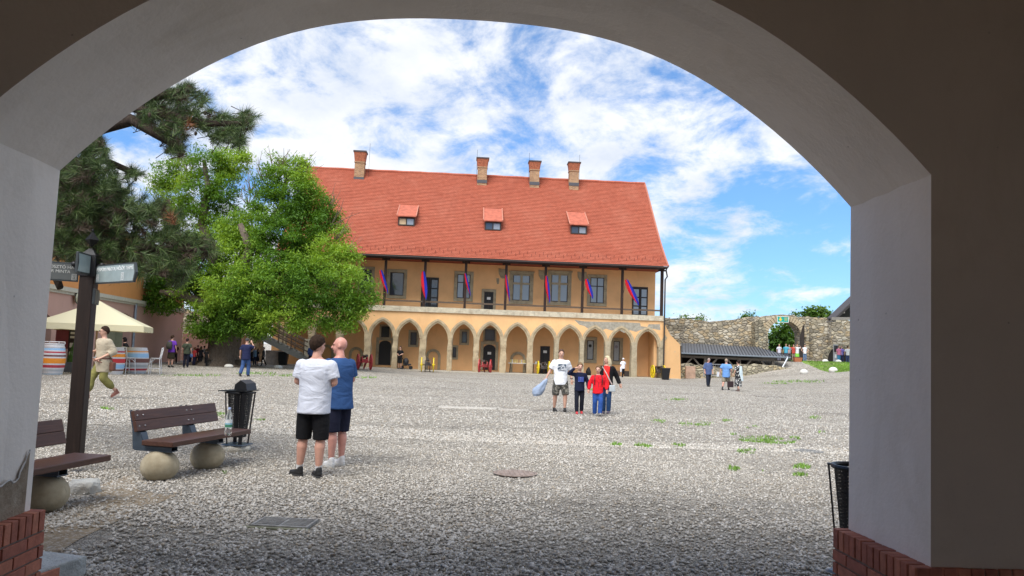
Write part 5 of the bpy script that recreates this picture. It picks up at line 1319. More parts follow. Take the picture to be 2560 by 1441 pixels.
# trunk, burly
mb = MB(); n = 26; vs = []; H_ = tl(575, 812, TY).z; rows = 16
for k in range(rows+1):
    t = k/rows; z = -.1+(H_+.1)*t; r_ = .95+.55*(1-t)**5+.12*(t > .8)*t
    for i in range(n):
        a = 2*PI*i/n; q = r_*(1+.16*noise.noise((math.cos(a)*1.6, math.sin(a)*1.6, z*.8))+.10*noise.noise((math.cos(a)*4, math.sin(a)*4, z*1.4))+.22*(1-t)**6*max(0, math.sin(a*5+1)))
        vs.append((q*math.cos(a)+.15*t, q*math.sin(a), z))
mb.add(vs, [(k*n+i, k*n+(i+1) % n, (k+1)*n+(i+1) % n, (k+1)*n+i) for k in range(rows) for i in range(n)]); mb.build('trunk', BK, tree, smooth=True)
base = Vector((.15, 0, H_-.3))
limbs = [[(575,812,0),(560,730,-.5),(590,690,-.3),(605,650,0),(640,600,.4),(700,520,.6),(720,440,.6)],
         [(570,812,0),(545,740,0),(535,650,.3),(505,560,.8),(520,470,1),(510,400,1)],
         [(575,812,0),(620,760,-1),(700,720,-1.6),(790,700,-1.6),(860,720,-1.5)],
         [(560,812,0),(520,770,-1),(460,740,-1.5),(400,730,-1.8)],
         [(575,812,0),(640,720,1.5),(740,640,2),(800,600,2)],
         [(575,812,0),(600,700,-1.5),(625,620,-2.2),(600,560,-2.4)],
         [(565,812,0),(480,700,1),(430,600,1.8),(420,500,2)],
         [(575,812,0),(680,780,-2.2),(760,780,-2.5)]]
for L_ in limbs:
    P = [tl(x, y, TY+o) for x, y, o in L_]; P[0] = base; m_ = MB(); n_ = len(P); r0 = .52
    m_.tube(P, [r0*(1-k/(n_))**1.1+.04 for k in range(n_)], 9); m_.build('limb', BK, tree, smooth=True)
# crown: blobs (px, py, r_px, depth offset)
blobs = [(520,420,62,1.5),(460,430,48,2),(570,400,42,1.5),(420,440,40,2.5),(500,480,60,1),(440,500,50,2),(555,470,45,1),(400,470,26,2.5),(590,430,26,1.5),(610,385,20,1.5),(540,520,60,.8),(470,560,58,1.2),(420,540,40,2),
 (700,430,50,1),(740,420,34,1),(670,460,44,.5),(730,480,60,.5),(780,500,50,1),(800,520,36,.5),(760,450,34,.8),(690,520,62,0),(640,560,60,-.5),(600,580,56,-1),(760,560,66,0),(815,540,34,1),(830,590,40,.5),
 (560,620,64,-1.2),(500,640,62,-.6),(450,640,50,.5),(620,640,66,-1.8),(690,610,70,-1.5),(760,630,72,-1.2),(820,650,56,-.8),(865,650,40,-.3),
 (400,720,42,-1),(440,700,52,-.8),(500,720,66,-1.5),(570,720,70,-2.5),(640,720,72,-3),(710,710,70,-3),(780,710,66,-2.6),(840,710,60,-2),(890,720,42,-1.4),(910,745,30,-1.2),(895,770,30,-1.2),(370,700,26,-.8),(395,755,26,-1),
 (860,770,40,-1.8),(830,800,28,-2),(870,800,24,-1.8),(790,770,44,-2.6),(720,780,44,-3),(750,800,26,-3),(650,790,46,-3),(600,790,44,-2.6),(540,790,48,-2),(505,800,38,-1.4),(520,825,26,-1),(570,822,30,-2),(630,825,26,-2.4),(660,812,24,-2.6),(430,760,28,-1),
 (560,560,60,2),(620,620,70,2.5),(700,660,80,2.5),(520,680,70,2.5),(780,680,70,2),(758,552,44,2.2),(735,520,44,2),(780,585,44,1.8),(600,740,80,2),(700,750,70,1.5)]
rr = random.Random(11); cen = []
ppm = FPX/TY
for px, py, rp, o in blobs:
    c_ = tl(px, py, TY+o); r_ = rp/ppm; k = int(7+11*r_*r_)
    for _ in range(k):
        v = Vector((rr.gauss(0, 1), rr.gauss(0, 1), rr.gauss(0, 1))).normalized()*r_*(.60+.42*rr.random()); v.y *= .95
        if v.z < -r_*.75: v.z *= .8
        cen.append(c_+v)
print('locust sprays', len(cen))
LOC = leaf_mat('locust_leaf', (.05, .125, .014), (.12, .25, .026), (.27, .42, .05), .36)
leaf_mesh('crown', LOC, cen, 0, .21, 105, tree, 3, .35, .25, .30)
# twiggy dead sprays sticking out at the top
mb = MB()
for px, py, o in ((690,385,1),(710,378,1),(755,388,1),(660,405,.5),(770,400,1),(625,440,.8),(622,470,.8),(845,480,.5),(860,560,0),(880,600,-.3),(850,520,.3),(455,395,2),(640,450,.6)):
    a = tl(px, py, TY+o); b = tl(px*.9+620*.1, py+45, TY+o)
    for _ in range(7):
        e_ = a+Vector((rr.gauss(0, .5), rr.gauss(0, .4), rr.gauss(0, .35))); m_ = b.lerp(e_, .5)+Vector((rr.gauss(0, .12),)*3); mb.tube([b, m_, e_], [.035, .02, .008], 4)
mb.build('dead_twigs', plain((.20, .15, .11), .9, name='twig'), tree)
for ang in (200, 250, 300, 340, 160):
    a = R(ang); P = [Vector((1.0*math.cos(a), 1.0*math.sin(a), .15)), Vector((1.7*math.cos(a), 1.5*math.sin(a), .06)), Vector((2.8*math.cos(a+.2), 2.0*math.sin(a+.2), -.02))]
    MB().tube(P, [.3, .16, .05], 8).build('root', BK, tree, smooth=True)
# ---------- pine, close on the left
PY_ = 10.5
pine = empty('pine_tree', (-9.2, 11.5, .02), 0, 'dark green pine with long needles and brown dead tufts reaching in from the left', 'tree')
P0 = Vector(pine.location); PB = bark_mat((.10, .075, .06), 'pine_bark')
def pl_(px, py, Y): return at(px, py, Y)-P0
MB().tube([(0, 0, -.1), (.05, 0, 2), (-.05, .1, 4.5), (.1, .0, 7.5), (0, .1, 10)], [.28, .22, .18, .12, .04], 12).build('trunk', PB, pine, smooth=True)
br = [[(120,470,11),(180,430,10.8),(260,400,10.6),(330,430,10.4)],
      [(60,330,10.8),(200,300,10.4),(330,270,10.0),(430,290,9.8),(520,310,9.7),(620,310,9.6)],
      [(60,330,10.8),(260,260,10.2),(400,240,9.8),(470,225,9.8)],
      [(70,560,11),(180,560,10.6),(280,540,10.3),(380,530,10.1),(430,545,10)],
      [(60,640,11),(150,610,10.6),(260,600,10.2),(360,620,10),(450,625,9.8),(520,620,9.8)],
      [(70,500,11.4),(160,490,11),(240,470,10.8),(320,480,10.6)],
      [(110,640,11),(135,680,10.9),(150,720,10.8)], [(260,600,10.2),(330,660,10.1),(430,690,10)], [(330,300,10),(400,340,10),(450,370,10)],
      [(150,610,10.6),(230,640,10.4),(330,640,10.4)]]
for L_ in br:
    P = [pl_(*q) for q in L_]; s0 = Vector((0, 0, P[0].z-.6)); P = [s0]+P
    MB().tube(P, [.10]+[.07*(1-k/len(P))+.012 for k in range(len(P)-1)], 7).build('branch', PB, pine, smooth=True)
tb_ = [(165,450,30),(200,400,36),(235,385,36),(180,500,36),(230,460,38),(275,440,22),(335,445,20),(150,560,32),(200,550,36),(250,520,38),(300,500,36),(350,520,26),(390,525,22),(430,545,22),
       (170,600,26),(220,600,36),(270,570,38),(320,560,36),(370,580,34),(420,590,34),(470,610,32),(510,620,26),(300,620,34),(350,640,34),(410,650,34),(450,670,30),(250,640,26),(440,700,20),(330,670,26),(280,670,24),
       (370,280,24),(400,260,32),(440,240,30),(470,225,18),(420,300,32),(470,290,30),(380,310,24),(440,330,28),(430,360,22),(450,375,18),(500,250,16),(520,300,26),(560,310,30),(600,320,28),(620,295,18),(590,345,18),(545,340,20),
       (140,560,24),(140,600,22),(180,480,40),(210,430,40),(150,470,30),(220,520,44),(270,500,44),(200,620,30),(140,520,20),(150,420,20),(190,350,22),(240,360,20),(350,300,16),(150,640,14),(180,650,10)]
rr = random.Random(21); tufts = []
for px, py, r_ in tb_:
    for _ in range(int(4+r_*r_*.019)):
        a = rr.random()*6.283; q = r_*math.sqrt(rr.random()); Y = rr.uniform(9.5, 11.2); P = pl_(px+q*math.cos(a), py+q*math.sin(a), Y)
        u = rr.random(); kind = 1 if u < .20 else 0
        if (px, py) in ((330,440),(280,430),(430,360),(390,520)) and rr.random() < .55: kind = 1
        tufts.append((P, kind, (px-200)/300))
for px, py in ((430,547),(468,315)):
    for _ in range(1): tufts.append((pl_(px, py, 9.55), 2, .5))
def needles():
    r = np.random.default_rng(5); V = []; T = []
    for P, kind, ox in tufts:
        n = 95; ax = Vector((ox+rr.gauss(0, .5), rr.gauss(-.3, .5), .35+rr.gauss(0, .5))).normalized()
        a = np.array(ax); u = r.normal(0, 1, (n, 3)); d = a[None]*1.0+u/np.linalg.norm(u, axis=1)[:, None]*1.0; d /= np.linalg.norm(d, axis=1)[:, None]
        d[:, 2] -= .10; L_ = .155*(.75+.5*r.random(n))[:, None]*(.8 if kind == 1 else 1); st = np.array(P)[None]+a[None]*(r.random((n, 1))-.6)*.16
        w = np.cross(d, r.normal(0, 1, (n, 3))); w /= np.linalg.norm(w, axis=1)[:, None]; w *= .0026
        V.append(np.stack([st-w, st+w, st+d*L_], 1)); T.append(np.repeat(np.clip((0, .42, .85)[kind]+.3*r.random(n)*(1 if kind else 1), 0, 1), 3))
    V = np.concatenate(V).reshape(-1, 3); T = np.concatenate(T); F = np.arange(len(V)).reshape(-1, 3)
    me = bpy.data.meshes.new('needles'); me.vertices.add(len(V)); me.vertices.foreach_set('co', V.ravel().astype(np.float32)); me.loops.add(F.size); me.loops.foreach_set('vertex_index', F.ravel().astype(np.int32))
    me.polygons.add(len(F)); me.polygons.foreach_set('loop_start', np.arange(0, F.size, 3, dtype=np.int32)); me.update(calc_edges=True)
    ca = me.color_attributes.new('tone', 'FLOAT_COLOR', 'POINT'); ca.data.foreach_set('color', np.stack([T, T, T, np.ones_like(T)], 1).ravel().astype(np.float32))
    t = NT('pine_needles').set(.5, 0, .4); q = t.N.new('ShaderNodeAttribute'); q.attribute_name = 'tone'
    t.col(t.ramp(q.outputs['Fac'], [(0, (.035, .068, .018)), (.18, (.075, .13, .032)), (.30, (.19, .25, .09)), (.42, (.06, .045, .03)), (.70, (.13, .09, .06)), (.85, (.22, .085, .035)), (1, (.33, .14, .06))]))
    me.materials.append(t.m); o = bpy.data.objects.new('needles', me); C.objects.link(o); o.parent = pine; print('needle tris', len(F))
needles()
mb = MB()
for P, k, ox in tufts:
    if rr.random() < .8: a = P+Vector((rr.gauss(-.12, .05), rr.gauss(0, .05), rr.gauss(-.05, .07))); mb.tube([a, P], [.006, .004], 5)
mb.build('twigs', PB, pine)
mb = MB()
for _ in range(60):
    P = rr.choice(tufts)[0]; mb.ell(P+Vector((rr.gauss(0, .05), rr.gauss(0, .05), -.05)), (.022, .022, .035), n=7, k=5)
prop(mb.build('cones', plain((.06, .04, .03), .9, name='pine_cone'), pine), kind='stuff')
# ---------- trees beyond the walls
def bush(px_blobs, Y, label, seed, dens=20, size=.4, name='broadleaf_tree', mat=None, trunk=None):
    c0 = at(px_blobs[0][0], px_blobs[0][1], Y); t = empty(name, (c0.x, Y, 0), 0, label, 'tree'); O = Vector(t.location); cen = []; r2 = random.Random(seed)
    for px, py, rp in px_blobs:
        c_ = at(px, py, Y)-O; r_ = rp*Y/FPX
        for _ in range(int(6+dens*r_*r_)):
            v = Vector((r2.gauss(0, 1), r2.gauss(0, 1), r2.gauss(0, 1))).normalized()*r_*(.6+.45*r2.random()); cen.append(c_+v)
    leaf_mesh('crown', mat or LOC, cen, 0, size, 26, t, seed, .3, .28, .5)
    P = cen[0]; MB().tube([(0, 0, -4), (0, 0, max(.5, c0.z-.5))], [.3, .12], 8).build('trunk', BK, t)
G2 = leaf_mat('bush_leaf', (.03, .075, .012), (.07, .15, .02), (.13, .23, .035), .3)
bush([(1958,850,34),(1935,860,24),(1985,862,24),(1955,885,34),(1935,895,20),(1985,895,22),(1960,825,20)], 78, 'dense green tree seen through the stone gateway', 31, mat=G2)
bush([(2045,785,20),(2025,782,13),(2065,790,14),(2010,790,8)], 84, 'dark green treetop rising above the stone wall at the right', 32, mat=G2)
bush([(1873,788,7),(1864,794,5)], 70, 'small bush growing on the wall crest left of the gateway', 33, dens=60, size=.2, mat=G2, name='wall_bush')
bush([(1712,797,6),(1752,799,5),(1990,788,4)], 70, 'tuft of weeds on top of the stone wall near the palace', 34, dens=80, size=.2, mat=G2, name='wall_weeds')
# ================================================================ NEAR OBJECTS
BW = wood((.085, .038, .026), .38, 'varnished_plank', ax=0); BRK = plain((.055, .075, .10), .4, .3, var=.2, name='blue_grey_steel', bump=.1)
BALL = NT('concrete_ball').set(.85, 0, .2); _c = BALL.ramp(BALL.noise(4, 6, .65), [(.3, (.30, .25, .165)), (.7, (.50, .44, .32))])
BALL.col(BALL.mix(BALL.ramp(BALL.noise(3, 6, .7, BALL.vec((3, 3, .4))), [(.58, 0.0), (.68, .6)]), _c, (.12, .10, .07))); BALL.bump(BALL.noise(30, 5, .7), .35, .01)
def bench(loc, rz, L_, label, balls, seat_x0, ox=0):
    # local: length along x, sitter faces -y; seat top z .46
    t = empty('bench', loc, rz, label, 'bench', 'plank benches on concrete balls')
    x0, x1 = seat_x0
    MB().box(x0, x1, -.22, .20, .40, .46).build('seat', BW, t, bevel=.008)
    # two planks joined for the leaning backrest
    b = MB(); a = Vector((0, .28, .555)); u = Vector((0, .085, .27)).normalized(); nrm = Vector((0, u.z, -u.y))
    mp = MB()
    for k in range(2):
        lo = a+u*(.128*k+.001*k); hi = a+u*(.128*(k+1)-.002); vs = []
        for x in (x0+.02, x1-.02):
            for p in (lo, hi, hi+nrm*.045, lo+nrm*.045): vs.append((x, p.y, p.z))
        mp.add(vs, [(0, 1, 2, 3), (7, 6, 5, 4), (0, 4, 5, 1), (1, 5, 6, 2), (2, 6, 7, 3), (3, 7, 4, 0)])
    br = mp.build('backrest', BW, t, bevel=.006)
    for bx in balls:
        p = MB()   # steel bracket: sheet wedge carrying seat and back
        for sx_ in (-1, 1):
            x = bx+sx_*.055
            q = [(-.16, .34), (.20, .34), (.36, .34), (.385, .57), (.445, .79), (.412, .80), (.335, .57), (.275, .54), (.215, .385), (-.16, .385)]
            vs = [(x-.004, y, z) for y, z in q]+[(x+.004, y, z) for y, z in q]; n = len(q); p.add(vs, [tuple(range(n)), tuple(range(2*n-1, n-1, -1))]+[(i, i+n, (i+1) % n+n, (i+1) % n) for i in range(n)])
        p.add([(bx-.055, .362, .345), (bx+.055, .362, .345), (bx+.055, .386, .56), (bx-.055, .386, .56)], [(0, 1, 2, 3)])
        p.add([(bx-.052, .21, .389), (bx+.052, .21, .389), (bx+.052, .272, .54), (bx-.052, .272, .54)], [(0, 1, 2, 3)])
        p.box(bx-.07, bx+.07, -.16, .33, .33, .345); p.build('bracket', BRK, t)
        mb = MB(); mb.ell((0, 0, 0), (.215, .215, .19), n=28, k=18)
        mb.v = [(x*(1+.02*noise.noise((x*9, y*9, z*9))), y*(1+.02*noise.noise((x*9, y*9, z*9+3))), z) for x, y, z in mb.v]
        o = mb.build('ball_foot', BALL.m, t, smooth=True, loc=(bx, .02, .155))
    bo = MB()
    for bx in balls:
        for k in (0, 1):
            for sx_ in (-.05, .05):
                c_ = a+u*(.06+.13*k); bo.ell((bx+sx_, c_.y-.002, c_.z), (.012, .008, .012), n=8, k=5)
    prop(bo.build('bolts', plain((.30, .30, .32), .35, .8, name='bolt_steel'), br), None)
    return t
# bench directions: length runs away from the camera, sitters face the court centre (+x)
BR_ = R(90-5)
pn, pfr = gp(403, 1200), gp(522, 1172)
mid = (pn+pfr)/2; d_ = (pfr-pn); bl = d_.length
ang = math.atan2(d_.y, d_.x)
bench((mid.x-.02, mid.y+.02, .0), ang, 1.92, 'dark plank bench with a water bottle on it, left of the two standing men', (-bl/2, bl/2), (-bl/2-.12, bl/2+.62))
pn2 = gp(130, 1275)
dirb = Vector((math.cos(R(81)), math.sin(R(81)), 0))
c2 = pn2+dirb*(-.05)
t2 = bench((c2.x-.04, c2.y-.05, 0), R(81), 1.75, 'dark plank bench cut off by the left jamb, behind the brick plinth', (-.95, .05), (-1.35, .64))
# water bottle on bench 1
def bottle():
    r = ray(570, 1088); t = (.462-CAMH)/r.z; p = CAM+r*t
    t_ = empty('water_bottle', (p.x, p.y, .462), .4, 'clear plastic water bottle with pale blue cap standing on the bench', 'bottle')
    g = NT('clear_plastic').set(.06, 0, .6); g.b.inputs['Transmission Weight'].default_value = .92; g.b.inputs['IOR'].default_value = 1.2; g.col((.86, .93, .95))
    MB().lathe([(.036, 0), (.043, .012), (.044, .05), (.041, .07), (.044, .09), (.044, .20), (.043, .235), (.030, .28), (.017, .305), (.015, .325)], n=20).build('body', g.m, t_, smooth=True)
    MB().lathe([(.018, .326), (.018, .35)], n=14).build('cap', plain((.42, .52, .80), .4, name='cap_blue'), t_)
    lb = MB().lathe([(.0448, .095), (.0448, .198)], n=24, cap=False).build('label', plain((.70, .72, .74), .5, name='label_white'), t_)
    MB().lathe([(.0453, .100), (.0453, .135)], n=24, cap=False).build('label_band', plain((.05, .22, .13), .5, var=.6, scale=30, name='label_green'), t_)
    MB().lathe([(.0452, .136), (.0452, .155)], n=24, cap=False).build('label_sky', plain((.25, .50, .62), .5, var=.4, scale=25, name='label_blue'), t_)
bottle()
def text(body, size, mat, parent, M, ext=.001, name='lettering', align='LEFT'):
    cu = bpy.data.curves.new('t', 'FONT'); cu.body = body; cu.size = size; cu.extrude = ext; cu.align_x = align; cu.align_y = 'CENTER'
    o = bpy.data.objects.new('t', cu); C.objects.link(o); bpy.context.view_layer.update()
    me = bpy.data.meshes.new_from_object(o.evaluated_get(bpy.context.evaluated_depsgraph_get())); bpy.data.objects.remove(o)
    me.transform(M); me.materials.clear(); me.materials.append(mat); q = bpy.data.objects.new(name, me); C.objects.link(q)
    if parent: q.parent = parent
    return q
bt = [o for o in bpy.data.objects if o.name.startswith('water_bottle')][0]
# litter bins: perforated tapered baskets between flat bars
def perf_mat():
    t = NT('perforated_steel').set(.45, .3, .5); t.col((.02, .02, .022)); uv = t.N.new('ShaderNodeUVMap'); v = t.N.new('ShaderNodeTexVoronoi'); v.inputs['Randomness'].default_value = 0.05
    v.inputs['Scale'].default_value = 1; t.L.new(uv.outputs[0], v.inputs['Vector']); h = t.math('LESS_THAN', v.outputs['Distance'], .27)
    tr = t.N.new('ShaderNodeBsdfTransparent'); mx = t.N.new('ShaderNodeMixShader'); t.L.new(h, mx.inputs[0]); t.L.new(t.b.outputs[0], mx.inputs[1]); t.L.new(tr.outputs[0], mx.inputs[2]); t.L.new(mx.outputs[0], t.out.inputs[0]); return t.m
PERF = perf_mat()
def bin_(loc, rz, label, hood):
    t = empty('litter_bin', loc, rz, label, 'litter bin'); n = 36; r0, r1, z0, z1 = .125, .185, .22, .88
    vs = []; uvs = []; K = 6
    for k in range(K+1):
        f = k/K; r_ = r0+(r1-r0)*f
        for i in range(n+1): a = 2*PI*i/n; vs.append((r_*math.cos(a), r_*math.sin(a), z0+(z1-z0)*f)); uvs.append((i/n*44, f*26))
    m_ = MB(); m_.add(vs, [(k*(n+1)+i, k*(n+1)+i+1, (k+1)*(n+1)+i+1, (k+1)*(n+1)+i) for k in range(K) for i in range(n)]); o = m_.build('basket', PERF, t, fix=False)
    u = o.data.uv_layers.new(name='UVMap')
    for l in o.data.loops: u.data[l.index].uv = uvs[l.vertex_index]
    MB().lathe([(r0*.98, z0-.004), (r0*.98, z0)], n=24).build('bottom', IRON, t)
    ro = MB(); ro.tube([((r1+.01)*math.cos(2*PI*k/32), (r1+.01)*math.sin(2*PI*k/32), z1+.005) for k in range(33)], .016, 6); ro.build('rim', IRON, t)
    for k in range(4):
        a = PI/4+k*PI/2; c_, s_ = math.cos(a), math.sin(a)
        MB().beam(((r0+.03)*c_, (r0+.03)*s_, .10), ((r1+.035)*c_, (r1+.035)*s_, z1+.01), .012, .055, (s_, -c_, 0)).build('flat_bar', IRON, t)
        MB().beam(((r1)*c_, (r1)*s_, z1+.01), ((r1+.045)*c_, (r1+.045)*s_, z1+.01), .05, .012).build('lug', IRON, t)
    MB().loft([(0, 0, .10, .19, .19), (0, 0, .115, .17, .17)], 16, 8).build('base_plate', BRK, t)
    f = MB(); vs = []; nn = 32
    for z, r_ in ((-.02, .17), (.03, .205), (.07, .20), (.10, .16), (.105, .0)):
        for i in range(nn): a = 2*PI*i/nn; q = r_*(1+.05*math.cos(a*8)); vs.append((q*math.cos(a), q*math.sin(a), z))
    f.add(vs, [(k*nn+i, k*nn+(i+1) % nn, (k+1)*nn+(i+1) % nn, (k+1)*nn+i) for k in range(4) for i in range(nn)]); f.build('fluted_foot', mk_stone((.55, .53, .46), 'white_concrete'), t, smooth=True)
    if hood:
        m_ = MB(); m_.add([(-.26, -.20, z1+.02), (.20, -.20, z1+.035), (.20, .20, z1+.035), (-.26, .20, z1+.02), (-.26, -.20, z1+.035), (.20, -.20, z1+.05), (.20, .20, z1+.05), (-.26, .20, z1+.035)], [(0, 3, 2, 1), (4, 5, 6, 7), (0, 1, 5, 4), (1, 2, 6, 5), (2, 3, 7, 6), (3, 0, 4, 7)])
        m_.build('lid', IRON, t)
        q = [(-.115, 0), (-.105, .08), (-.02, .15), (.075, .10), (.10, 0)]; m_ = MB()
        vs = [(x+.10, -.16, z+z1+.051) for x, z in q]+[(x+.07, .17, z+z1+.051) for x, z in q]; n5 = 5
        m_.add(vs, [tuple(range(5)), (9, 8, 7, 6, 5)]+[(i, i+5, (i+1) % 5+5, (i+1) % 5) for i in range(5)]); m_.build('hood', IRON, t)
    return t
pb = gp(592, 1128)
bin_((pb.x, pb.y, 0), R(-12), 'black perforated litter bin with a peaked hood behind the bench end', True)
pb = at(2118, 1150, 5.75)
bin_((pb.x+.10, 5.75, 0), R(20), 'open black perforated litter bin half hidden by the right jamb', False)
# signpost
ps = gp(183, 1180); SP = empty('signpost', (ps.x, ps.y, 0), R(8), 'dark timber signpost with grey arrow boards, a diamond finial and a stone foot', 'signpost')
pt_ = at(231, 640, ps.y).z
MB().beam((0, 0, .10), (0, 0, pt_-.01), .17, .17, (0, 1, 0)).build('post', wood((.022, .013, .010), .5, 'dark_post', ax=2), SP, bevel=.012)
MB().loft([(0, 0, pt_-.26, .10, .10), (0, 0, pt_, .10, .10), (0, 0, pt_+.0, .10, .10), (0, 0, pt_+.09, .02, .02)], 4*5, 20).build('cap', IRON, SP)
d_ = MB(); z0 = pt_+.10
for q in ((0, 0),): d_.add([(0, 0, z0), (.085, 0, z0+.10), (0, .085, z0+.10), (-.085, 0, z0+.10), (0, -.085, z0+.10), (0, 0, z0+.21)], [(0, 2, 1), (0, 3, 2), (0, 4, 3), (0, 1, 4), (5, 1, 2), (5, 2, 3), (5, 3, 4), (5, 4, 1)])
d_.build('finial', IRON, SP); MB().ell((0, 0, z0+.22), (.014, .014, .02), n=8, k=6).build('finial_tip', IRON, SP)
panel_g = plain((.11, .12, .12), .4, name='grey_panel'); panel_b = plain((.30, .37, .38), .3, name='blue_grey_panel'); LET = plain((.55, .56, .54), .6, name='lettering'); LETW = plain((.82, .84, .84), .6, name='white_lettering')
def arm(a_px, b_px, z_, h_, panel, lines, label, point=True, pict=(), let=LET, Yb=None, Ya=None, thick=.03):
    # board spanning from a (near the post) to b (tip), both given as photo columns with depths, real size in metres
    A = at(a_px[0], a_px[1], Ya); B = at(b_px[0], b_px[1], Yb); A.z = B.z = z_
    L_ = (B-A).length; d = (B-A).normalized(); rz = math.atan2(d.y, d.x)
    t = empty('arrow_board'); t.parent = SP; t.matrix_parent_inverse = Matrix.Translation(Vector((-SP.location.x, -SP.location.y, 0))); t.matrix_parent_inverse = (Matrix.Translation(SP.location)@Matrix.Rotation(SP.rotation_euler.z, 4, 'Z')).inverted()
    t.location = A; t.rotation_euler = (0, 0, rz)
    tip = .045 if point else 0
    q = [(0, -h_/2), (L_-tip, -h_/2), (L_, 0), (L_-tip, h_/2), (0, h_/2)]
    MB().prism(q, -thick/2, thick/2).build('frame', plain((.06, .07, .075), .4, .3, name='frame_steel'), t, bevel=.003)
    i_ = .018; q = [(i_, -h_/2+i_), (L_-tip-i_*.5, -h_/2+i_), (L_-i_*1.6, 0), (L_-tip-i_*.5, h_/2-i_), (i_, h_/2-i_)]
    for s_ in (-1, 1):
        y = s_*(thick/2+.0005); ys = sorted((y, y+s_*.002)); MB().prism(q, ys[0], ys[1]).build('panel', panel, t)
    return t, L_
# right board (towards the palace side), seen by its front
t, L_ = arm((243, 678), (341, 700), at(243, 684, ps.y).z-.02, .235, panel_b, None, '', True, Ya=ps.y-.02, Yb=ps.y-.62)
Mb = lambda x, z: Matrix.Translation((x, -.0185, z))@Matrix.Rotation(R(90), 4, 'X')
text('PÜSPÖKI PALOTA, HŐSÖK TERME', L_*.0600, LETW, t, Mb(.03, .055))
def picto(x, z, s, par, mat, y=-.0185):
    m_ = MB()
    for (a, b, c, d) in ((0, 0, 1, .06), (0, .94, 1, 1), (0, 0, .06, 1), (.94, 0, 1, 1), (.2, .15, .28, .85), (.5, .15, .56, .5), (.78, .15, .84, .85), (.5, .5, .84, .56), (.5, .8, .84, .86), (.46, .5, .52, .86)):
        m_.box(x+a*s*.72, x+c*s*.72, y-.0012, y, z+b*s, z+d*s)
    prop(m_.build('pictogram', mat, par))
picto(.035, -.085, .085, t, LETW); picto(L_*.66, -.085, .09, t, LETW)
# left board (grey), running away behind the jamb
t, L_ = arm((197, 680), (40, 690), at(190, 682, ps.y).z, .235, panel_g, None, '', True, Ya=ps.y, Yb=ps.y-.30)
Mf = lambda x, z: Matrix.Translation((x, .0185, z))@Matrix.Rotation(R(180), 4, 'Z')@Matrix.Rotation(R(90), 4, 'X')
for k, s_ in enumerate(('CSIPKEVERÉS, CIPŐOSZTÓ HÁZ', 'KŐ, MAGYAR MINTA', 'KIÁLLÍTÁS')): text(s_, .052, LET, t, Mf(.02 if k == 0 else .09 if k == 1 else .32, .055-.055*k), align='RIGHT')
picto(.018, -.098, .075, t, LET, y=.0195)
# foreshortened board pointing towards the passage
t, L_ = arm((222, 680), (192, 650), at(215, 668, ps.y).z+.02, .25, panel_b, None, '', False, Ya=ps.y-.09, Yb=ps.y-.42)
picto(.16, -.04, .10, t, LETW); 
t, L_ = arm((234, 742), (246, 745), at(240, 742, ps.y).z, .19, panel_g, None, '', True, Ya=ps.y-.06, Yb=ps.y+.30)
for (z_, x_) in ((pt_-.12, .15),):
    MB().tube([(.085, -.02, z_), (.15, -.05, z_)], .02, 8).build('knob_stem', IRON, SP); MB().ell((.165, -.055, z_), (.035, .035, .035), n=14, k=8).build('knob', IRON, SP, smooth=True)
    MB().tube([(-.085, -.02, z_+.0), (-.15, -.05, z_)], .02, 8).build('knob_stem', IRON, SP); MB().ell((-.165, -.055, z_), (.035, .035, .035), n=14, k=8).build('knob', IRON, SP, smooth=True)
# rocks
def rock(loc, r, label, seed, mat, cat='rock', cut=0):
    bm = bmesh.new(); bmesh.ops.create_icosphere(bm, subdivisions=3, radius=1)
    for v in bm.verts:
        c_ = v.co.copy(); k = 1+.28*noise.noise(c_*1.3+Vector((seed,)*3))+.08*noise.noise(c_*4+Vector((seed,)*3)); v.co = Vector((c_.x*r[0], c_.y*r[1], max(-.4, min(.62, c_.z))*r[2]))*k
    me = bpy.data.meshes.new('rock'); bm.to_mesh(me); bm.free(); me.materials.append(mat); o = bpy.data.objects.new('rock', me); C.objects.link(o); o.location = loc; return prop(o, label, cat)
rk = mk_stone((.50, .50, .47), 'pale_rock')
p = gp(207, 1238); rock((p.x-.06, p.y+.15, .04), (.17, .15, .15), 'pale rough rock at the foot of the signpost', 3.3, rk)
p = gp(140, 1435); 
o = MB().box(-.17, .19, -.16, .25, 0, .19).build('stone_block', mk_stone((.45, .47, .46), 'grey_block'), None, bevel=.012, loc=(at(132, 1388, 5.25).x-.10, 5.22, -.05), rz=R(-14)); prop(o, 'pale grey stone block lying beside the left brick plinth', 'stone block')
for k, (px, py, rz) in enumerate(((78, 1432, 8), (100, 1429, -6))):
    q = at(px, py, 5.06+.02*k); o = MB().box(-.055, .055, -.11, .11, -.035, .03).build('loose_brick', brickc[k], None, bevel=.006, loc=(q.x, 5.06+k*.03, max(.035, q.z-.03)), rz=R(rz)); prop(o, ['left', 'right'][k]+' one of two loose bricks lying against the stone block', 'brick', 'loose bricks by the plinth')
for px, py in ((1420, 1010),):
    pass
p = gp(797, 1138)
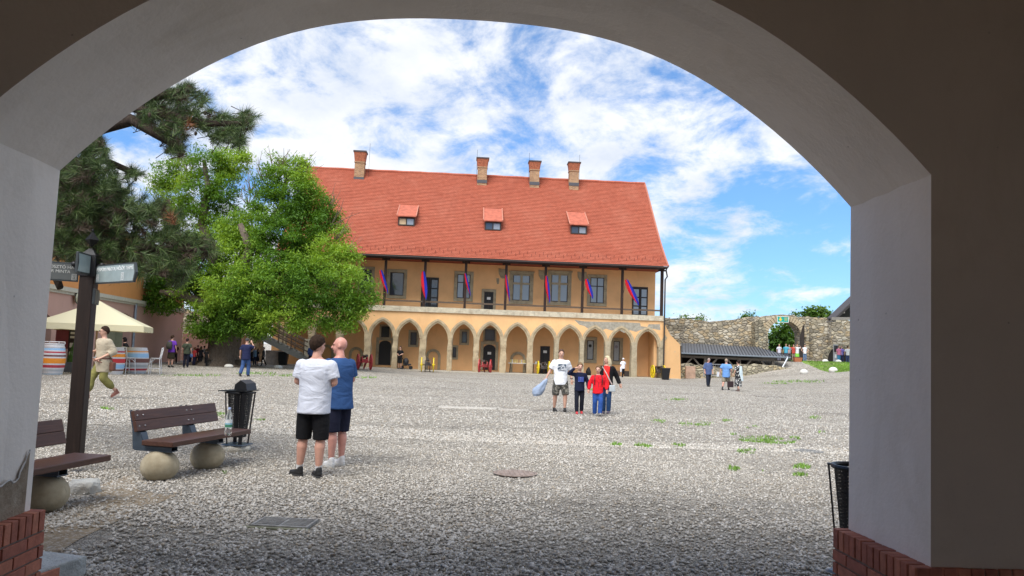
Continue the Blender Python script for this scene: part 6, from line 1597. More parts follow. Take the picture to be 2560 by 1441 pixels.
# ---------- small things under the arcade
def on_pal(px, py, d):
    s_, z_ = pf(px, py, d); return pw(s_, d, .08)
p = on_pal(1294, 925, 1.2); tb2 = empty('market_table', p, AL, 'long folding table with rows of small yellow and white goods under the arcade', 'table')
wt = plain((.66, .66, .64), .6, name='white_table')
MB().box(-.75, .75, -.3, .3, .70, .74).build('tabletop', wt, tb2)
for sx_ in (-1, 1):
    for sy in (-1, 1): MB().beam((sx_*.62, sy*.22, 0), (sx_*.55, sy*.22, .70), .03, .03, (0, 1, 0)).build('leg', IRON, tb2)
gd = [plain((.70, .58, .22), .6, name='yellow_goods'), wt, plain((.55, .35, .2), .6, name='brown_goods')]
for k in range(10):
    mb = MB(); mb.lathe([(.035, 0), (.045, .05), (.03, .12), (.045, .20), (.02, .26)], n=8)
    q = p+_u*(-.55+k*.12)+_v*(-.12+.08*(k % 2)); o = mb.build('figurine', gd[k % 3 if k % 2 else 0], None, loc=(q.x, q.y, .08+.741)); prop(o, 'small yellowish figurine in the row on the arcade table', 'figurine', 'goods on the arcade table')
p = on_pal(1342, 928, 1.2); tb3 = empty('market_table', p, AL, 'short white folding table with a box beside the black doorway behind the yellow cannon', 'table')
MB().box(-.35, .75, -.3, .3, .70, .74).build('tabletop', wt, tb3)
for sx_ in (-.28, .68):
    for sy in (-1, 1): MB().beam((sx_, sy*.22, 0), (sx_, sy*.22, .70), .03, .03, (0, 1, 0)).build('leg', IRON, tb3)
q = p+_u*.0; prop(MB().box(-.15, .15, -.1, .1, 0, .16).build('box', wt, None, loc=(q.x, q.y, .822)), 'white box standing on the short arcade table', 'box')
p = on_pal(1471, 930, .9); prop(MB().loft([(0, 0, 0, .2, .14), (0, 0, .3, .2, .14), (0, 0, .48, .13, .1), (.03, 0, .62, .03, .03)], 14).build('backpack', plain((.02, .02, .022), .8, name='black_bag'), None, smooth=True, loc=p), 'black backpack standing on the arcade floor left of the pillar', 'bag')
for k, (px, lab) in enumerate(((1543, 'brown'), (1568, 'dark'))):
    p = on_pal(px, 935, .9); prop(MB().box(-.22, .22, -.15, .15, 0, .42).build('crate', wood((.16, .10, .07) if k == 0 else (.05, .04, .035), .7, 'crate_wood'), None, loc=p, rz=AL, bevel=.01), lab+' wooden crate on the arcade floor behind the woman in the white cap', 'crate')
# bins by the stairs and by the corner cannon
for px, py, Y, lab in ((707, 918, 54.5, 'black tall bin under the wooden staircase'), (1663, 944, 56.2, 'small black bin beside the corner cannon')):
    p = at(px, py, Y); h = 1.0 if px < 1000 else .8; t = empty('waste_bin', (p.x, Y, 0), 0, lab, 'bin')
    MB().loft([(0, 0, 0, .24, .22), (0, 0, h, .33, .30)], 16, 8).build('body', IRON, t); MB().loft([(0, 0, h+.001, .35, .32), (0, 0, h+.07, .34, .31)], 16, 8).build('rim', IRON, t)
# stroller
p = on_pal(1014, 918, .35); sr = empty('stroller', p, AL, 'dark folding pushchair beside the woman under the arcade', 'stroller')
blk = plain((.03, .03, .035), .7, name='stroller_cloth')
MB().ell((0, 0, .55), (.22, .26, .30), n=14, k=8).build('hood', blk, sr, smooth=True); MB().box(-.18, .40, -.2, .2, .30, .42).build('seat', blk, sr, bevel=.03)
for y in (-.24, .24):
    MB().beam((-.45, y, 1.0), (.35, y, .15), .025, .025).build('side_tube', IRON, sr); MB().beam((-.25, y, .15), (.2, y, .6), .025, .025).build('side_tube', IRON, sr)
    for x in (-.28, .38): MB().tube([(x, y-.02, .13), (x, y+.02, .13)], .13, 14).build('wheel', IRON, sr)
# ================================================================ PEOPLE
def remesh(mb, vox, mats, name, parent, extra=None, smooth=6):
    me = bpy.data.meshes.new(name); me.from_pydata(mb.v, [], mb.f); bm = bmesh.new(); bm.from_mesh(me); bmesh.ops.recalc_face_normals(bm, faces=bm.faces); bm.to_mesh(me); bm.free()
    o = bpy.data.objects.new('tmp', me); C.objects.link(o)
    r = o.modifiers.new('r', 'REMESH'); r.mode = 'VOXEL'; r.voxel_size = vox; r.use_smooth_shade = True
    s = o.modifiers.new('s', 'SMOOTH'); s.factor = .5; s.iterations = smooth
    bpy.context.view_layer.update(); me2 = bpy.data.meshes.new_from_object(o.evaluated_get(bpy.context.evaluated_depsgraph_get())); bpy.data.objects.remove(o)
    me2.materials.clear()
    if not isinstance(mats, (list, tuple)): mats = [mats]
    for q in mats: me2.materials.append(q)
    if extra and extra.f:
        bm = bmesh.new(); bm.from_mesh(me2); vs = [bm.verts.new(v) for v in extra.v]
        for f, mi in zip(extra.f, extra.m):
            try: F = bm.faces.new([vs[i] for i in f]); F.material_index = mi; F.smooth = True
            except ValueError: pass
        bm.to_mesh(me2); bm.free()
    me2.name = name; q = bpy.data.objects.new(name, me2); C.objects.link(q)
    if parent: q.parent = parent
    return q
def V(*a): return Vector(a)
STAND = dict(hips=V(0, 0, .93), lean=V(0, 0, 0),
    legs=[(V(-.10, -.01, .50), V(-.11, .02, .09), 0), (V(.10, -.01, .50), V(.11, .02, .09), 0)],
    arms=[(V(-.27, .02, 1.17), V(-.28, -.06, .93)), (V(.27, .02, 1.17), V(.28, -.06, .93))])
def hand(ex, wrist, d, side, curl=.5, s=1.0):
    """palm, four bent fingers, thumb leaving the side; d = pointing direction"""
    d = d.normalized(); a = Vector((0, -1, 0)); a = (a-d*a.dot(d)); a = a.normalized() if a.length > .1 else Vector((side, 0, 0)); w = d.cross(a).normalized()
    c_ = wrist+d*.045*s; ex.capsule(wrist, wrist+d*.075*s, .024*s, .034*s, 10)
    ex.ell(c_+d*.02*s, (.018*s, .038*s, .05*s), Matrix([(a.x, w.x, d.x), (a.y, w.y, d.y), (a.z, w.z, d.z)]).to_4x4(), 10, 7)
    inn = a if True else -a
    for k, L_ in enumerate((.070, .080, .075, .058)):
        b = wrist+d*.088*s+w*(k-1.5)*.019*s; L_ *= s; p1 = b+d*L_*.45; p2 = p1+(d*(1-curl)+inn*curl).normalized()*L_*.32; p3 = p2+(d*(1-curl*1.7)+inn*curl*1.5).normalized()*L_*.25
        ex.tube([b-d*.02*s, p1, p2, p3], [.0098*s, .009*s, .0082*s, .006*s], 7)
    th = -w*side if (w*side).x*side > 0 else w*side
    th = -w if side > 0 else w
    b = wrist+d*.025*s+th*.03*s; ex.tube([b, b+(th*.8+d*.7).normalized()*.035*s, b+(th*.55+d).normalized()*.065*s+inn*.012*s], [.014*s, .011*s, .008*s], 7)
def person(label, loc, rz, H=1.76, pose=None, skin=None, top=(.5, .5, .5), sleeve='short', bottom=(.05, .05, .06), leg='long', shoes=(.03, .03, .03), hair=('short', (.05, .03, .02)),
           build=1.0, detail=1, head_turn=0, head_tilt=0, belly=0, dress=False, untuck=.0, loose=1.0, socks=None, topmat=None, botmat=None, hands=.4, child=False, group=None, name='person', curls=(.4, .4), coat=None, glasses=False):
    P = dict(STAND); P.update(pose or {}); S = H/1.8; vox = (.013, .02, .032)[detail-1 if detail else 0]; skin = skin or SKIN
    root = empty(name, loc, rz, label, 'person', group); root.scale = (S, S, S)
    hp = P['hips']; ln = P['lean']; bw = build
    hs = 1.18 if child else 1.0
    shc = V(0, 0, 1.46-.02*child)+ln; nk = V(0, .01, 1.51)+ln*1.08; hc = V(0, -.015, 1.665)+ln*1.2
    if 'head' in P: hc = P['head']
    B = MB()   # body
    shL = [shc+V(sd_*.180*bw**.6, 0, -.05) for sd_ in (-1, 1)]
    hip = [hp+V(sd_*.092*bw**.5, 0, -.02) for sd_ in (-1, 1)]
    def torso(mb, k, off=0, z0=None, b=0):
        t = lambda f: hp.lerp(shc, f)
        r = [(hp.x, hp.y, hp.z-.10, .150*bw+off, .105*bw+off), (hp.x, hp.y+.005, hp.z+.0, .170*bw+off, .122*bw+off+b*.3)]
        for f, rx, ry, bb in ((.25, .155, .108, 1), (.45, .150, .108, .8), (.68, .168, .118, .3), (.84, .172, .112, 0), (.95, .150, .092, 0)):
            q = t(f); r.append((q.x, q.y-(b*bb*.5), q.z, rx*bw+off+b*bb*.4, ry*bw**.8+off+b*bb*.5))
        q = t(1.04); r.append((q.x, q.y, q.z, .105*bw+off, .072+off)); q = t(1.11); r.append((q.x, q.y, q.z, .062+off*.6, .057+off*.5)); mb.loft(r, 22, 2.2)
    torso(B, 1, 0, b=belly)
    B.tube([nk-V(0, 0, .03), nk+V(0, 0, .02), hc-V(0, -.01, .07)], [.062*bw**.4, .056*bw**.4, .055], 12)
    for i, sd_ in enumerate((-1, 1)):
        kn, an, ft = P['legs'][i]
        B.capsule(hip[i], kn, .078*bw, .058*bw**.6, 12); m_ = kn.lerp(an, .32)+V(0, .012, 0); B.capsule(kn, m_, .054*bw**.6, .062*bw**.7, 12); B.capsule(m_, an, .060*bw**.7, .037, 12)
        el, wr = P['arms'][i]; B.capsule(shL[i], el, .052*bw**.8, .041*bw**.7, 12); m_ = el.lerp(wr, .3); B.capsule(el, m_, .040*bw**.7, .041*bw**.7, 10); B.capsule(m_, wr, .041*bw**.7, .026, 10)
    # head in its own frame
    Rh = Matrix.Rotation(head_turn, 4, 'Z')@Matrix.Rotation(head_tilt, 4, 'X')
    def hd(x, y, z): return hc+(Rh@V(x, y, z))*hs
    Rm = Rh
    B.ell(hd(0, .012, .025), (.076*hs, .094*hs, .098*hs), Rm, 18, 12); B.ell(hd(0, -.022, -.035), (.062*hs, .070*hs, .075*hs), Rm, 16, 10); B.capsule(hd(0, -.058, -.088), hd(0, -.03, -.07), .026*hs, .04*hs, 10)
    B.capsule(hd(0, -.088, .012), hd(0, -.112, -.028), .010*hs, .017*hs, 8)
    for sd_ in (-1, 1): B.ell(hd(sd_*.078, .012, -.008), (.012*hs, .020*hs, .032*hs), Rm, 10, 7); B.ell(hd(sd_*.03, -.080, .028), (.028*hs, .014*hs, .010*hs), Rm, 8, 6)
    ex = MB()
    ex.mi = 0
    if detail < 3:
        for i, sd_ in enumerate((-1, 1)):
            el, wr = P['arms'][i]; hdir = P.get('hands', [None, None])[i]; hand(ex, wr, hdir if hdir else (wr-el), sd_, curls[i], .98)
        ex.mi = 1
        for sd_ in (-1, 1): ex.ell(hd(sd_*.031, -.089, .010), (.011*hs, .006*hs, .0055*hs), Rm, 10, 6)
        if detail == 1:
            for sd_ in (-1, 1): ex.ell(hd(sd_*.032, -.090, .034), (.018*hs, .005*hs, .003*hs), Rm, 8, 5)
        ex.mi = 2; ex.ell(hd(0, -.091, -.056), (.023*hs, .007*hs, .007*hs), Rm, 10, 6)
    else:
        for i in (0, 1): el, wr = P['arms'][i]; d = (wr-el).normalized(); B.capsule(wr, wr+d*.13, .03, .026, 8)
    if detail == 1: vb = .011
    else: vb = vox
    remesh(B, vb, [skin, EYE, LIP], 'body', root, ex, 5 if detail < 3 else 3)
    # hair
    hk, hcst = hair; hm = plain(hcst, .95, var=.45, scale=30, bump=.8, bscale=90, spec=.1, name='hair') if hk != 'bald' else None
    if hk in ('short', 'long', 'bob', 'bun', 'crop'):
        Hm = MB(); g = .008 if hk == 'crop' else .016
        # cap: band of the skull shell lying behind and above the hairline
        n = 26; k = 14; c0 = hd(0, .016, .028); rr_ = (.078*hs+g, .096*hs+g, .100*hs+g); vs = []; 
        for i in range(k+1):
            t = i/k
            for j in range(n):
                p = 2*PI*j/n; fr = max(0, -math.sin(p)); side_ = abs(math.cos(p))
                bk_ = max(0, math.sin(p)); lim = 1.74+.80*bk_**1.1-.70*fr**1.1+(.45 if hk in ('long', 'bob') else 0)*(1-fr)+.05*noise.noise((j*.9, 3, 1))
                th = lim*t; u_ = V(rr_[0]*math.sin(th)*math.cos(p), rr_[1]*math.sin(th)*math.sin(p), rr_[2]*math.cos(th)); u_ = u_*(1+.05*noise.noise(u_*38)+.04*noise.noise(u_*80)+.02*(t < .3))
                vs.append(c0+(Rh@u_))
        m0 = len(vs)
        for i in range(k+1):
            for j in range(n): vs.append(c0+(vs[i*n+j]-c0)*.80)
        fs = [(i*n+j, (i+1)*n+j, (i+1)*n+(j+1) % n, i*n+(j+1) % n) for i in range(k) for j in range(n)]+[(m0+i*n+j, m0+i*n+(j+1) % n, m0+(i+1)*n+(j+1) % n, m0+(i+1)*n+j) for i in range(k) for j in range(n)]
        fs += [(k*n+j, m0+k*n+j, m0+k*n+(j+1) % n, k*n+(j+1) % n) for j in range(n)]; Hm.add(vs, fs)
        if hk in ('long', 'bob'):
            zl = -.26 if hk == 'long' else -.13
            for a in np.linspace(-.35, PI+.35, 11):
                a_ = hd(.080*math.cos(a), .035+.085*math.sin(a), .03); b_ = hd(.098*math.cos(a), .045+.095*math.sin(a), -.09); e_ = hd(.085*math.cos(a), .055+.09*math.sin(a), zl+.03*math.sin(a*7))
                Hm.tube([a_, b_, e_], [.028, .034, .018], 8)
        if hk == 'bun': Hm.ell(hd(0, .12, .09), (.045, .045, .045), n=10, k=7)
        if hk in ('long', 'bob'): o = remesh(Hm, vb*1.1, hm, 'hair', root, None, 2)
        else: o = Hm.build('hair', hm, root, smooth=True)
    if hk in ('cap', 'hood', 'hat'):
        Hm = MB(); Hm.ell(hd(0, .008, .04), (.088*hs, .106*hs, .088*hs), Rm, 16, 10)
        if hk == 'cap': Hm.ell(hd(0, -.115, .045), (.065, .06, .010), Rm, 12, 6)
        if hk == 'hood': Hm.ell(hd(0, .03, -.02), (.10, .10, .15), Rm, 14, 8)
        Hm.build('headwear', fabric(hcst), root, smooth=True)
    if glasses:
        G = MB()
        for sd_ in (-1, 1): G.tube([hd(sd_*.033+.024*math.cos(2*PI*q/12), -.103, .012+.017*math.sin(2*PI*q/12)) for q in range(13)], .0028, 5); G.tube([hd(sd_*.057, -.10, .016), hd(sd_*.082, 0, .012)], .0028, 5)
        G.tube([hd(-.01, -.108, .014), hd(.01, -.108, .014)], .0028, 5); G.build('glasses', EYE, root)
    # clothes: own remeshed shells
    cm = topmat or fabric(top)
    off = .016*loose
    T_ = MB()
    def shell(mb, offs, hem, b=0):
        t = lambda f: hp.lerp(shc, f); dn = (hp-shc).normalized()
        r = []
        q = hp+dn*hem; r.append((q.x, q.y, q.z, .158*bw+offs+b*.2+.008, .132*bw+offs+b*.25+.008))
        for f, rx, ry, bb in ((0, .161, .132, .5), (.25, .154, .122, 1), (.45, .160, .116, .8), (.68, .170, .122, .3), (.84, .174, .116, 0), (.95, .154, .096, 0)):
            q = t(f); r.append((q.x, q.y-(b*bb*.5), q.z, rx*bw+offs+b*bb*.4, ry*bw**.8+offs+b*bb*.5))
        q = t(1.035); r.append((q.x, q.y, q.z, .110*bw+offs, .076+offs)); q = t(1.075); r.append((q.x, q.y, q.z, .070+offs*.5, .064+offs*.5))
        mb.loft(r, 26, 2.2)
    if dress:
        T2 = MB(); q = hp; r = [(q.x, q.y, .28, .24, .20), (q.x, q.y, .6, .215, .175), (q.x, q.y, q.z-.05, .19*bw, .145*bw)]
        T2.loft(r, 24, 2.1); shell(T2, off, .05, belly); T_ = T2
    else: shell(T_, off, .10+untuck, belly)
    for i, sd_ in enumerate((-1, 1)):
        el, wr = P['arms'][i]; a = shL[i]
        T_.capsule(a-V(sd_*.05, 0, 0), a, .064*bw**.8, .064*bw**.8+off*.6, 12)
        if sleeve == 'short': e_ = a.lerp(el, .78); T_.tube([a, a.lerp(el, .4), e_], [.064*bw**.8+off*.5, .060*bw**.8+off, .058*bw**.8+off*1.2], 14)
        elif sleeve in ('long', 'mid'):
            e_ = wr if sleeve == 'long' else el.lerp(wr, .35); T_.capsule(a, el, .060*bw**.8+off*.8, .048*bw**.7+off, 14); T_.tube([el, el.lerp(e_, .5), e_], [.046*bw**.7+off, .046*bw**.7+off*.9, (.031 if sleeve == 'long' else .045)+off], 14)
    tp = remesh(T_, vb*1.05, cm, 'top', root, None, 3)
    if coat:
        K_ = MB(); shell(K_, off*1.9, .22, belly)
        for i, sd_ in enumerate((-1, 1)):
            el, wr = P['arms'][i]; a = shL[i]; K_.capsule(a, el, .088, .080, 12); K_.tube([el, wr], [.078, .064], 12)
        # cut open at the front
        ko = remesh(K_, vb*1.05, fabric(coat), 'cardigan', root, None, 3); bm = bmesh.new(); bm.from_mesh(ko.data)
        bmesh.ops.delete(bm, geom=[v for v in bm.verts if v.co.y < -.02 and abs(v.co.x-.02) < .085 and v.co.z > .6], context='VERTS'); bm.to_mesh(ko.data); bm.free()
    if not dress:
        bmt = botmat or fabric(bottom, fold=.4); Q = MB(); o2 = .014*loose
        Q.loft([(hp.x, hp.y, hp.z-.13, .150*bw+o2, .112*bw+o2), (hp.x, hp.y, hp.z-.02, .156*bw+o2, .118*bw+o2), (hp.x, hp.y, hp.z+.045, .150*bw+o2, .108*bw+o2)], 22, 2.2)
        for i in (0, 1):
            kn, an, ft = P['legs'][i]
            if leg == 'long': e_ = an+V(0, 0, -.01); Q.capsule(hip[i], kn, .080*bw+o2, .064*bw**.6+o2, 14); Q.tube([kn+V(0, 0, .02), kn.lerp(e_, .5)+V(0, .008, 0), e_], [.062*bw**.6+o2, .062*bw**.6+o2, .055+o2], 14)
            elif leg == 'baggy': e_ = kn.lerp(an, .78); Q.capsule(hip[i], kn, .11, .095, 14); Q.capsule(kn, kn.lerp(an, .5), .095, .10, 14); Q.tube([kn.lerp(an, .5), e_], [.10, .055], 12)
            elif leg == 'knee': e_ = kn+(kn-hip[i]).normalized()*.03; Q.tube([hip[i]+V(0, 0, -.0), hip[i].lerp(kn, .5), e_], [.080*bw+o2, .080*bw+o2*1.3, .070*bw**.8+o2*1.4], 16)
            elif leg == 'short': e_ = hip[i].lerp(kn, .84); Q.tube([hip[i], hip[i].lerp(kn, .5), e_], [.096*bw+o2, .090*bw+o2*1.3, .084*bw**.9+o2*1.6], 16)
            elif leg == 'skirt': pass
        if leg == 'skirt': Q.loft([(hp.x, hp.y, .48, .22, .18), (hp.x, hp.y, .75, .20, .16), (hp.x, hp.y, hp.z, .175, .13)], 20, 2.1)
        remesh(Q, vb*1.05, bmt, 'shorts' if leg in ('short', 'knee') else 'skirt' if leg == 'skirt' else 'trousers', root, None, 3)
    sm_ = plain(shoes, .6, var=.1, name='shoe'); sole = plain((.62, .62, .60) if sum(shoes) > .9 or sum(shoes) < .12 and detail == 1 and False else tuple(min(1, c*1.3+.03) for c in shoes), .7, name='sole')
    for i, sd_ in enumerate((-1, 1)):
        kn, an, ft = P['legs'][i]; pitch_ = 0
        if isinstance(ft, tuple): ft, pitch_ = ft
        M_ = Matrix.Translation(an)@Matrix.Rotation(ft, 4, 'Z')@Matrix.Rotation(pitch_, 4, 'X'); F_ = MB()
        F_.ell((0, -.01, -.035), (.043, .065, .05), n=12, k=8); F_.capsule((0, .02, -.045), (0, -.13, -.055), .042, .036, 12); F_.capsule((0, .015, -.01), (0, .01, .02), .043, .042, 12)
        F_.v = [tuple(M_@Vector((x, y, max(z, -.088)))) for x, y, z in F_.v]
        sh_ = remesh(F_, .010 if detail < 3 else .018, sm_, 'shoe', root, None, 2)
        if detail < 3:
            G = MB(); G.loft([(0, -.055, -.090, .044, .122), (0, -.055, -.066, .046, .125)], 16, 2.6); G.v = [tuple(M_@Vector(v)) for v in G.v]; G.build('sole', sole, sh_)
        if socks: G = MB(); q = an+(kn-an)*.16; G.tube([an, q], [.043, .044], 12); G.build('sock', fabric(socks), root)
    return root
def W2L(root_loc, rz, H, P): return Matrix.Rotation(-rz, 4, 'Z')@(Vector(P)-Vector(root_loc))/(H/1.8)
def foot(px, py): return gp(px, py)
def hfor(px, ytop, yfoot, p): return abs(at(px, ytop, p.y).z-p.z)
# --- 1 white t-shirt man (back view, arms folded)
p = foot(775, 1192)
H = hfor(775, 838, 1192, p)
folded = [(V(-.25, -.02, 1.20), V(-.07, -.22, 1.13)), (V(.25, -.02, 1.20), V(.07, -.20, 1.10))]
person('man in white t-shirt and black shorts seen from behind with his arms folded', p, R(180-8), H, dict(legs=[(V(-.115, 0, .50), V(-.12, .03, .09), .75), (V(.12, -.01, .50), V(.15, 0, .09), 1.15)], arms=folded, hands=[V(1, -.1, -.05), V(-1, -.1, .1)], lean=V(0, -.01, 0)),
       SKIN2, (.60, .63, .72), 'short', (.012, .012, .014), 'knee', (.015, .015, .016), ('short', (.035, .022, .016)), build=1.16, detail=1, head_turn=R(-25), belly=.03, untuck=.03, socks=(.6, .6, .6), child=False)
# --- 2 bald man in blue, behind him, looking left
p = foot(838, 1165); H = hfor(845, 841, 1165, p)
person('bald man in blue t-shirt and navy cargo shorts standing close to the man in white', p, R(180+52), H, dict(legs=[(V(-.10, -.02, .50), V(-.10, .0, .09), .1), (V(.10, .02, .50), V(.12, .05, .09), -.1)], arms=[(V(-.26, -.04, 1.19), V(-.10, -.24, 1.14)), (V(.26, -.04, 1.20), V(.08, -.24, 1.16))], lean=V(0, -.02, 0)),
       plain((.62, .30, .24), .5, var=.12, scale=9, name='ruddy_skin'), (.035, .085, .22), 'short', (.018, .020, .04), 'knee', (.72, .72, .72), ('bald', 0), build=1.12, detail=1, head_turn=R(38), belly=.05, untuck=.04, loose=1.25)
# --- 3 costumed man
p = foot(252, 998); H = hfor(262, 816, 998, p)
c3 = person('man in a beige linen tunic and olive baggy trousers walking with a leather bag', p, R(-28), H, dict(legs=[(V(-.14, -.20, .50), V(-.15, -.26, .10), 0.), (V(.08, -.04, .52), V(.12, .30, .20), (.0, .5))], arms=[(V(-.25, .05, 1.20), V(-.22, -.20, 1.16)), (V(.28, .06, 1.17), V(.10, -.18, 1.00))], hands=[V(.2, -.6, .2), V(-.6, -.5, -.3)], lean=V(0, -.03, 0)),
       SKIN, (.46, .40, .30), 'mid', (.22, .205, .07), 'baggy', (.22, .085, .06), ('short', (.04, .025, .018)), build=1.0, detail=2, head_turn=R(-25), untuck=.17, loose=2.4, glasses=True, curls=(.75, .6))
lea = plain((.12, .045, .03), .6, name='leather'); 
MB().loft([(0, 0, .985, .205, .165), (0, 0, 1.02, .203, .163)], 24, 2.3).build('belt', lea, c3); o = MB(); o.box(.17, .33, .02, .12, .70, .92); o.build('satchel', lea, c3, bevel=.03); MB().tube([(.25, .07, .92), (.20, .02, 1.05), (-.05, -.17, 1.02)], .012, 6).build('strap', lea, c3)
MB().tube([(-.24, -.30, 1.22), (-.02, -.27, .98), (.22, -.20, .90)], .014, 8).build('leather_strap', lea, c3)
# --- 4..7 family
p = foot(1399, 1030); H = hfor(1399, 873, 1030, p)
camo = NT('camo_cloth').set(.9); camo.col(camo.ramp(camo.noise(13, 3, .6), [(.42, (.035, .035, .03)), (.5, (.11, .10, .085)), (.58, (.22, .205, .17))], 'CONSTANT'))
f4 = person('crew-cut man in printed white t-shirt and camouflage shorts walking with a family', p, R(4), H, dict(legs=[(V(-.145, -.05, .50), V(-.15, .06, .10), .25), (V(.135, -.12, .52), V(.13, -.12, .11), (-.1, -.25))], arms=[(V(-.30, .05, 1.18), V(-.42, -.03, .95)), (V(.29, .08, 1.17), V(.32, -.01, .93))], hands=[V(-.25, -.1, -1), V(.05, -.2, -1)]),
       SKIN, (.80, .82, .86), 'short', (.1, .1, .09), 'knee', (.02, .02, .02), ('crop', (.10, .06, .045)), build=1.12, detail=2, untuck=.06, loose=1.4, botmat=camo.m)
pr = NT('print_ink').set(.8); pr.col(pr.ramp(pr.noise(26, 4, .7), [(.47, (.03, .06, .10)), (.50, (.6, .62, .66))], 'CONSTANT'))
MB().box(-.115, .13, -.172, -.168, 1.20, 1.37).build('shirt_print', pr.m, f4)
MB().tube([(.32+.036*math.cos(2*PI*k/12), -.008+.036*math.sin(2*PI*k/12), .965) for k in range(13)], .011, 6).build('wristwatch', EYE, f4)
q = at(1352, 970, p.y-.1)
jk = MB(); vs = []; nn = 16
for k, (x, z, r_) in enumerate(((.17, .26, .03), (.10, .16, .09), (.0, .02, .14), (-.10, -.12, .16), (-.17, -.20, .10), (-.20, -.23, .02))):
    for i in range(nn): a = 2*PI*i/nn; w_ = r_*(.85+.22*math.sin(3*a+k)+.16*math.sin(5*a-k*1.3)); vs.append((x+w_*math.cos(a)*.75, .6*w_*math.sin(a), z-w_*math.cos(a)*.5))
jk.add(vs, [(k*nn+i, k*nn+(i+1) % nn, (k+1)*nn+(i+1) % nn, (k+1)*nn+i) for k in range(5) for i in range(nn)]+[tuple(range(nn)), tuple(range(5*nn, 6*nn))])
prop(jk.build('jacket', fabric((.34, .42, .56)), None, smooth=True, loc=q), 'pale blue jacket dangling from the hand of the man in the printed white shirt', 'jacket')
p = foot(1447, 1036); H = hfor(1447, 908, 1036, p)
b5 = person('boy in a dark navy tracksuit shading his eyes with his right hand', p, R(2), H, dict(legs=[(V(-.10, -.08, .50), V(-.09, -.10, .10), (.0, -.1)), (V(.10, .0, .51), V(.10, .10, .12), .0)], arms=[(V(-.40, -.06, 1.42), V(-.20, -.17, 1.62)), (V(.28, .03, 1.17), V(.31, -.03, .92))], hands=[V(1, -.15, .15), V(0, 0, -1)]),
       SKIN, (.014, .018, .045), 'long', (.016, .018, .028), 'long', (.60, .05, .06), ('short', (.20, .13, .07)), build=1.02, detail=2, child=True, curls=(.1, .4), untuck=.02)
bl = NT('navy_print').set(.8); bl.col(bl.ramp(bl.noise(18, 3, .6), [(.45, (.03, .06, .28)), (.62, (.45, .5, .55))], 'CONSTANT')); MB().box(-.08, .12, -.160, -.156, 1.14, 1.32).build('shirt_print', bl.m, b5)
p = foot(1493, 1041); H = hfor(1493, 915, 1041, p)
b6 = person('boy in a red zip jacket and blue jeans walking beside the blonde woman', p, R(0), H, dict(legs=[(V(-.10, -.05, .50), V(-.09, .05, .10), .1), (V(.09, -.16, .52), V(.07, -.20, .12), (0, -.35))], arms=[(V(-.29, .03, 1.18), V(-.33, -.04, .94)), (V(.29, .03, 1.18), V(.31, -.06, .95))]),
       SKIN, (.72, .018, .03), 'long', (.03, .085, .30), 'long', (.25, .25, .25), ('short', (.17, .10, .05)), build=1.05, detail=2, child=True, head_turn=R(-22), loose=1.5, untuck=.03)
MB().beam((0, -.148, .95), (0, -.135, 1.42), .012, .012).build('zip', EYE, b6)
for s_ in (-1, 1): MB().tube([(s_*.13, -.12, 1.12), (s_*.135, -.135, 1.3), (s_*.12, -.08, 1.47), (s_*.11, .08, 1.47)], .018, 6).build('backpack_strap', EYE, b6)
p = foot(1514, 1035); H = hfor(1512, 890, 1035, p)
w7 = person('blonde woman in a red top, black cardigan and jeans with a shoulder bag, looking left', p, R(-15), H, dict(legs=[(V(-.08, -.02, .50), V(-.07, .02, .09), 0), (V(.10, -.10, .52), V(.10, -.12, .10), (0, -.2))], arms=[(V(-.25, .02, 1.17), V(-.22, -.10, .95)), (V(.30, .12, 1.18), V(.40, .10, .95))]),
       SKIN, (.74, .035, .03), 'long', (.02, .055, .14), 'long', (.10, .08, .12), ('long', (.62, .52, .34)), build=1.08, detail=2, head_turn=R(-42), coat=(.012, .012, .014), untuck=.02, belly=.02)
MB().tube([(-.12, -.10, 1.46), (.02, -.165, 1.25), (.14, -.175, 1.02), (.20, -.16, .92)], .018, 6).build('bag_strap', plain((.55, .42, .38), .7, name='pink_strap'), w7)
MB().box(.12, .30, -.23, -.15, .70, .90).build('shoulder_bag', plain((.45, .50, .52), .6, name='pale_bag'), w7, bevel=.02)
# --- right walkers
p = foot(1770, 967); H = hfor(1770, 895, 967, p)
person('older man in a dark blue shirt looking down by the low wall', p, R(20), H, dict(legs=[(V(-.11, -.10, .50), V(-.10, -.12, .09), 0), (V(.10, .0, .5), V(.10, .10, .10), 0)], head=V(0, -.05, 1.64)), SKIN2, (.085, .12, .24), 'mid', (.02, .025, .04), 'long', (.015, .015, .015), ('crop', (.35, .28, .25)), build=1.1, detail=2, untuck=.08, loose=1.8, head_tilt=R(28), belly=.03)
p = foot(1815, 976); H = hfor(1815, 897, 976, p)
person('stocky man in light blue shirt and khaki shorts walking away holding papers', p, R(150), H, dict(legs=[(V(-.10, -.12, .50), V(-.10, -.20, .10), 0), (V(.12, .05, .5), V(.14, .24, .14), (0, .4))], arms=[(V(-.30, .06, 1.17), V(-.28, -.08, .95)), (V(.30, .05, 1.18), V(.34, .05, .93))]), SKIN2, (.16, .33, .66), 'short', (.30, .27, .20), 'knee', (.02, .02, .02), ('crop', (.35, .27, .2)), build=1.18, detail=2, untuck=.10, loose=1.9, socks=(.03, .03, .03))
q = at(1795, 936, p.y); prop(MB().box(-.04, .04, -.06, .06, -.13, .13).build('papers', plain((.70, .72, .74), .7, name='paper_white'), None, loc=q, rz=.4), 'white folded papers held by the man in the light blue shirt', 'papers')
q = at(1826, 961, p.y-.2); hb = empty('handbag', q, 0, 'dark brown handbag carried between blue-shirted man and woman in floral dress', 'handbag'); MB().box(-.16, .16, -.06, .06, -.16, .16).build('bag_body', plain((.035, .018, .020), .5, name='dark_leather'), hb, bevel=.02)
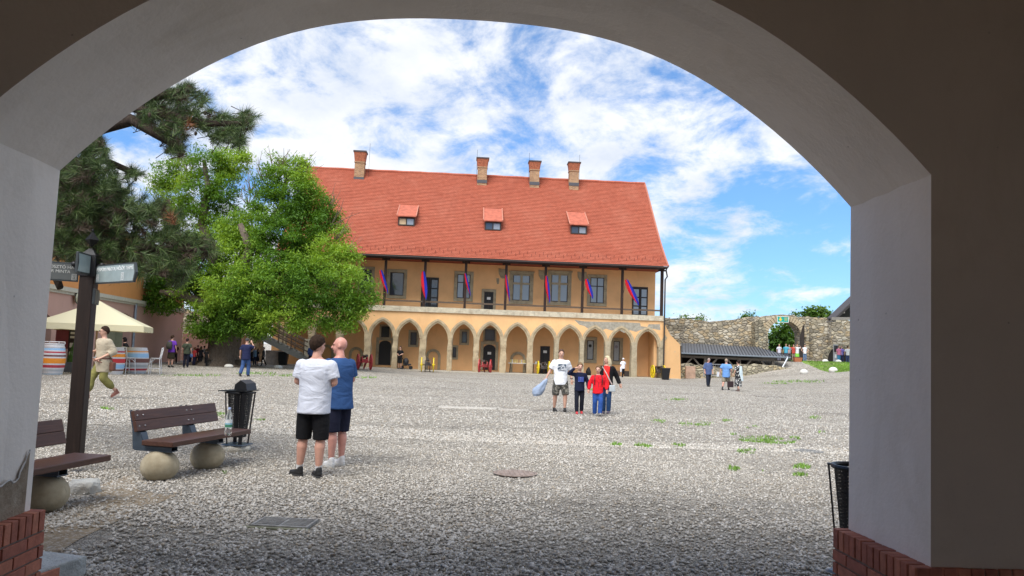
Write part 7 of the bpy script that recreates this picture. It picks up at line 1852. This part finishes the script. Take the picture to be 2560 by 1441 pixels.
MB().tube([(-.10, 0, .16), (-.05, 0, .40), (.05, 0, .40), (.10, 0, .16)], .01, 6).build('handle', plain((.035, .018, .020), .5, name='dark_leather'), hb)
p = foot(1845, 979); H = hfor(1845, 901, 979, p)
fl = NT('floral_cloth').set(.85); fl.col(fl.ramp(fl.vor(13, 'F1'), [(.30, (.75, .75, .72)), (.36, (.015, .015, .018))], 'CONSTANT'))
w10 = person('woman in a black and white floral dress with a long pale scarf', p, R(-150), H, dict(arms=[(V(-.27, -.10, 1.22), V(-.34, -.36, 1.10)), (V(.27, .02, 1.17), V(.27, -.08, .95))], legs=[(V(-.10, -.06, .5), V(-.1, -.1, .09), 0), (V(.10, .04, .5), V(.12, .18, .12), 0)]), SKIN, (.02, .02, .02), 'short', hair=('bun', (.03, .02, .018)), detail=2, dress=True, topmat=fl.m, shoes=(.15, .10, .08), loose=1.5)
o = MB().add([(-.10, .17, 1.46), (.08, .17, 1.46), (.16, .24, 1.0), (.02, .26, .62), (-.16, .23, .60), (-.12, .21, 1.0), (-.10, .20, 1.46), (.08, .20, 1.46), (.16, .27, 1.0), (.02, .29, .62), (-.16, .26, .60), (-.12, .24, 1.0)], [(0, 1, 2, 5), (5, 2, 3, 4), (6, 11, 8, 7), (11, 10, 9, 8), (0, 6, 7, 1), (1, 7, 8, 2), (2, 8, 9, 3), (3, 9, 10, 4), (4, 10, 11, 5), (5, 11, 6, 0)]); o.build('scarf', plain((.62, .72, .75), .9, name='scarf'), w10, bevel=.01)
# --- left / background figures
wk = dict(legs=[(V(-.10, -.10, .50), V(-.10, -.10, .09), 0), (V(.10, .06, .5), V(.10, .26, .15), (0, .5))])
p = foot(612, 942); H = hfor(612, 845, 942, p)
person('person in a navy t-shirt and blue jeans walking away while holding a camera up', p, R(172), H, dict(wk, arms=[(V(-.30, -.16, 1.34), V(-.12, -.26, 1.58)), (V(.27, .04, 1.18), V(.30, -.02, .95))]), SKIN, (.02, .025, .07), 'short', (.045, .09, .22), 'long', (.03, .03, .03), ('hat', (.06, .06, .065)), build=1.08, detail=2, untuck=.05, loose=1.6)
def bg(label, px, yt, yf, rz, pose=None, Y=None, **k):
    p = foot(px, yf) if Y is None else Vector((at(px, yf, Y).x, Y, gh(at(px, yf, Y).x, Y) if 'z' not in k else k['z'])); k.pop('z', None)
    H = hfor(px, yt, yf, p); k.setdefault('detail', 3); return person(label, p, R(rz), H, pose, **k)
q = bg('person in a purple t-shirt with a dark backpack and a cloak tied round the waist', 426, 838, 919, 165, top=(.16, .05, .40), bottom=(.035, .03, .02), leg='skirt', hair=('short', (.05, .03, .02)), build=1.1, skin=SKIN)
MB().loft([(0, .2, 1.02, .15, .10), (0, .22, 1.2, .17, .13), (0, .20, 1.45, .12, .08)], 16).build('backpack', plain((.05, .05, .04), .8, name='pack'), q, smooth=True)
q = bg('man in a green t-shirt and dark trousers with a strap across his back', 464, 846, 920, 178, top=(.06, .075, .05), bottom=(.015, .017, .03), hair=('short', (.03, .02, .02)), build=1.1)
MB().tube([(-.15, .16, 1.44), (0, .175, 1.25), (.17, .14, 1.0)], .015, 6).build('strap', EYE, q)
q = bg('person in a red shirt with a light blue bag, among the group by the tree', 484, 868, 919, 150, Y=46.5, top=(.45, .05, .05), bottom=(.02, .02, .05), hair=('bob', (.12, .06, .03)))
MB().ell((.15, .22, .95), (.2, .1, .2), n=12, k=8).build('shoulder_bag', plain((.10, .20, .45), .8, name='blue_bag'), q, smooth=True)
sit = dict(hips=V(0, 0, .55), legs=[(V(-.12, -.42, .55), V(-.12, -.45, .09), 0), (V(.12, -.42, .55), V(.12, -.45, .09), 0)])
for lab, px, yt, yf, top, hr, Y in (('dark haired woman in black in the group left of the tree trunk', 500, 866, 918, (.015, .015, .02), ('long', (.08, .05, .03)), 46.5),
        ('figure in black nearest the trunk on its left', 514, 872, 916, (.02, .02, .022), ('bob', (.04, .03, .02)), 46)):
    bg(lab, px, yt, yf, 160, Y=Y, top=top, bottom=(.015, .015, .018), hair=hr)
q = bg('person with a turquoise backpack left of the tree trunk', 524, 866, 915, 170, Y=48.5, top=(.5, .4, .1), bottom=(.02, .02, .03), hair=('short', (.35, .25, .12)))
MB().loft([(0, .18, 1.0, .15, .10), (0, .2, 1.4, .13, .08)], 14).build('backpack', plain((.08, .38, .40), .8, name='turquoise_pack'), q)
for lab, px, yt, yf, rz, top, bt_, hr, Y in (('person in a pale grey top facing the palace left of the dark timber post', 508, 865, 917, 185, (.40, .40, .42), (.03, .03, .05), ('short', (.05, .03, .02)), 49.0),
        ('woman in a white blouse half hidden behind the green shirted man', 474, 862, 917, 150, (.60, .58, .56), (.02, .03, .08), ('long', (.10, .06, .03)), 50.0),
        ('man in a dark red jacket beside the tree root', 492, 863, 916, 200, (.18, .02, .03), (.02, .02, .025), ('crop', (.10, .07, .05)), 50.5),
        ('figure in brown behind the purple shirted person', 436, 858, 917, 200, (.12, .07, .04), (.03, .03, .03), ('bob', (.05, .03, .02)), 49.0),
        ('person in a light blue shirt right of the tree trunk under the stairs', 636, 868, 918, 165, (.22, .36, .55), (.03, .04, .08), ('short', (.08, .05, .03)), 51.5)):
    bg(lab, px, yt, yf, rz, Y=Y, top=top, bottom=bt_, hair=hr)
bg('person in a yellow jacket against the tree trunk', 534, 864, 912, 200, Y=49.5, top=(.62, .45, .03), bottom=(.03, .03, .05), hair=('short', (.25, .18, .1)))
bg('white haired person in a dark jacket right of the tree trunk', 586, 866, 917, 190, Y=48, top=(.02, .025, .05), sleeve='long', bottom=(.55, .52, .50), hair=('short', (.60, .58, .55)))
bg('white haired person in blue shorts right of the tree trunk', 595, 863, 917, 170, Y=49.5, top=(.025, .03, .06), bottom=(.08, .20, .50), leg='knee', hair=('short', (.62, .60, .56)))
q = bg('person with a bulky black backpack under the stairs', 628, 872, 919, 120, Y=50, top=(.03, .03, .035), sleeve='long', bottom=(.015, .015, .02), leg='skirt', hair=('short', (.06, .04, .03)))
MB().ell((0, .24, 1.0), (.2, .18, .3), n=12, k=8).build('backpack', plain((.02, .02, .025), .8, name='pack_black'), q, smooth=True)
bg('woman in a black dress under the staircase', 643, 872, 919, 120, Y=50.5, top=(.015, .015, .018), bottom=(.015, .015, .018), leg='skirt', hair=('long', (.12, .07, .04)))
bg('man in a grey jacket and dark trousers with a blue bag under the staircase', 657, 868, 920, -60, Y=50.5, top=(.10, .10, .11), sleeve='long', bottom=(.015, .015, .018), hair=('short', (.2, .13, .08)), wk=None) if False else \
bg('man in a grey jacket and dark trousers under the staircase', 657, 868, 920, -60, Y=50.5, pose=wk, top=(.10, .10, .11), sleeve='long', bottom=(.015, .015, .018), hair=('short', (.2, .13, .08)))
bg('person in a navy cap and blue jacket beside the stair foot', 774, 860, 922, 60, Y=53.4, top=(.04, .07, .18), sleeve='long', bottom=(.02, .02, .03), hair=('cap', (.05, .06, .09)))
bg('small person in pink beside the stair foot', 786, 870, 922, 30, Y=54.0, top=(.50, .30, .36), bottom=(.05, .05, .1), hair=('bob', (.2, .1, .06)))
bg('waitress dressed in black leaning over behind the striped barrels', 318, 842, 905, -70, pose=dict(lean=V(0, -.16, -.02)), Y=35.5, z=.15, top=(.012, .012, .014), sleeve='long', bottom=(.25, .24, .20), hair=('hood', (.015, .012, .012)))
bg('woman in black standing by the pillar under the arcade', 999, 866, 920, -20, Y=56.6, z=.08, top=(.015, .015, .017), bottom=(.02, .02, .02), leg='knee', hair=('bun', (.06, .04, .03)), pose=dict(arms=folded))
q = bg('woman in a white cap, white t-shirt and black leggings with red shoes under the arcade', 1557, 895, 946, 25, pose=wk, top=(.80, .80, .84), bottom=(.015, .015, .018), shoes=(.70, .05, .08), hair=('cap', (.75, .75, .75)))
MB().loft([(-.28, -.1, .55, .06, .02), (-.26, -.1, .9, .12, .03), (-.2, -.1, 1.1, .04, .02)], 12).build('white_jacket', plain((.75, .76, .8), .9, name='white_cloth'), q)
# people by the gateway
gz = 1.55
for lab, px, yt, yf, top, bot, hr, Y, ps_ in (
    ('man in a pale shirt at the left side of the gateway', 1948, 867, 908, (.60, .60, .70), (.2, .2, .25), ('crop', (.2, .14, .1)), 66.0, None),
    ('man in a turquoise shirt by the gateway', 1965, 868, 912, (.08, .35, .48), (.1, .1, .14), ('short', (.15, .1, .07)), 64.6, None),
    ('person in grey behind the turquoise shirt by the gateway', 1973, 867, 908, (.30, .30, .34), (.1, .1, .1), ('short', (.05, .04, .03)), 66.2, None),
    ('person in a red shirt pointing by the gateway', 1984, 870, 911, (.50, .08, .06), (.3, .25, .2), ('short', (.05, .04, .03)), 65.5, dict(arms=[(V(-.30, -.1, 1.45), V(-.5, -.2, 1.5)), (V(.27, 0, 1.17), V(.27, -.05, .95))])),
    ('woman in a white top and lime green skirt by the gateway', 1993, 869, 913, (.72, .72, .74), (.25, .60, .08), ('bob', (.2, .12, .08)), 64.6, dict(arms=[(V(-.36, -.1, 1.42), V(-.2, -.2, 1.62)), (V(.36, -.1, 1.40), V(.25, -.1, 1.6))])),
    ('woman in a white tank top and jeans right of the gateway', 2012, 870, 911, (.75, .75, .78), (.15, .22, .36), ('bun', (.05, .03, .02)), 64.8, dict(arms=[(V(-.36, -.0, 1.2), V(-.2, -.1, 1.02)), (V(.36, 0, 1.2), V(.2, -.1, 1.02))]))):
    x = at(px, 900, Y).x; p = Vector((x, Y, gh(x, Y))); H = max(1.5, min(1.85, hfor(px, yt, yf, p)))
    person(lab, p, R(random.uniform(-40, 40)), H, ps_, top=top, bottom=bot, leg='skirt' if 'skirt' in lab else 'long', hair=hr, detail=3, sleeve='none' if 'tank' in lab else 'short')
for lab, px, yt, top, bot, rz in (('woman in a pink top with a blue cloth at her waist near the dark arch', 2097, 877, (.62, .20, .32), (.06, .25, .42), 20), ('person in a purple top near the dark arch', 2104, 874, (.22, .18, .50), (.04, .05, .12), -30), ('person in a white shirt cut by the right jamb near the dark arch', 2119, 877, (.70, .70, .72), (.05, .07, .15), 170)):
    Y = 64.8+.5*(rz < 0); x = at(px, 900, Y).x; p = Vector((x, Y, gh(x, Y))); H = max(1.5, min(1.8, hfor(px, yt, 911, p))); person(lab, p, R(rz), H, None, top=top, bottom=bot, hair=('short', (.08, .05, .03)), detail=3)
# potted plant by the gateway
p = at(1994, 912, 63.8); pp = empty('flower_pot', (p.x, 63.8, gh(p.x, 63.8)), 0, 'orange terracotta planter box in front of the gateway group', 'planter'); MB().loft([(0, 0, 0, .28, .2), (0, 0, .36, .36, .26)], 12, 8).build('pot', plain((.45, .16, .07), .8, name='terracotta'), pp)
MB().loft([(0, 0, .36, .30, .22), (0, 0, .42, .28, .2)], 12).build('soil', plain((.04, .03, .02), .9, name='soil'), pp)
